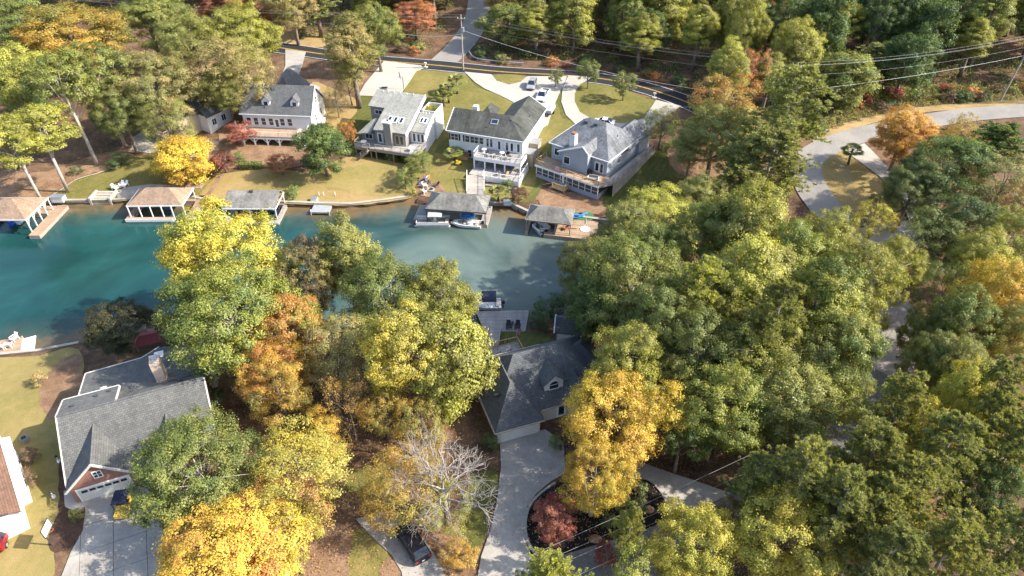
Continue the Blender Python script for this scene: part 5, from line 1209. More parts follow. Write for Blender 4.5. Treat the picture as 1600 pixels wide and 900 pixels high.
for i in range(4):
    p0 = q[0] + (q[1] - q[0]) * (i / 4 + 0.02); p1 = q[0] + (q[1] - q[0]) * ((i + 1) / 4 - 0.02); p3 = q[3] + (q[2] - q[3]) * (i / 4 + 0.02); p2 = q[3] + (q[2] - q[3]) * ((i + 1) / 4 - 0.02)
    mm = MB(); mm.add([tuple(x) for x in (p0, p1, p2, p3)] + [(x.x, x.y, x.z + 0.14) for x in (p0, p1, p2, p3)], [(3, 2, 1, 0), (4, 5, 6, 7), (0, 1, 5, 4), (1, 2, 6, 5), (2, 3, 7, 6), (3, 0, 4, 7)])
    for j in range(3): c = p0 + (p3 - p0) * (0.25 + 0.25 * j) + (p1 - p0) * 0.5; mm.cyl(c.x, c.y, 0.24, 0.33, 0.12, n=8)
    mm.build('panel', M_white, mt)
# furniture
def lounger(x, y, z, rz, label, mat=None, group=None, name='deck_chair'):
    t = thing(name, label, 'chair', (x, y, z), rz, group); mt_ = mat or M_white
    one('seat', mt_, t, (-0.32, 0.32, -0.1, 0.6, 0.32, 0.4)); m = MB(); m.bar((0, -0.08, 0.36), (0, -0.5, 1.0), 0.62, 0.06); m.build('backrest', mt_, t)
    for s in (-1, 1): one('armrest', mt_, t, (s * 0.40 - 0.06, s * 0.40 + 0.06, -0.2, 0.55, 0.58, 0.63)); one('leg', mt_, t, (s * 0.38 - 0.04, s * 0.38 + 0.04, 0.45, 0.53, 0, 0.58)); one('leg', mt_, t, (s * 0.38 - 0.04, s * 0.38 + 0.04, -0.3, -0.22, 0, 0.58))
    return t
for (u, v, rz, lb) in ((3, 546, 0.3, 'white lounge chair on the brown dock, the one nearer the edge of the picture'), (15, 543, 0.3, 'white lounge chair on the brown dock, the one nearer the floating mat'), (25, 530, 2.8, 'white chair at the lake end of the brown dock')):
    p = P(u, v, 0.61); lounger(p.x, p.y, p.z, rz, lb, group='white chairs on the brown dock')
for (u, v, rz, lb) in ((180, 296, -1.9, 'white chair left of the fire ring'), (192, 291, 2.9, 'white chair behind the fire ring, left one'), (198, 291, 2.6, 'white chair behind the fire ring, right one')):
    p = G(u, v, 0.1); lounger(p.x, p.y, p.z, rz, lb, group='chairs round the fire ring')
for (u, v, rz, lb) in ((795, 511, 0.1, 'black armchair on the plank dock, left of the small table'), (809, 511, -0.1, 'black armchair on the plank dock, right of the small table')):
    p = P(u, v, 0.77); lounger(p.x, p.y, p.z, rz + math.pi, lb, M_black, 'black chairs on the plank dock')
p = P(801, 507, 0.77); t = thing('side_table', 'small black table between the two black dock chairs', 'table', p); m = MB(); m.cyl(0, 0, 0.4, 0.45, 0.28, n=10); m.build('table_top', M_black, t); m = MB(); m.cyl(0, 0, 0, 0.4, 0.12, n=8); m.build('table_leg', M_black, t)
def fire_ring(u, v, label, r=0.75):
    p = G(u, v, 0.1); t = thing('fire_ring', label, 'fire pit', p)
    for i in range(12):
        a = i * math.pi / 6; m = MB(); m.M = Matrix.Rotation(a, 4, 'Z'); m.box(r - 0.13, r + 0.13, -0.18, 0.18, 0, 0.34); m.build('stone', M_conc_old, t)
    m = MB(); m.cyl(0, 0, 0, 0.12, r - 0.15, n=12); m.build('ash_bed', M_black, t)
fire_ring(189, 297, 'stone fire ring on the patio beside the tan boathouse'); fire_ring(673, 298, 'stone fire ring on the gravel left of the stairs', 0.6)
sheet('gravel_patio', [(652, 302), (660, 288), (680, 285), (694, 295), (690, 305), (668, 308)], M_straw, 0.08)
for i, (u, v, rz, c, lb) in enumerate(((663, 293, -1.2, M_white, 'white chair left of the gravel fire ring'), (668, 287, -2.6, M_dgrey, 'dark chair behind the gravel fire ring'), (683, 292, 2.0, M_dgrey, 'dark chair right of the gravel fire ring'), (662, 303, -0.6, M_white, 'white chair at the water side of the gravel fire ring'))):
    p = G(u, v, 0.09); lounger(p.x, p.y, p.z, rz, lb, c, 'chairs round the gravel fire ring')
def kayak(u, v, rz, c, label, lean=0.0, L=3.0):
    p = G(u, v, 0.15); t = thing('kayak', label, 'kayak', p, rz); m = MB(); rings = []
    for i in range(9):
        s = -1 + i / 4; w_ = 0.36 * (1 - abs(s) ** 2.2) + 0.015; zz = 0.16 * abs(s) ** 2.5
        rings.append([(s * L / 2, w_ * math.cos(a), 0.18 + zz + 0.18 * math.sin(a) * (1 if math.sin(a) < 0 else 0.7) * (1 - 0.5 * abs(s))) for a in np.linspace(0, 2 * math.pi, 10, endpoint=False)])
    m.loft(rings); m.build('hull', plain('kayak_' + label.split()[0], c, 0.35, 0.05), t, smooth=True); m = MB(); m.M = Matrix.Scale(0.62, 4, (0, 1, 0)); m.cyl(0, 0, 0.27, 0.335, 0.4, n=12); m.build('cockpit', M_black, t)
kayak(660, 285, 1.15, (0.02, 0.16, 0.5), 'blue kayak lying at the lawn edge beside the gravel patio'); kayak(664, 283, 1.2, (0.75, 0.74, 0.7), 'white kayak lying between the blue and orange kayaks'); kayak(667, 282, 1.25, (0.6, 0.16, 0.05), 'orange kayak lying right of the white kayak')
# concrete steps at the lawn seawall
t = thing('lake_steps', 'wide concrete steps in the seawall beside the fire ring', 'steps', (0, 0, 0)); a = P(145, 319, 0.1); b = P(172, 319, 0.1)
for i in range(5):
    z0 = 0.05 + i * 0.24; m = MB(); m.box(a.x, b.x, a.y + 0.1 + i * 0.55, a.y + 0.65 + i * 0.55, -0.5, z0 + 0.22); m.build('step', plain('step_concrete', (0.48, 0.40, 0.33), 0.85), t)
for x in (a.x - 0.25, b.x + 0.25): one('cheek_wall', M_conc, t, (x - 0.2, x + 0.2, a.y - 0.1, a.y + 3.0, -0.5, 1.4))
t = thing('dock_box', 'white dock box on the seawall right of the left boathouse', 'box', P(92, 313, 0.85)); one('box_body', M_white, t, (-1.1, 1.1, -0.5, 0.7, -0.2, 0.8)); one('lid', M_metal, t, (-1.15, 1.15, -0.55, 0.75, 0.8, 0.9))
t = thing('dock_box', 'pale blue dock box on the seawall right of the small palm', 'box', P(793, 319, 0.9)); one('box_body', plain('box_blue', (0.50, 0.60, 0.66), 0.5), t, (-0.7, 0.7, -0.3, 0.5, -0.1, 0.7)); one('lid', M_white, t, (-0.75, 0.75, -0.35, 0.55, 0.7, 0.78))
t = thing('dock_box', 'white step box at the shore end of the grey floating dock', 'box', P(491, 313, 0.85)); one('box_body', M_white, t, (-0.6, 0.6, -0.3, 0.5, -0.1, 0.45)); one('lid', M_metal, t, (-0.63, 0.63, -0.33, 0.53, 0.45, 0.5))
# putting green and stone planter
o = sheet('putting_green', [(893, 333), (920, 331), (928, 337), (925, 345), (895, 344)], plain('turf_green', (0.04, 0.16, 0.05), 0.9), 0.1, smooth=False)
t = thing('stone_planter', 'long low stone planter below the white house stairs', 'planter', G(785, 292), -0.28)
for i in range(9): one('stone', M_conc_old, t, (-3.2 + i * 0.72, -2.52 + i * 0.72, -0.8, -0.45, -0.2, 0.36 + 0.04 * (i % 3)))
one('soil', M_mulch_brown, t, (-3.1, 3.1, -0.44, 0.9, -0.2, 0.22))
# the long stair from the white house to the lake
s0 = on_house(h3, 8.4, -6.2, 0.45); s1 = G(743, 306, 0.1)
M_tread = plain('tread_pale', (0.50, 0.45, 0.38), 0.85, 0.12)
t = thing('lake_stairs', 'long white railed stairs from the white house down to the boathouse', 'stairs', (0, 0, 0)); dv = s1 - s0; sd = Vector((dv.y, -dv.x, 0)).normalized(); n = 18
for i in range(n):
    c = s0 + dv * ((i + 0.5) / n); m = MB(); m.bar(c - sd * 1.6, c + sd * 1.6, dv.length / n * 0.7 if i not in (8, 9) else dv.length / n, 0.12); m.build('tread', M_tread, t)
for s in (-1.65, 1.65): railing(t, [tuple(s0 + sd * s), tuple(s0 + dv * 0.5 + sd * s), tuple(s1 + sd * s)], 1.05, M_white, bal=True)
for s in (-1.55, 1.55): m = MB(); m.bar(s0 + sd * s + Vector((0, 0, -0.2)), s1 + sd * s + Vector((0, 0, -0.2)), 0.08, 0.3); m.build('stringer', M_white, t)
# red canopy over the near slip
t = thing('canopy', 'faded red canopy at the water behind the chimney', 'canopy', P(240, 526, 2.2), 0.35); m = MB(); roof(m, -2.4, 2.4, -1.4, 1.4, 0, 0.6, 'x', 0.5, 0.5, 0.06); m.build('fabric', plain('canopy_red', (0.30, 0.07, 0.08), 0.9, 0.15), t)
for x in (-2.2, 2.2):
    for y in (-1.2, 1.2): m = MB(); m.cyl(x, y, -2.6, 0, 0.05, n=6); m.build('post', M_metal, t)

# ------------------------------------------------------------------ boats
M_gel = plain('gelcoat_white', (0.80, 0.80, 0.79), 0.25, 0.04); M_vinyl = plain('vinyl_beige', (0.55, 0.47, 0.38), 0.6); M_canvas = plain('canvas_grey', (0.42, 0.41, 0.39), 0.9, 0.12); M_navy = plain('canvas_navy', (0.015, 0.022, 0.045), 0.8, 0.2)
def outboard(parent, x, y, z, c=None):
    m = MB(); m.box(x - 0.32, x + 0.18, y - 0.2, y + 0.2, z, z + 0.55); o = m.build('outboard', c or M_black, parent, bevel=0.06); m = MB(); m.box(x - 0.12, x + 0.05, y - 0.07, y + 0.07, z - 0.9, z); m.build('leg', M_dgrey, o)
def hull(parent, L, B, Hh, mat, stripe=None):
    m = MB(); rings = []
    for i in range(11):
        s = i / 10; bw = B / 2 * (1 - max(0, (s - 0.45) / 0.55) ** 2.3) + 0.02; kz = -0.25 + 0.45 * max(0, (s - 0.6) / 0.4) ** 2; sh = Hh + 0.12 * s * s
        rings.append([(s * L, 0, kz), (s * L, bw * 0.8, kz + 0.28), (s * L, bw, sh), (s * L, bw - 0.12 * min(1, bw * 3), sh + 0.02), (s * L, max(0.0, bw - 0.2), sh - 0.34 * (s < 0.78)), (s * L, -max(0.0, bw - 0.2), sh - 0.34 * (s < 0.78)), (s * L, -bw + 0.12 * min(1, bw * 3), sh + 0.02), (s * L, -bw, sh), (s * L, -bw * 0.8, kz + 0.28)])
    m.loft(rings); return m.build('hull', mat, parent)
def seats(parent, items, mat):
    for x0, x1, y0, y1, z0, z1 in items: m = MB(); m.box(x0, x1, y0, y1, z0, z1); m.build('seat', mat, parent, bevel=0.04)
# white open boat
p = P(704, 350, 0.2); q = P(752, 353, 0.2); t = thing('motor_boat', 'white open motor boat moored bow left before the grey roofed boathouse', 'boat', (q.x, q.y, 0.1), math.atan2((p - q).y, (p - q).x)); L = (p - q).length
hull(t, L, 2.0, 0.62, M_gel); seats(t, [(0.5, 1.0, -0.7, 0.7, 0.3, 0.75), (2.6, 3.1, -0.75, -0.15, 0.3, 0.8), (2.6, 3.1, 0.15, 0.75, 0.3, 0.8), (L * 0.76, L * 0.84, -0.35, 0.35, 0.35, 0.6)], M_vinyl); one('console', M_gel, t, (1.9, 2.3, 0.1, 0.7, 0.3, 1.1)); o = MB(); o.bar((2.36, 0.1, 1.1), (2.2, 0.1, 1.45), 0.55, 0.03); o.build('windscreen', M_glass, t); outboard(t, -0.2, 0, 0.55)
# pontoon with canvas top
def pontoon(u0, v0, u1, v1, label, furn, top=None, fence=M_gel, z=0.25):
    a = P(u0, v0, z); b = P(u1, v1, z); d = b - a; L = d.length
    t = thing('pontoon_boat', label, 'boat', (a.x, a.y, 0), math.atan2(d.y, d.x))
    for y in (-0.8, 0.8):
        m = MB(); m.tube([(-0.1, y, 0.12), (0.0, y, 0.12), (L - 0.7, y, 0.12), (L - 0.2, y, 0.2), (L, y, 0.32)], [0.3, 0.32, 0.32, 0.2, 0.04], 9); m.build('pontoon', M_metal, t, smooth=True)
    one('deck', plain('marine_carpet', (0.25, 0.23, 0.21), 0.95), t, (0.05, L - 0.35, -1.15, 1.15, 0.45, 0.55))
    fz = MB(); fz.box(0.1, L - 0.4, -1.15, -1.10, 0.58, 1.15); fz.box(0.1, L - 0.4, 1.10, 1.15, 0.58, 1.15); fz.box(L - 0.45, L - 0.4, -1.09, -0.3, 0.58, 1.15); fz.box(L - 0.45, L - 0.4, 0.3, 1.09, 0.58, 1.15); fz.build('fence', fence, t)
    seats(t, [(0.2, 0.8, -1.0, 1.0, 0.56, 1.0), (0.9, 2.0, 0.5, 1.0, 0.56, 0.95), (L - 2.2, L - 0.6, 0.5, 1.05, 0.56, 0.95), (L - 2.2, L - 0.6, -1.05, -0.5, 0.56, 0.95)], furn); one('console', M_gel, t, (2.4, 2.9, -0.95, -0.3, 0.56, 1.35)); outboard(t, -0.15, 0, 0.5)
    if top:
        x0, x1 = top; m = MB()
        for x in (x0, (x0 + x1) / 2, x1):
            for y in (-1.1, 1.1): m.bar(((x0 + x1) / 2, y, 1.1), (x, y * 0.98, 2.35), 0.04)
        m.build_each('canopy_frame', M_metal, t); m = MB()
        rings = [[(x, y, 2.42 + 0.22 * (1 - (y / 1.15) ** 2) - 0.06 * ((x - x0) / (x1 - x0) - 0.5) ** 2 * 4) for y in np.linspace(-1.15, 1.15, 7)] for x in np.linspace(x0 - 0.15, x1 + 0.15, 5)]
        for r_, s_ in zip(rings, rings[1:]):
            for i in range(6): m.poly(r_[i], r_[i + 1], s_[i + 1], s_[i])
        m.build('canopy', M_canvas, t, smooth=True)
    return t
pontoon(703, 349, 648, 349, 'pontoon boat with grey canvas top left of the white motor boat', M_vinyl, (1.4, 3.6))
pontoon(852, 364, 838, 352, 'white pontoon boat half under the small grey boathouse', M_gel)
# boat with navy cover
p = P(783, 478, 0.2); q = P(738, 479, 0.2); d = q - p; t = thing('deck_boat', 'white boat with big navy canvas cover beyond the plank dock', 'boat', (p.x, p.y, 0.1), math.atan2(d.y, d.x)); L = d.length
hull(t, L, 2.3, 0.7, M_gel); seats(t, [(L * 0.72, L * 0.85, -0.6, 0.6, 0.4, 0.75), (0.3, 0.8, -0.8, 0.8, 0.4, 0.8)], M_vinyl); outboard(t, -0.25, 0, 0.6)
m = MB(); rings = [[(x, y, 2.1 + 0.3 * (1 - (y / 1.3) ** 2)) for y in np.linspace(-1.3, 1.3, 8)] + [(x, y, 2.02 + 0.3 * (1 - (y / 1.3) ** 2)) for y in np.linspace(1.3, -1.3, 8)] for x in np.linspace(L * 0.16, L * 0.66, 5)]; m.loft(rings); m.build('canopy', M_navy, t, smooth=True)
m = MB()
for x in (L * 0.2, L * 0.62):
    for y in (-1.05, 1.05): m.bar((L * 0.4, y, 0.7), (x, y, 2.15), 0.045)
m.build_each('canopy_frame', M_metal, t)
o = tag(one('swim_platform', plain('mat_blue', (0.02, 0.06, 0.22), 0.7), None, (-0.8, 0.8, -0.9, 0.9, 0, 0.12)), 'dark blue floating mat at the left of the plank dock', 'mat'); o.location = P(742, 490, 0.1)
# runabout in the pale grey boathouse
p = P(432, 333, 0.3); q = P(388, 332, 0.3); d = q - p; t = thing('motor_boat', 'dark runabout on a lift under the pale grey boathouse roof', 'boat', (p.x, p.y + 0.6, 0.5), math.atan2(d.y, d.x)); hull(t, d.length, 1.9, 0.6, plain('gelcoat_navy', (0.02, 0.04, 0.12), 0.3)); seats(t, [(0.4, 0.9, -0.7, 0.7, 0.3, 0.75), (2.0, 2.5, -0.7, 0.7, 0.3, 0.75)], M_gel); outboard(t, -0.2, 0, 0.5)
def jetski(u, v, rz, c, label, z=0.1):
    p = P(u, v, z); t = thing('jet_ski', label, 'jet ski', p, rz); t.scale = (1.12, 1.12, 1.12); m = MB(); rings = []
    for i in range(9):
        s = i / 8; w_ = 0.55 * (1 - max(0, (s - 0.4) / 0.6) ** 2.2) + 0.02; rings.append([(s * 3, w_, 0.25), (s * 3, w_ * 0.8, 0.5 + 0.1 * s), (s * 3, -w_ * 0.8, 0.5 + 0.1 * s), (s * 3, -w_, 0.25), (s * 3, -w_ * 0.5, -0.1 + 0.3 * max(0, s - 0.7)), (s * 3, w_ * 0.5, -0.1 + 0.3 * max(0, s - 0.7))])
    m.loft(rings); m.build('hull', plain('jetski_' + label.split()[0], c, 0.3, 0.05), t); seats(t, [(0.4, 1.7, -0.2, 0.2, 0.48, 0.85)], M_black); m = MB(); m.loft([[(1.7, 0.28, 0.5), (1.7, 0.2, 0.95), (1.7, -0.2, 0.95), (1.7, -0.28, 0.5)], [(2.6, 0.2, 0.55), (2.6, 0.12, 0.68), (2.6, -0.12, 0.68), (2.6, -0.2, 0.55)]]); m.build('cowl', M_gel, t); m = MB(); m.bar((1.75, -0.38, 1.0), (1.75, 0.38, 1.0), 0.06); m.build('handlebar', M_black, t)
jetski(17, 352, 1.4, (0.02, 0.10, 0.55), 'blue jet ski under the left tan boathouse, the one nearer the edge'); jetski(29, 350, 1.5, (0.65, 0.68, 0.72), 'white jet ski under the left tan boathouse beside its dock'); jetski(262, 328, 1.5, (0.10, 0.12, 0.2), 'dark jet ski under the right end of the tan boathouse')
kayak(901, 341, 0.2, (0.03, 0.12, 0.45), 'blue paddle board propped on the boathouse deck'); kayak(907, 337, 0.25, (0.10, 0.20, 0.5), 'violet blue paddle board behind the other on the boathouse deck')
tb = thing('towable_tube', 'bright blue inflatable tube beside the white motor boat', 'inflatable', P(730, 339, 0.75)); m = MB()
ring = [[((0.95 + 0.26 * math.cos(b)) * math.cos(a) * 1.25, (0.7 + 0.26 * math.cos(b)) * math.sin(a), 0.26 + 0.24 * math.sin(b)) for b in np.linspace(0, 2 * math.pi, 7, endpoint=False)] for a in np.linspace(0, 2 * math.pi, 17)]
m.loft(ring, caps=False); m.build('tube', plain('tube_blue', (0.04, 0.22, 0.62), 0.4), tb, smooth=True); m = MB(); m.M = Matrix.Scale(1.5, 4, (1, 0, 0)); m.cyl(0, 0, 0.12, 0.2, 0.6, n=14); m.build('floor', plain('tube_floor', (0.15, 0.4, 0.7), 0.5), tb)
ub = thing('parasol', 'closed white parasol on the tan boathouse deck', 'parasol', P(914, 358, 0.75)); m = MB(); m.cyl(0, 0, 0, 2.6, 0.035, n=6); m.build('pole', M_white, ub); m = MB(); m.tube([(0, 0, 1.2), (0, 0, 2.0), (0, 0, 2.65)], [0.16, 0.13, 0.03], 7); m.build('fabric', M_canvas, ub); m = MB(); m.cyl(0, 0, 0, 0.08, 0.9, n=10); m.build('base', M_white, ub)
p = P(885, 358, 0.76); lounger(p.x, p.y, p.z, 2.0, 'red brown chair on the tan boathouse deck', plain('chair_rust', (0.35, 0.12, 0.07), 0.7))

# ------------------------------------------------------------------ vehicles
M_tyre = plain('tyre', (0.012, 0.012, 0.012), 0.85); M_rim = plain('alloy', (0.45, 0.46, 0.48), 0.3, 0.1, metal=0.6); M_lamp = plain('lamp_clear', (0.7, 0.7, 0.68), 0.15); M_tail = plain('lamp_red', (0.35, 0.01, 0.01), 0.2)
def car(name, label, u, v, head, c, kind='suv', L=4.7, B=1.88, cat='car', px=True, rough=0.25):
    p = G(u, v, 0.17) if px else u
    t = thing(name, label, cat, p, head); k = NT('paint_' + name); k.b.inputs['Base Color'].default_value = (*c, 1); k.b.inputs['Roughness'].default_value = rough; k.b.inputs['Coat Weight'].default_value = 0.6; k.b.inputs['Coat Roughness'].default_value = 0.08; paint = k.m
    x0, x1 = -L / 2, L / 2
    body = [(x0, 0.35), (x0 + 0.02, 0.95), (x0 + 0.25, 1.0), (x1 - 1.15, 0.98), (x1 - 0.25, 0.86), (x1, 0.7), (x1 - 0.02, 0.35), (x1 - 0.2, 0.25), (x0 + 0.15, 0.25)]
    def sect(z, w0): return w0
    m = MB(); rings = []
    for y, ins in ((-B / 2, 0.05), (-B / 2 + 0.1, 0.0), (B / 2 - 0.1, 0.0), (B / 2, 0.05)):
        rings.append([(x * (1 - ins * 0.25), y, z - (0.06 if ins and z > 0.6 else 0)) for x, z in body])
    m.loft(rings); m.build('body', paint, t, bevel=0.05)
    if kind == 'suv': cab = [(x0 + 0.12, 0.96), (x0 + 0.35, 1.58), (x0 + 0.7, 1.68), (0.35, 1.68), (1.15, 0.96)]
    elif kind == 'pickup': cab = [(-0.55, 0.96), (-0.42, 1.72), (-0.2, 1.8), (0.75, 1.8), (1.55, 0.96)]
    else: cab = [(x0 + 0.55, 0.94), (x0 + 1.15, 1.38), (x0 + 1.6, 1.44), (0.25, 1.44), (1.15, 0.94)]
    zt = max(z for _, z in cab)
    wy = lambda z: B / 2 - 0.07 - 0.2 * (z - 0.94) / (zt - 0.94)
    m = MB(); m.loft([[(x, -wy(z), z) for x, z in cab], [(x, wy(z), z) for x, z in cab]]); m.build('cabin', M_glass, t)
    n = len(cab); a, b = cab[2], cab[3]
    m = MB(); m.box(a[0] - 0.06, b[0] + 0.05, -wy(zt) - 0.03, wy(zt) + 0.03, zt - 0.05, zt + 0.035)
    for x_, z_ in ((cab[0], cab[1]), (cab[4], cab[3])):
        for s in (-1, 1): m.bar((x_[0], s * (wy(x_[1]) + 0.005), x_[1]), (z_[0], s * (wy(z_[1]) + 0.005), z_[1]), 0.09)
    xm = (a[0] + b[0]) / 2
    for s in (-1, 1): m.bar((xm, s * (wy(0.95) + 0.004), 0.95), (xm, s * (wy(zt) + 0.004), zt), 0.1, 0.05)
    m.build('roof_panel', paint, t)
    if kind == 'pickup': one('truck_bed', M_black, t, (x0 + 0.15, -0.65, -B / 2 + 0.2, B / 2 - 0.2, 0.95, 1.015)); one('bed_rail', paint, t, (x0 + 0.02, -0.6, B / 2 - 0.18, B / 2 - 0.02, 0.9, 1.15), (x0 + 0.02, -0.6, -B / 2 + 0.02, -B / 2 + 0.18, 0.9, 1.15), (x0 + 0.02, x0 + 0.13, -B / 2 + 0.19, B / 2 - 0.19, 0.9, 1.15))
    for x in (x0 + 0.85, x1 - 0.9):
        for s in (-1, 1):
            m = MB(); m.tube([(x, s * (B / 2 - 0.2), 0.18), (x, s * (B / 2 + 0.015), 0.18)], 0.35, 14); w_ = m.build('wheel', M_tyre, t); m = MB(); m.tube([(x, s * (B / 2 - 0.02), 0.18), (x, s * (B / 2 + 0.03), 0.18)], 0.21, 10); m.build('rim', M_rim, w_)
    for s in (-1, 1):
        one('headlight', M_lamp, t, (x1 - 0.14, x1 + 0.012, s * (B / 2 - 0.38) - 0.2, s * (B / 2 - 0.38) + 0.2, 0.6, 0.73)); one('taillight', M_tail, t, (x0 - 0.015, x0 + 0.08, s * (B / 2 - 0.26) - 0.13, s * (B / 2 - 0.26) + 0.13, 0.62, 0.88)); one('mirror', paint, t, (0.95, 1.12, s * (B / 2 + 0.08) - 0.09, s * (B / 2 + 0.08) + 0.09, 0.95, 1.1))
    one('bumper', M_black, t, (x1 - 0.1, x1 + 0.03, -B / 2 + 0.15, B / 2 - 0.15, 0.28, 0.45)); one('bumper', M_black, t, (x0 - 0.03, x0 + 0.1, -B / 2 + 0.15, B / 2 - 0.15, 0.28, 0.45))
    one('number_plate', M_white, t, (x0 - 0.04, x0 - 0.03, -0.16, 0.16, 0.5, 0.6))
    return t
car('silver_suv', 'silver sport utility car parked on the curved driveway', 831, 137, R(-102), (0.30, 0.31, 0.32))
car('white_pickup', 'white pickup truck parked behind the white house', 848, 154, R(-108), (0.74, 0.74, 0.75), 'pickup', 5.6, 2.0, 'truck')
car('white_car', 'white car parked behind the blue grey roof', 943, 196, R(162), (0.72, 0.73, 0.74), 'sedan', 4.6)
car('black_suv', 'black sport utility car on the lower driveway', 645, 853, R(125), (0.006, 0.006, 0.010), 'suv', 4.8, 1.95, rough=0.12)
car('red_car', 'dark red car cut by the left edge of the picture', 4, 838, R(105), (0.22, 0.004, 0.012), 'sedan', 4.6)
t = thing('cargo_trailer', 'low trailer under a pale grey cover right of the white pickup', 'trailer', G(858, 177, 0.16), R(-108)); one('cover', plain('cover_grey', (0.42, 0.45, 0.47), 0.8), t, (-1.7, 1.7, -0.95, 0.95, 0.55, 1.2)); one('chassis', M_dgrey, t, (-1.8, 1.8, -0.9, 0.9, 0.35, 0.53)); one('drawbar', M_dgrey, t, (1.8, 2.9, -0.06, 0.06, 0.38, 0.48))
for s in (-1, 1): m = MB(); m.tube([(0, s * 0.92, 0.2), (0, s * 1.12, 0.2)], 0.33, 12); m.build('wheel', M_tyre, t)
# yellow utility cart under the oak
t = thing('utility_cart', 'yellow utility cart with dark roof beside the garage oak', 'cart', G(197, 797, 0.13), R(-80)); one('body', plain('cart_yellow', (0.55, 0.36, 0.06), 0.45), t, (-1.4, 0.1, -0.7, 0.7, 0.4, 0.95)); one('hood', plain('cart_yellow', (0.5, 0.3, 0.05)), t, (0.12, 1.4, -0.65, 0.65, 0.4, 0.8)); one('roof', M_navy, t, (-1.2, 0.6, -0.75, 0.75, 1.85, 1.95)); one('bench', M_black, t, (-0.5, 0.1, -0.6, 0.6, 0.96, 1.1))
for x in (-1.15, 0.55):
    for y in (-0.68, 0.68): one('post', M_black, t, (x - 0.03, x + 0.03, y - 0.03, y + 0.03, 0.9, 1.85))
for x in (-0.95, 0.95):
    for s in (-1, 1): m = MB(); m.tube([(x, s * 0.6, 0.2), (x, s * 0.82, 0.2)], 0.32, 10); m.build('wheel', M_tyre, t)

# ------------------------------------------------------------------ street furniture
def hoop(u, v, rz, label, h=3.6):
    t = thing('basketball_hoop', label, 'basketball hoop', G(u, v), rz); m = MB(); m.tube([(0, 0, 0), (0, 0, h - 0.7), (0.6, 0, h - 0.3)], 0.08, 6); m.build('pole', M_dgrey, t)
    b = one('backboard', M_white, t, (0.6, 0.66, -0.75, 0.75, h - 0.7, h + 0.4)); one('board_border', M_black, b, (0.59, 0.67, -0.8, -0.752, h - 0.75, h + 0.45), (0.59, 0.67, 0.752, 0.8, h - 0.75, h + 0.45), (0.59, 0.67, -0.75, 0.75, h + 0.402, h + 0.45), (0.59, 0.67, -0.75, 0.75, h - 0.75, h - 0.702))
    one('target_square', M_tail, b, (0.662, 0.668, -0.28, 0.28, h - 0.45, h - 0.42), (0.662, 0.668, -0.28, 0.28, h - 0.08, h - 0.05), (0.662, 0.668, -0.28, -0.25, h - 0.418, h - 0.082), (0.662, 0.668, 0.25, 0.28, h - 0.418, h - 0.082))
    m = MB(); pts = [(0.92 + 0.23 * math.cos(a), 0.23 * math.sin(a), h - 0.5) for a in np.linspace(0, 2 * math.pi, 13)]; m.tube(pts, 0.02, 4, cap=False); m.build('rim', plain('rim_orange', (0.6, 0.15, 0.03)), t)
hoop(631, 140, math.pi + 0.3, 'basketball hoop at the lawn side of the concrete pad'); hoop(82, 852, 0.1, 'tilted basketball hoop on the brown mulch by the slab driveway', 3.2)
def mailbox(u, v, label):
    t = thing('mailbox', label, 'mailbox', G(u, v), 1.2); one('post', M_white, t, (-0.06, 0.06, -0.06, 0.06, 0, 1.1)); m = MB(); m.prism([(-0.14, 1.1), (0.14, 1.1), (0.14, 1.3), (0.08, 1.38), (-0.08, 1.38), (-0.14, 1.3)], 'y', -0.3, 0.3); m.build('letter_box', M_white, t); one('base', M_conc, t, (-0.45, 0.45, -0.45, 0.45, 0, 0.3))
mailbox(665, 106, 'white mailbox at the corner of the concrete pad'); mailbox(1022, 154, 'white mailbox at the end of the circle driveway')
o = tag(one('vent_grate', M_dgrey, None, (-0.7, 0.7, -0.45, 0.45, 0, 0.07)), 'dark drain grate on the concrete pad', 'drain'); o.location = G(601, 138, 0.17)
for u, v, lb in ((93, 722, 'small white garden statue on the mulch strip, farther one'), (85, 777, 'small white garden lamp on the mulch strip, nearer one')):
    t = thing('garden_light', lb, 'garden light', G(u, v)); m = MB(); m.tube([(0, 0, 0), (0, 0, 0.3), (0, 0, 0.34), (0, 0, 0.9), (0, 0, 1.0)], [0.22, 0.2, 0.07, 0.07, 0.16], 8); m.build('stem', M_white, t); m = MB(); m.dome((0, 0, 1.0), 0.18, 0.18, 0.2, 8, 4); m.build('cap', M_black, t)
tb = thing('play_house', 'brown log playhouse beside the white house wall', 'playhouse', G(724, 247), -0.3); one('wall', M_wood_tan, tb, (-1.1, 1.1, -0.7, 0.7, 0, 1.0)); m = MB(); roof(m, -1.3, 1.3, -0.9, 0.9, 1.0, 0.5, 'x', th=0.06); m.build('roof', R_brown, tb)
t = thing('toy_car', 'yellow plastic toy car on the lawn', 'toy', G(716, 257), 0.4); one('body', plain('toy_yellow', (0.6, 0.45, 0.03), 0.4), t, (-0.6, 0.6, -0.35, 0.35, 0.2, 0.55)); one('seat', plain('toy_yellow', (0.6, 0.45, 0.03)), t, (-0.4, 0.1, -0.3, 0.3, 0.56, 0.9))
for x in (-0.4, 0.4):
    for s in (-1, 1): m = MB(); m.tube([(x, s * 0.3, 0.2), (x, s * 0.42, 0.2)], 0.2, 8); m.build('wheel', M_tyre, t)
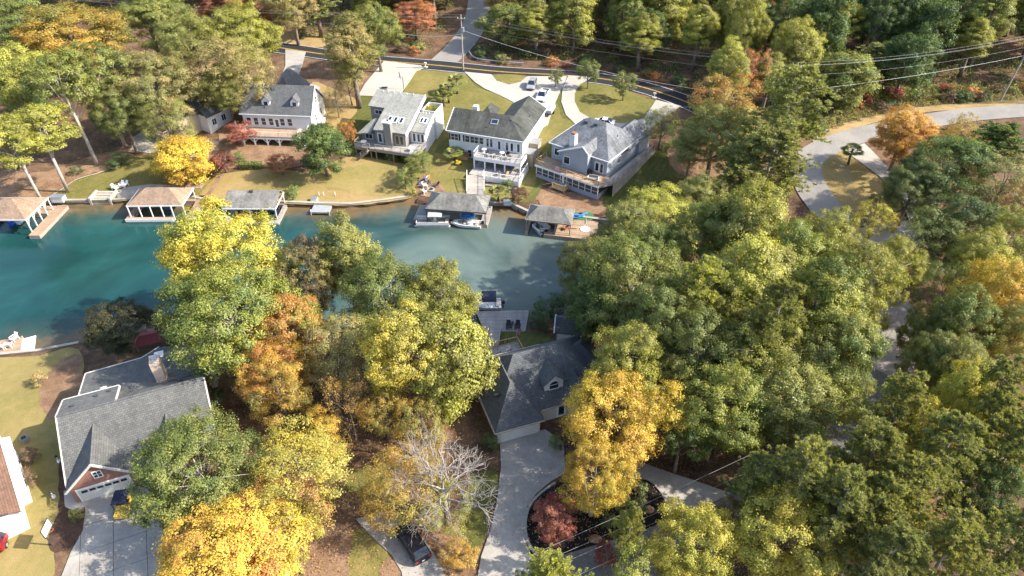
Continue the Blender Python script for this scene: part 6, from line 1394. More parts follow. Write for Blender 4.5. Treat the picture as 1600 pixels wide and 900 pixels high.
# guard rail
t = thing('guard_rail', 'pale metal guard rail along the far road', 'guard rail', (0, 0, 0)); gp_ = curve_pts([G(u, v) for u, v in ((733, 84), (738, 91), (750, 96), (775, 99), (800, 101), (818, 102))], 5, closed=False)
m = MB(); m.tube([p + Vector((0, 0, 0.62)) for p in gp_], 0.16, 5); m.build('rail', M_metal, t)
for p in gp_[::3]: one('post', M_metal, t, (p.x - 0.08, p.x + 0.08, p.y + 0.12, p.y + 0.28, p.z, p.z + 0.75))
# island edging stones (mulch bed kerb)
t = thing('edging', 'row of small pale edging stones round the black mulch island', 'edging', (0, 0, 0)); ed = curve_pts(gp([(905, 745), (1003, 748), (1027, 763), (1041, 786), (1044, 806)]), 14, closed=False) + curve_pts(gp([(845, 878), (826, 850), (821, 822), (826, 795), (842, 774), (866, 756)]), 14, closed=False)
for i, p in enumerate(ed): one('stone', M_conc_old, t, (p.x - 0.13, p.x + 0.13, p.y - 0.1, p.y + 0.1, p.z, p.z + 0.2 + 0.03 * (i % 3)))
rk = random.Random(5)
for u, v, lb in ((1013, 797, 'rounded tan boulder at the right of the mulch island'), (930, 843, 'small tan boulder at the lower edge of the mulch island'), (890, 840, 'flat pale boulder beside the red maple')):
    m = MB(); m.dome((0, 0, -0.1), rk.uniform(0.5, 0.8), rk.uniform(0.4, 0.6), rk.uniform(0.35, 0.55), 9, 4); o = m.build('boulder', M_straw, None, smooth=False); tag(o, lb, 'boulder'); o.location = G(u, v, 0.08)

# ------------------------------------------------------------------ poles and wires
def utility_pole(base, h, label, lean=(0, 0), arms=True, xf=None, rz=0.0):
    t = thing('utility_pole', label, 'utility pole', base, rz); m = MB(); m.tube([(0, 0, -0.5), (lean[0] * 0.5, lean[1] * 0.5, h * 0.5), (lean[0], lean[1], h)], [0.19, 0.16, 0.12], 8); m.build('shaft', M_pole, t)
    if arms:
        one('cross_arm', M_pole, t, (lean[0] - 0.9, lean[0] + 0.9, lean[1] - 0.16, lean[1] - 0.04, h - 1.0, h - 0.86))
        for x in (-0.8, 0.0, 0.8): m = MB(); m.cyl(lean[0] + x, lean[1] - 0.1, h - 0.86, h - 0.6, 0.06, n=6); m.build('insulator', M_white, t)
    if xf: m = MB(); m.cyl(lean[0] * 0.75 + 0.4, lean[1] * 0.75, h * xf, h * xf + 1.0, 0.27, n=10); m.build('transformer', M_metal, t)
    return Vector(base) + Vector((lean[0], lean[1], h))
pb1 = G(724, 109.5); top1 = utility_pole(pb1, 13.2, 'tall wooden utility pole with crossarm standing at the far road', xf=0.70)
pb2 = G(1563, 157); hp = 14.5
top2 = utility_pole(pb2, hp, 'tall utility pole with transformer at the right edge of the wood', lean=(1.2, 0.2), xf=0.62)
pb3 = P(1222, 192, 5.0); pb3.z = H(pb3.x, pb3.y); top3 = utility_pole(pb3, 13.5, 'utility pole hidden in the bushy pine by the junction')
pb4 = G(427, 76); top4 = utility_pole(pb4, 5.5, 'short pale pole at the mouth of the left driveway', arms=False)
pb0 = Vector((-150, 188, 5.0)); top0 = utility_pole(pb0, 13.0, 'utility pole beyond the left of the wood')
pbA = G(1408, 492) + Vector((3.5, 0, 0))
def wire(a, b, sag, label, r=0.014):
    pts = [Vector(a).lerp(Vector(b), i / 24) + Vector((0, 0, -4 * sag * (i / 24) * (1 - i / 24))) for i in range(25)]
    m = MB(); m.tube(pts, r, 4, cap=False); tag(m.build('power_line', M_line_w if r > 0.025 else M_grey, None), label, 'power line', 'overhead wires')
names = ('top', 'second', 'third', 'lowest')
for i, (dz, x) in enumerate(((0.0, 0), (-0.6, 0.8), (-0.62, -0.8), (-2.6, 0))):
    v = Vector((x * 0.6, 0, dz))
    wire(top1 + v, top3 + v, 1.1, names[i] + ' wire between the centre pole and the hidden pole'); wire(top3 + v, top2 + v, 1.2, names[i] + ' wire between the hidden pole and the right edge pole'); wire(top0 + v, top1 + v, 2.0, names[i] + ' wire running left from the centre pole')
    wire(top2 + v, top2 + Vector((60, -6, 0)) + v, 0.8, names[i] + ' wire leaving past the right edge')
wire(top1 + Vector((0, 0, -3.5)), top3 + Vector((0, -1, -7.5)), 2.4, 'slack pale cable from the centre pole across the road', 0.026); wire(top3 + Vector((0, -1, -5.5)), top2 + Vector((-0.4, 0, -4.6)), 0.7, 'thick pale cable to the right edge pole', 0.026); wire(top1 + Vector((0, 0, -4.5)), P(615, 50, 10), 0.8, 'pale cable running left from low on the centre pole', 0.04)
low = [(P(700, 925, 10.0), P(1240, 678, 10.0)), (P(760, 915, 9.2), P(1250, 700, 9.2)), (P(820, 905, 8.6), P(1250, 712, 8.6)), (P(900, 900, 8.0), P(1260, 730, 8.0))]
for i, (a, b) in enumerate(low): wire(a, b, 0.35, names[i] + ' wire crossing the mulch island at the bottom', 0.016)
for i in range(4): wire(top3 + Vector((0.3 * i, 0, -0.5 * i)), P(1412 + i * 11, 480, 9.5 - 0.5 * i), 1.0, names[i] + ' wire coming down beside the right hand road')
for i in range(2): wire(P(1412 + i * 11, 480, 9.5 - 0.5 * i), P(1240 + i * 10, 678 + 22 * i, 10.0 - 0.8 * i), 0.4, names[i] + ' wire along the right hand road bend')

for u, v, lb in ((372, 207, 'closed white parasol at the left corner of the white house deck'), (379, 222, 'closed white parasol on the lawn before the white house deck')):
    t = thing('parasol', lb, 'parasol', G(u, v)); m = MB(); m.cyl(0, 0, 0, 2.7, 0.04, n=6); m.build('pole', M_white, t); m = MB(); m.tube([(0, 0, 0.9), (0, 0, 1.9), (0, 0, 2.75)], [0.36, 0.24, 0.04], 8); m.build('fabric', M_white, t)
# ------------------------------------------------------------------ planting
# near bank, left to right
tree(303, 742, 205, 'oak', 12, GREEN, OLIVE, 'big round olive green oak beside the brick gabled garage')
tree(468, 735, 165, 'open', 12, YELLOW, OLIVE, 'yellow and orange maple right of the big round olive oak')
tree(440, 800, 150, 'open', 10, ORANGE, OLIVE, 'orange tinged green maple between the olive oak and the bark bed')
tree(360, 872, 215, 'oak', 11, ORANGE, YELLOW, 'bright orange maple at the bottom edge below the olive oak')
tree(455, 850, 120, 'open', 9, LIME, YELLOW, 'lime and yellow tree at the bottom edge beside the pale bark bed')
tree(352, 408, 180, 'oak', 20, YELLOW, LIME, 'tall bright yellow poplar reaching over the lake at left')
tree(365, 490, 210, 'oak', 18, GREEN, LIME, 'large full green oak right of the grey roof with the tan chimney')
tree(482, 440, 105, 'oak', 16, BROWN, OLIVE, 'brownish green tree in front of the water, right of the yellow poplar')
tree(540, 398, 98, 'poplar', 18, MOSS, OLIVE, 'tall narrow olive green tree whose top stands over the lake below the grey dock')
tree(450, 525, 120, 'oak', 14, LIME, ORANGE, 'lime green tree with an orange crown edge behind the pink maple')
tree(605, 478, 170, 'oak', 16, GREEN, OLIVE, 'dark olive oak at the waterside behind the tall golden tree')
tree(428, 580, 120, 'oak', 11, ORANGE, YELLOW, 'pink and orange maple below the lakeside oaks')
tree(438, 620, 100, 'open', 11, OLIVE, GOLD, 'olive tree with gold patches below the pink maple')
tree(525, 555, 110, 'open', 13, TAN, OLIVE, 'thin brown leaved tree with dark stem left of the golden tree')
tree(545, 635, 80, 'sparse', 11, TAN, GOLD, 'nearly bare slender tree over the brown leaf litter')
tree(640, 560, 145, 'oak', 17, YELLOW, OLIVE, 'tall golden tree with pale upright trunk in mid picture')
tree(705, 565, 140, 'wood', 16, OLIVE, LIME, 'broad yellow green oak overhanging the left of the dark hip roof')
tree(688, 478, 115, 'oak', 16, OLIVE, LIME, 'olive oak crown at the waterside left of the covered boat')
tree(600, 640, 90, 'open', 9, OLIVE, GOLD, 'low olive and gold tree under the tall golden tree')
tree(655, 665, 90, 'open', 9, GOLD, OLIVE, 'orange gold young tree behind the bare white tree')
tree(500, 690, 90, 'open', 8, YELLOW, GOLD, 'yellow young tree at the edge of the brown leaf litter')
tree(690, 738, 190, 'bare', 14, TAN, BROWN, 'leafless pale barked tree left of the centre driveway', cf=0.62)
tree(628, 765, 140, 'open', 9, GOLD, OLIVE, 'orange and green tree under the left of the bare white tree')
tree(695, 790, 90, 'open', 6, LIME, OLIVE, 'low lime green tree under the bare white tree beside the black car')
tree(720, 868, 60, 'small', 2.6, GOLD, TAN, 'small tawny bush in the bark bed beside the centre driveway', 'shrub', cat='shrub')
tree(958, 655, 160, 'oak', 13, GOLD, YELLOW, 'large golden maple over the loop driveway right of the dark hip roof')
tree(1010, 660, 110, 'open', 13, GOLD, YELLOW, 'amber maple crown at the right of the large golden maple')
tree(930, 748, 115, 'oak', 11, YELLOW, GOLD, 'bright yellow maple on the black mulch island')
tree(868, 808, 78, 'round', 5.5, RED, PINK, 'dark red maple on the black mulch island')
tree(978, 580, 118, 'oak', 16, OLIVE, LIME, 'olive yellow tree between the dark hip roof and the green grove')
for u, v, w, lb in ((968, 786, 34, 'largest'), (1000, 762, 30, 'farthest'), (985, 808, 30, 'lower middle'), (950, 812, 28, 'leftmost'), (998, 790, 28, 'rightmost')):
    tree(u, v, w, 'bush', 1.9, DEEP, MOSS, lb + ' of the dark clipped shrubs on the black mulch island', group='dark shrubs on the mulch island')
# waterside grove right of centre
GR = [(985, 455, 170, 'oak', 18, GREEN, OLIVE, 'large green oak at the left end of the waterside grove'),
      (1030, 345, 130, 'oak', 13, OLIVE, LIME, 'yellowish oak at the far top left of the waterside grove'),
      (918, 425, 95, 'oak', 14, MOSS, OLIVE, 'olive oak overhanging the right end of the cove'),
      (980, 375, 110, 'oak', 15, MOSS, OLIVE, 'olive oak touching the tan boathouse deck'),
      (1010, 405, 120, 'oak', 16, GREEN, OLIVE, 'green oak behind the left end of the waterside grove'),
      (1165, 360, 130, 'poplar', 21, LIME, OLIVE, 'lime green poplar at the top of the waterside grove'),
      (1100, 385, 120, 'oak', 17, OLIVE, GREEN, 'olive green oak in the upper middle of the waterside grove'),
      (1085, 465, 120, 'broadpine', 20, PINEG, LIME, 'yellowish spreading pine in the middle of the waterside grove'),
      (1170, 450, 140, 'poplar', 21, OLIVE, LIME, 'tall olive poplar right of the spreading pine in the grove'),
      (1235, 420, 130, 'oak', 18, GREEN, LIME, 'green oak at the upper right of the waterside grove'),
      (1285, 392, 110, 'oak', 16, OLIVE, LIME, 'pale olive oak beside the right hand road'),
      (1340, 455, 125, 'oak', 18, OLIVE, LIME, 'yellow green oak overhanging the right hand road'),
      (1280, 480, 130, 'poplar', 20, GREEN, LIME, 'mid green poplar left of the right hand road'),
      (1180, 550, 150, 'oak', 17, OLIVE, LIME, 'broad light olive oak in the heart of the grove'),
      (1300, 560, 140, 'oak', 16, GREEN, OLIVE, 'green oak at the lower right of the grove by the road'),
      (1090, 560, 140, 'oak', 17, GREEN, OLIVE, 'full green oak right of the olive yellow tree'),
      (1020, 520, 120, 'oak', 18, GREEN, MOSS, 'dark green oak behind the olive yellow tree'),
      (1125, 640, 150, 'oak', 14, LIME, GREEN, 'bright green maple at the lower edge of the grove'),
      (1230, 630, 150, 'oak', 14, GREEN, OLIVE, 'green oak above the shaded bend of the road'),
      (932, 478, 95, 'oak', 14, DEEP, GREEN, 'dark green tree overhanging the small lakeside shed'),
      (1215, 510, 110, 'broadpine', 21, PINEG, OLIVE, 'olive pine crown above the lower grove'),
      (1315, 615, 85, 'open', 12, GREEN, OLIVE, 'low green tree on the inner side of the road bend'),
      (1065, 690, 90, 'open', 9, DEEP, GREEN, 'shaded dark green tree right of the amber maple'),
      (1180, 310, 100, 'oak', 12, OLIVE, LIME, 'olive tree behind the top of the grove near the road'),
      (1100, 320, 100, 'oak', 12, MOSS, OLIVE, 'mossy green tree at the far side of the grove'),
      (1120, 500, 110, 'oak', 17, MOSS, LIME, 'mossy oak below the spreading pine'),
      (1040, 610, 80, 'oak', 12, GREEN, OLIVE, 'green oak touching the golden maple'),
      (1280, 650, 110, 'open', 11, GREEN, LIME, 'green tree just above the sunlit road bend')]
for g in GR: tree(*g)
# right hand side
RT = [(1135, 175, 115, 'open', 17, ORANGE, OLIVE, 'orange topped oak right of the blue grey house'),
      (1118, 212, 135, 'oak', 15, OLIVE, MOSS, 'olive oak in front of the orange topped oak'),
      (1230, 158, 128, 'broadpine', 24, PINEG, MOSS, 'tall bushy pine left of the road junction'),
      (1200, 240, 125, 'broadpine', 18, PINEG, OLIVE, 'dense green pine beside the grey road bend'),
      (1160, 255, 90, 'broadpine', 16, PINEG, MOSS, 'pine between the olive oak and the dense pine by the bend'),
      (1398, 425, 85, 'oak', 13, OLIVE, LIME, 'olive tree overhanging the shaded road below the yellow tree'),
      (1445, 525, 80, 'oak', 13, GREEN, OLIVE, 'green tree across the road from the grove'),
      (1490, 590, 100, 'oak', 14, MOSS, OLIVE, 'mossy olive oak right of the round green roadside oak'),
      (1540, 660, 90, 'broadpine', 17, PINEG, MOSS, 'pine behind the small yellow tree at right'),
      (1370, 800, 110, 'broadpine', 16, PINEG, OLIVE, 'pine between the yellow maple and the lower pinewood'),
      (1135, 110, 70, 'poplar', 18, OLIVE, LIME, 'pale olive poplar behind the orange topped oak'),
      (1175, 120, 60, 'open', 15, PINK, ORANGE, 'salmon orange tree beside the bushy pine'),
      (1080, 235, 70, 'open', 11, MOSS, TAN, 'tan green tree at the shaded yard of the blue grey house'),
      (1412, 212, 95, 'oak', 12, ORANGE, GOLD, 'orange red maple on the golden roadside lawn'),
      (1500, 218, 70, 'open', 11, GOLD, MOSS, 'bronze tree right of the orange red maple'),
      (1555, 225, 110, 'broadpine', 13, DEEP, GREEN, 'dark green spreading pine below the grey road'),
      (1485, 270, 140, 'oak', 14, DEEP, GREEN, 'large dark green tree right of the white driveway'),
      (1560, 300, 120, 'open', 15, MOSS, TAN, 'thin olive tree at the right edge below the dark pine'),
      (1425, 300, 90, 'oak', 11, DEEP, MOSS, 'dark tree shading the end of the white driveway'),
      (1365, 352, 75, 'open', 9, YELLOW, LIME, 'yellow tree beside the shaded road'),
      (1500, 360, 120, 'oak', 14, DEEP, MOSS, 'dark mossy oak right of the yellow roadside tree'),
      (1570, 390, 110, 'oak', 15, MOSS, LIME, 'mossy green oak at the right edge in mid height'),
      (1450, 385, 100, 'open', 13, GREEN, MOSS, 'dull green tree right of the shaded road'),
      (1590, 330, 70, 'open', 13, ORANGE, MOSS, 'orange tinged tree at the right edge'),
      (1550, 475, 125, 'oak', 17, YELLOW, GOLD, 'yellow maple at the right edge'),
      (1500, 520, 110, 'oak', 15, OLIVE, GREEN, 'olive green oak below the yellow maple'),
      (1580, 540, 100, 'oak', 15, GOLD, OLIVE, 'gold and olive tree at the right edge'),
      (1470, 470, 80, 'open', 13, MOSS, GREEN, 'mossy green tree beside the overhead wires at right'),
      (1530, 420, 100, 'oak', 14, LIME, OLIVE, 'lime oak above the yellow maple'),
      (1452, 575, 90, 'oak', 13, GREEN, MOSS, 'round green oak at the right side of the road'),
      (1490, 645, 92, 'oak', 17, YELLOW, LIME, 'small yellow tree among the pines at right'),
      (1400, 640, 110, 'broadpine', 18, PINEG, OLIVE, 'olive pine right of the road bend'),
      (1560, 620, 110, 'broadpine', 18, PINEG, MOSS, 'green pine at the right edge above the pinewood'),
      (1350, 710, 130, 'broadpine', 18, PINEG, OLIVE, 'spreading pine below the road bend'),
      (1480, 715, 130, 'broadpine', 18, PINEG, MOSS, 'big pine in the middle of the pinewood'),
      (1575, 700, 110, 'broadpine', 17, MOSS, PINEG, 'mossy pine at the right edge of the pinewood'),
      (1260, 745, 120, 'broadpine', 17, PINEG, OLIVE, 'pale green pine just below the sunlit bend'),
      (1420, 775, 120, 'broadpine', 17, PINEG, OLIVE, 'pine with bare grey twigs in the lower pinewood'),
      (1530, 785, 110, 'oak', 13, DEEP, GREEN, 'dark green oak among the pines at lower right'),
      (1320, 790, 120, 'broadpine', 17, PINEG, MOSS, 'pine right of the yellow maple at the bottom'),
      (1180, 755, 80, 'broadpine', 14, PINEG, MOSS, 'pine beside the end of the loop driveway'),
      (1230, 845, 175, 'oak', 13, YELLOW, LIME, 'big yellow green maple at the bottom edge'),
      (1085, 855, 140, 'oak', 11, LIME, YELLOW, 'lime green oak at the bottom edge right of the mulch island'),
      (1150, 815, 70, 'open', 9, RED, MOSS, 'dark red leaved tree between the two bottom maples'),
      (1390, 865, 130, 'broadpine', 16, PINEG, MOSS, 'pine at the bottom edge right of the yellow maple'),
      (1490, 860, 130, 'broadpine', 16, PINEG, OLIVE, 'pine at the bottom edge below the dark oak'),
      (1585, 850, 120, 'broadpine', 16, MOSS, PINEG, 'pine in the bottom right corner'),
      (985, 825, 55, 'broadpine', 12, PINEG, OLIVE, 'young pine standing before the overhead wires'),
      (868, 905, 110, 'broadpine', 11, PINEG, LIME, 'yellowish pine at the bottom edge below the driveway'),
      (1000, 900, 110, 'open', 9, GREEN, LIME, 'green tree at the bottom edge below the mulch island'),
      (945, 868, 40, 'small', 4, RED, BROWN, 'small dark red tree behind the wires at the bottom'),
      (1430, 705, 90, 'open', 16, LIME, YELLOW, 'yellow flecked tree between the pines at right'),
      (1300, 870, 110, 'open', 11, LIME, MOSS, 'lime tree at the bottom edge beside the yellow maple')]
for g in RT: tree(*g)
# far bank, left
LT = [(112, 60, 170, 'oak', 18, OLIVE, GOLD, 'golden olive oak at the upper left'),
      (30, 40, 110, 'oak', 17, GREEN, MOSS, 'dull green oak in the upper left corner'),
      (45, 130, 120, 'oak', 18, MOSS, LIME, 'light green oak at the left edge above the yellow green pine'),
      (100, 135, 110, 'tall', 22, OLIVE, GREEN, 'olive oak with long leaning trunk above the pine straw'),
      (20, 225, 100, 'tall', 17, OLIVE, LIME, 'yellow green pine on the left edge above the tan boathouse'),
      (62, 205, 110, 'tall', 17, OLIVE, LIME, 'spreading pine with pale trunk at the lawn edge'),
      (150, 112, 100, 'tall', 21, GREEN, OLIVE, 'green oak behind the olive oak at left'),
      (235, 140, 130, 'oak', 17, MOSS, TAN, 'grey green oak left of the beige house'),
      (190, 175, 90, 'oak', 15, GREEN, MOSS, 'dark green oak above the grey patio'),
      (235, 40, 110, 'oak', 17, GREEN, OLIVE, 'green oak right of the golden olive oak'),
      (335, 110, 120, 'open', 18, OLIVE, TAN, 'tawny olive oak over the beige house'),
      (375, 60, 120, 'oak', 18, LIME, OLIVE, 'pale lime oak beside the far road'),
      (352, 140, 85, 'oak', 13, OLIVE, MOSS, 'olive tree hiding the white end of the beige house'), 
      (385, 125, 90, 'open', 16, OLIVE, TAN, 'olive oak leaning over the dormered grey roof'),
      (300, 70, 100, 'oak', 16, OLIVE, MOSS, 'olive oak behind the beige house'),
      (325, 15, 40, 'small', 6, RED, ORANGE, 'small red tree at the top edge left'),
      (260, 195, 80, 'open', 13, MOSS, OLIVE, 'mossy tree between the patio and the beige house'),
      (548, 75, 85, 'poplar', 20, OLIVE, TAN, 'tall olive tree with visible trunk at the pad by the far road'),
      (588, 50, 80, 'oak', 16, GREEN, OLIVE, 'green oak behind the tall olive tree at the far road'),
      
      (455, 12, 80, 'oak', 16, OLIVE, TAN, 'tan olive oak above the far road'),
      (545, 128, 45, 'open', 9, OLIVE, TAN, 'low olive tree beside the concrete pad'),
      (283, 246, 98, 'wood', 9.5, GOLD, YELLOW, 'round bright yellow maple on the lakeside lawn'),
      (503, 228, 80, 'wood', 10.5, DEEP, GREEN, 'dark green dense tree left of the modern grey house'),
      (543, 206, 34, 'small', 5.5, ORANGE, GOLD, 'small orange tree at the corner of the modern grey house'),
      (374, 208, 48, 'small', 5, RED, PINK, 'red leaved small tree beside the white house deck'),
      (349, 252, 42, 'small', 4, BROWN, RED, 'dark purple brown small tree right of the yellow maple'),
      (438, 256, 44, 'small', 4, ORANGE, PINK, 'orange red small tree on the golden lawn'),
      (525, 155, 45, 'sparse', 7, TAN, BROWN, 'leafless tan tree between the white and grey houses'),
      (920, 113, 37, 'small', 6.5, MOSS, GREEN, 'round lollipop tree beside the curved driveway end'),
      (976, 131, 42, 'small', 6.5, MOSS, GREEN, 'round lollipop tree in the middle of the circle lawn'),
      (868, 121, 24, 'small', 4.2, GREEN, MOSS, 'small green tree between the two driveways'),
      (810, 305, 32, 'small', 3.2, BROWN, (0.16, 0.07, 0.05), 'dark brown leaved small tree at the seawall'),
      (652, 258, 46, 'open', 5, OLIVE, GREEN, 'yellow green small tree below the modern grey house'),
      (632, 278, 36, 'open', 4, MOSS, GREEN, 'dark small tree on the lawn edge below the modern grey house'),
      (183, 510, 104, 'oak', 8, (0.040, 0.050, 0.022), (0.085, 0.075, 0.035), 'dark brown green tree at the near shore above the grey roof'),
      (270, 515, 55, 'small', 5, BROWN, DEEP, 'shaded brown tree behind the chimney roof'),
      (1035, 195, 60, 'open', 9, MOSS, OLIVE, 'mossy tree behind the blue grey house')]
for g in LT: tree(*g)
for u, v, h, lb in ((700, 135, 4.6, 'tallest fan palm in the row beside the big lawn'), (713, 122, 4.4, 'fan palm at the road end of the row on the big lawn'), (692, 146, 3.6, 'shortest fan palm nearest the grey house'),
                    (642, 268, 3.6, 'fan palm beside the path at the lawn edge'), (660, 243, 3.4, 'fan palm below the deck corner of the modern grey house'), (778, 296, 3.0, 'small palm on the seawall between two boathouses'),
                    (709, 235, 2.6, 'little palm at the left corner of the white house'), (1334, 232, 4.0, 'palm at the mouth of the white driveway')):
    tree(u, v, 34 if u < 1000 else 38, 'palm', h, GREEN, OLIVE, lb)
for u, v, w, A, lb in ((60, 592, 26, TAN, 'tawny shrub in the straw bed beside the near lawn'), (38, 748, 34, BROWN, 'round purple brown shrub beside the white house'), (46, 712, 30, BROWN, 'purple brown shrub next to the white house dish'),
                       (118, 804, 22, OLIVE, 'small olive shrub on the brown mulch by the slab drive'), (120, 640, 0, MOSS, ''), (456, 304, 24, GREEN, 'green shrub overhanging the seawall beside the grey dock'), (458, 296, 22, GREEN, 'green shrub on the lawn above the seawall'),
                       (118, 266, 22, DEEP, 'grey green shrub on the pine straw edge'), (185, 250, 40, DEEP, 'large dark shrub beside the grey patio'), (372, 246, 26, GREEN, 'light green shrub beside the purple brown tree'),
                       (640, 243, 26, OLIVE, 'olive shrub under the grey house deck'), (612, 244, 24, GREEN, 'green shrub under the grey house deck'), (678, 190, 18, LIME, 'lime shrub at the side wall of the grey house'), (674, 204, 18, LIME, 'yellow green shrub behind the deck corner'), (682, 177, 18, LIME, 'lime shrub nearest the roof garden wall'),
                       (645, 300, 18, OLIVE, 'low olive shrub beside the fire ring chairs'), (793, 287, 20, GREEN, 'green plant in the stone planter below the white house'), (1370, 308, 20, GREEN, 'round green shrub on the golden lawn'),
                       (335, 268, 22, BROWN, 'brown shrub at the foot of the yellow maple'), (842, 500, 40, DEEP, 'dark shrub beside the plank dock'), (862, 478, 60, DEEP, 'dark waterside shrub behind the lakeside shed'), (765, 690, 30, DEEP, 'dark shrub left of the centre garage'),
                       (868, 690, 26, GREEN, 'green shrub right of the centre garage'), (330, 620, 40, DEEP, 'dark shrub at the right end of the chimney roof'), (1300, 590, 0, DEEP, '')):
    if w: tree(u, v, w, 'bush', max(1.2, min(2.4, w / 14)), A, scl(A, 1.4), lb)
# clipped hedge on the golden lawn
hg = tag(link('hedge', leaves_mesh('hedge', *(lambda r: (r.uniform(-1, 1, (4200, 3)) * [2.1, 0.75, 0.62] + [0, 0, 0.6], r.normal(size=(4200, 3)) + [0, -0.2, 0.8], r.uniform(0.12, 0.24, 4200), r.random(4200), r))(np.random.default_rng(5)))), 'long clipped green hedge on the golden lawn', 'hedge')
hg.location = G(393, 262); hg.color = (*GREEN, 1); hg['tint'] = list(MOSS)

# the wood beyond the far road: first rows tree by tree
def road_y(x):
    xs = [p.x for p in far_road]; ys = [p.y for p in far_road]
    a = [p.x for p in right_road[:6]][::-1]; b = [p.y for p in right_road[:6]][::-1]
    return float(np.interp(x, xs + [a[0] + 0.1] + a[1:], ys + [b[0]] + b[1:]))
frng = random.Random(4242)
spots = []
side = [P(u, v, 5.5) for u, v in ((688, 93), (722, 62), (742, 35), (750, 5), (752, -40))]
def near_side(x, y):
    for a, b in zip(side, side[1:]):
        ab = (b - a).xy; t = max(0, min(1, (Vector((x, y)) - a.xy).dot(ab) / ab.dot(ab)))
        if (Vector((x, y)) - a.xy - ab * t).length < 7.5: return True
    return False
tries = 0
while tries < 9000 and len(spots) < 147:
    tries += 1
    x = frng.uniform(-150, 165); y = frng.uniform(120, 219)
    m = 10.0 if x < 62 else 11.5
    if y < road_y(x) + m or y < 128: continue
    if abs(x) > y * 0.80 + 6: continue
    if near_side(x, y): continue
    if any((x - a) ** 2 + (y - b) ** 2 < 6.5 ** 2 for a, b in spots): continue
    spots.append((x, y))
FW = {'deep': (DEEP, GREEN, 'deep green'), 'green': (GREEN, OLIVE, 'mid green'), 'olive': (OLIVE, LIME, 'olive and lime'),
      'pine': (PINEG, MOSS, 'grey green'), 'gold': (TAN, GOLD, 'golden brown'), 'red': (ORANGE, PINK, 'rust orange'), 'yellow': (OLIVE, LIME, 'yellow green')}
def whereabouts(x, y, z):
    dz = z - CAM_H; dep = y * math.cos(PITCH) - dz * math.sin(PITCH)
    u = 800 + FPX * x / dep
    marks = ((60, 'at the left edge'), (170, 'above the golden olive oak'), (300, 'above the beige house'), (420, 'above the two dormer house'), (520, 'above the left driveway'), (600, 'above the tall olive tree'), (690, 'left of the side road'),
             (790, 'right of the side road'), (850, 'above the guard rail'), (920, 'above the silver car'), (1000, 'above the circle lawn'), (1080, 'above the bend of the far road'), (1170, 'above the orange topped oak'), (1260, 'above the bushy pine'),
             (1350, 'above the brushy verge'), (1440, 'above the orange red maple'), (1520, 'left of the right edge pole'), (1700, 'at the right edge'))
    side_ = next((t for lim, t in marks if u < lim), 'at the right edge')
    e = y - road_y(x)
    row = 'at the wood edge' if e < 20 else 'one row into the wood' if e < 31 else 'mid wood' if e < 44 else 'at the wood back'
    return row, side_
used = {}
for x, y in sorted(spots):
    edge = y - road_y(x) < 20
    r = frng.random()
    if x < -45: key = 'olive' if r < 0.35 else 'green' if r < 0.6 else 'gold' if r < 0.8 else 'pine' if r < 0.9 else 'red'
    elif x < 5: key = 'red' if r < 0.2 else 'green' if r < 0.5 else 'olive' if r < 0.7 else 'deep' if r < 0.85 else 'gold'
    else: key = 'deep' if r < 0.30 else 'green' if r < 0.58 else 'olive' if r < 0.74 else 'pine' if r < 0.9 else 'yellow' if r < 0.96 else 'gold'
    A, B, lb = FW[key]
    kind = 'pine' if key == 'pine' else frng.choice(['wood', 'wood', 'wood', 'oak', 'poplar'])
    hh = frng.uniform(14, 21) if not edge else frng.uniform(9, 16)
    wd = frng.uniform(9.0, 12.5) if kind != 'pine' else frng.uniform(6.5, 8.5)
    if kind == 'poplar': wd *= 0.85
    z = H(x, y)
    lab = lb + (' pine ' if kind == 'pine' else ' slender tree ' if kind == 'poplar' else ' tree ') + ' '.join(whereabouts(x, y, z))
    k = used.get(lab, 0); used[lab] = k + 1
    if k: lab = ('second ', 'third ', 'fourth ')[min(k - 1, 2)] + lab
    plant_tree('pine_tree' if kind == 'pine' else 'broadleaf_tree', kind, x, y, z, hh, wd, A, B, lab, 'trees of the wood beyond the far road')
bc = []; br_ = np.random.default_rng(12)
while len(bc) < 750:
    x = br_.uniform(58, 150); y = road_y(x) + br_.uniform(5.5, 14.5) ** 1.0
    if abs(x) < y * 0.8 + 8: bc.append((x, y))
bc = np.array(bc); bz = heights(bc); c = []; cl = []
for (x, y), z in zip(bc, bz):
    k = 46; d = br_.normal(size=(k, 3)); d /= np.linalg.norm(d, axis=1, keepdims=True); d[:, 2] = np.abs(d[:, 2]); hh = br_.uniform(0.35, 1.5)
    c.append(np.array([x, y, z]) + d * br_.uniform(0.3, 1.0, (k, 1)) * [0.9, 0.9, hh]); cl.append(np.full(k, br_.random()))
c = np.concatenate(c); bo = link('brush', leaves_mesh('brush', c, br_.normal(size=c.shape) + [0, 0, 0.7], br_.uniform(0.14, 0.32, len(c)), np.concatenate(cl), br_))
bo['kind'] = 'stuff'; bo.color = (*MOSS, 1); bo['tint'] = list(TAN)
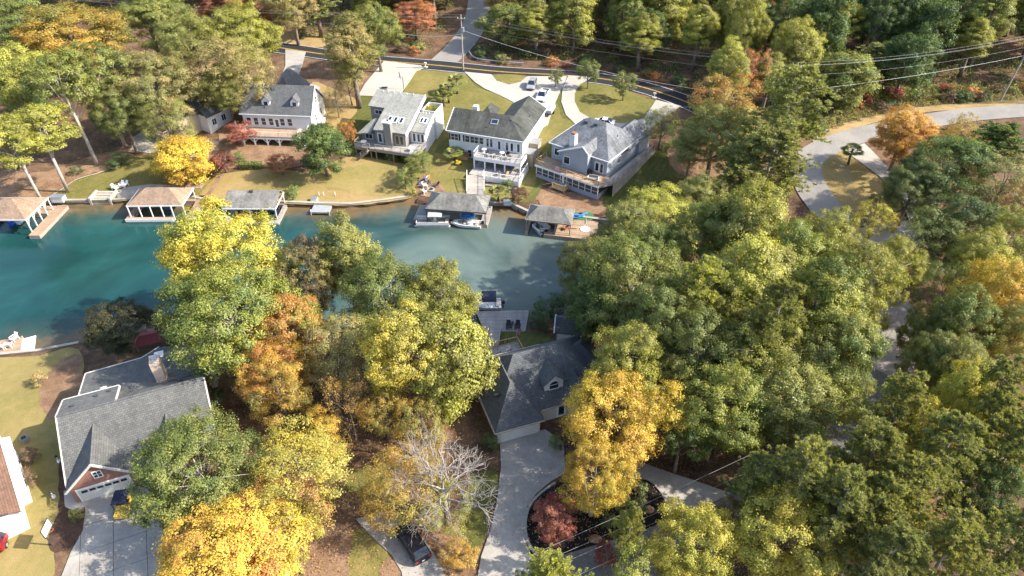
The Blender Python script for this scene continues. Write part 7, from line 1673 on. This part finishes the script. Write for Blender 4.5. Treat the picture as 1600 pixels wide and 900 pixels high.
# uncountable undergrowth on the wood floor
ur = np.random.default_rng(77); pc = []
while len(pc) < 2600:
    x = ur.uniform(-165, 180); y = ur.uniform(118, 232)
    if y > road_y(x) + 9 and y > 122 and abs(x) < y * 0.8 + 8 and not near_side(x, y): pc.append((x, y))
pc = np.array(pc); pz = heights(pc)
c = []; cl = []
for (x, y), z in zip(pc, pz):
    k = 42; d = ur.normal(size=(k, 3)); d /= np.linalg.norm(d, axis=1, keepdims=True); d[:, 2] = np.abs(d[:, 2])
    c.append(np.array([x, y, z]) + d * ur.uniform(0.5, 1.0, (k, 1)) * [1.7, 1.7, ur.uniform(0.8, 3.4)]); cl.append(np.full(k, ur.random()))
c = np.concatenate(c); ug = link('undergrowth', leaves_mesh('undergrowth', c, ur.normal(size=c.shape) + [0, 0, 0.9], ur.uniform(0.26, 0.5, len(c)), np.concatenate(cl), ur))
ug['kind'] = 'stuff'; ug.color = (*GREEN, 1); ug['tint'] = list(MOSS)
# undergrowth along the edge of the wood
n = 0
for i in range(400):
    x = frng.uniform(-60, 150); y = road_y(x) + frng.uniform(5.5, 13)
    if near_side(x, y) or n >= 70 or abs(x) > y * 0.8: continue
    r = frng.random(); n += 1
    lab_ = whereabouts(x, y, H(x, y))[1]; A = DEEP if r < 0.45 else MOSS if r < 0.7 else BROWN if r < 0.85 else RED if r < 0.93 else ORANGE
    w = frng.uniform(2.0, 4.2)
    lb2 = {DEEP: 'dark green', MOSS: 'mossy', BROWN: 'brown', RED: 'dark red', ORANGE: 'rusty orange'}[A] + ' shrub on the far road verge ' + lab_
    k = used.get(lb2, 0); used[lb2] = k + 1
    if k: lb2 = ('second ', 'third ', 'fourth ', 'fifth ', 'sixth ')[min(k - 1, 4)] + lb2
    plant_tree('shrub', 'bush', x, y, H(x, y) - 0.1, w * 0.62, w, A, scl(A, 1.3), lb2, 'shrubs along the far road', 'shrub')

# fallen leaves under the autumn trees
lr_ = np.random.default_rng(31); fc = []
for t in [o for o in COL.objects if o.get('category') == 'tree' and o.location.y < 140]:
    c_ = [ch for ch in t.children if ch.name.startswith('crown')]
    if not c_ or c_[0].color[0] < 0.17: continue
    rr = 1.25 * spread(c_[0].data, 93)[0] * t.scale.x; k = int(min(900, rr * rr * 22))
    q = lr_.normal(size=(k, 2)) * rr * 0.6 + [t.location.x - 0.3 * rr, t.location.y]; fc.append(q)
fc = np.concatenate(fc); fd, _ = lake_sd(fc); fc = fc[fd > 0.8]; fz = heights(fc) + 0.2
fl_ = link('fallen_leaves', leaves_mesh('fallen_leaves', np.column_stack([fc, fz]), lr_.normal(size=(len(fc), 3)) * 0.3 + [0, 0, 1], lr_.uniform(0.09, 0.2, len(fc)), lr_.random(len(fc)), lr_))
fl_['kind'] = 'stuff'; fl_.color = (*TAN, 1); fl_['tint'] = list(ORANGE)
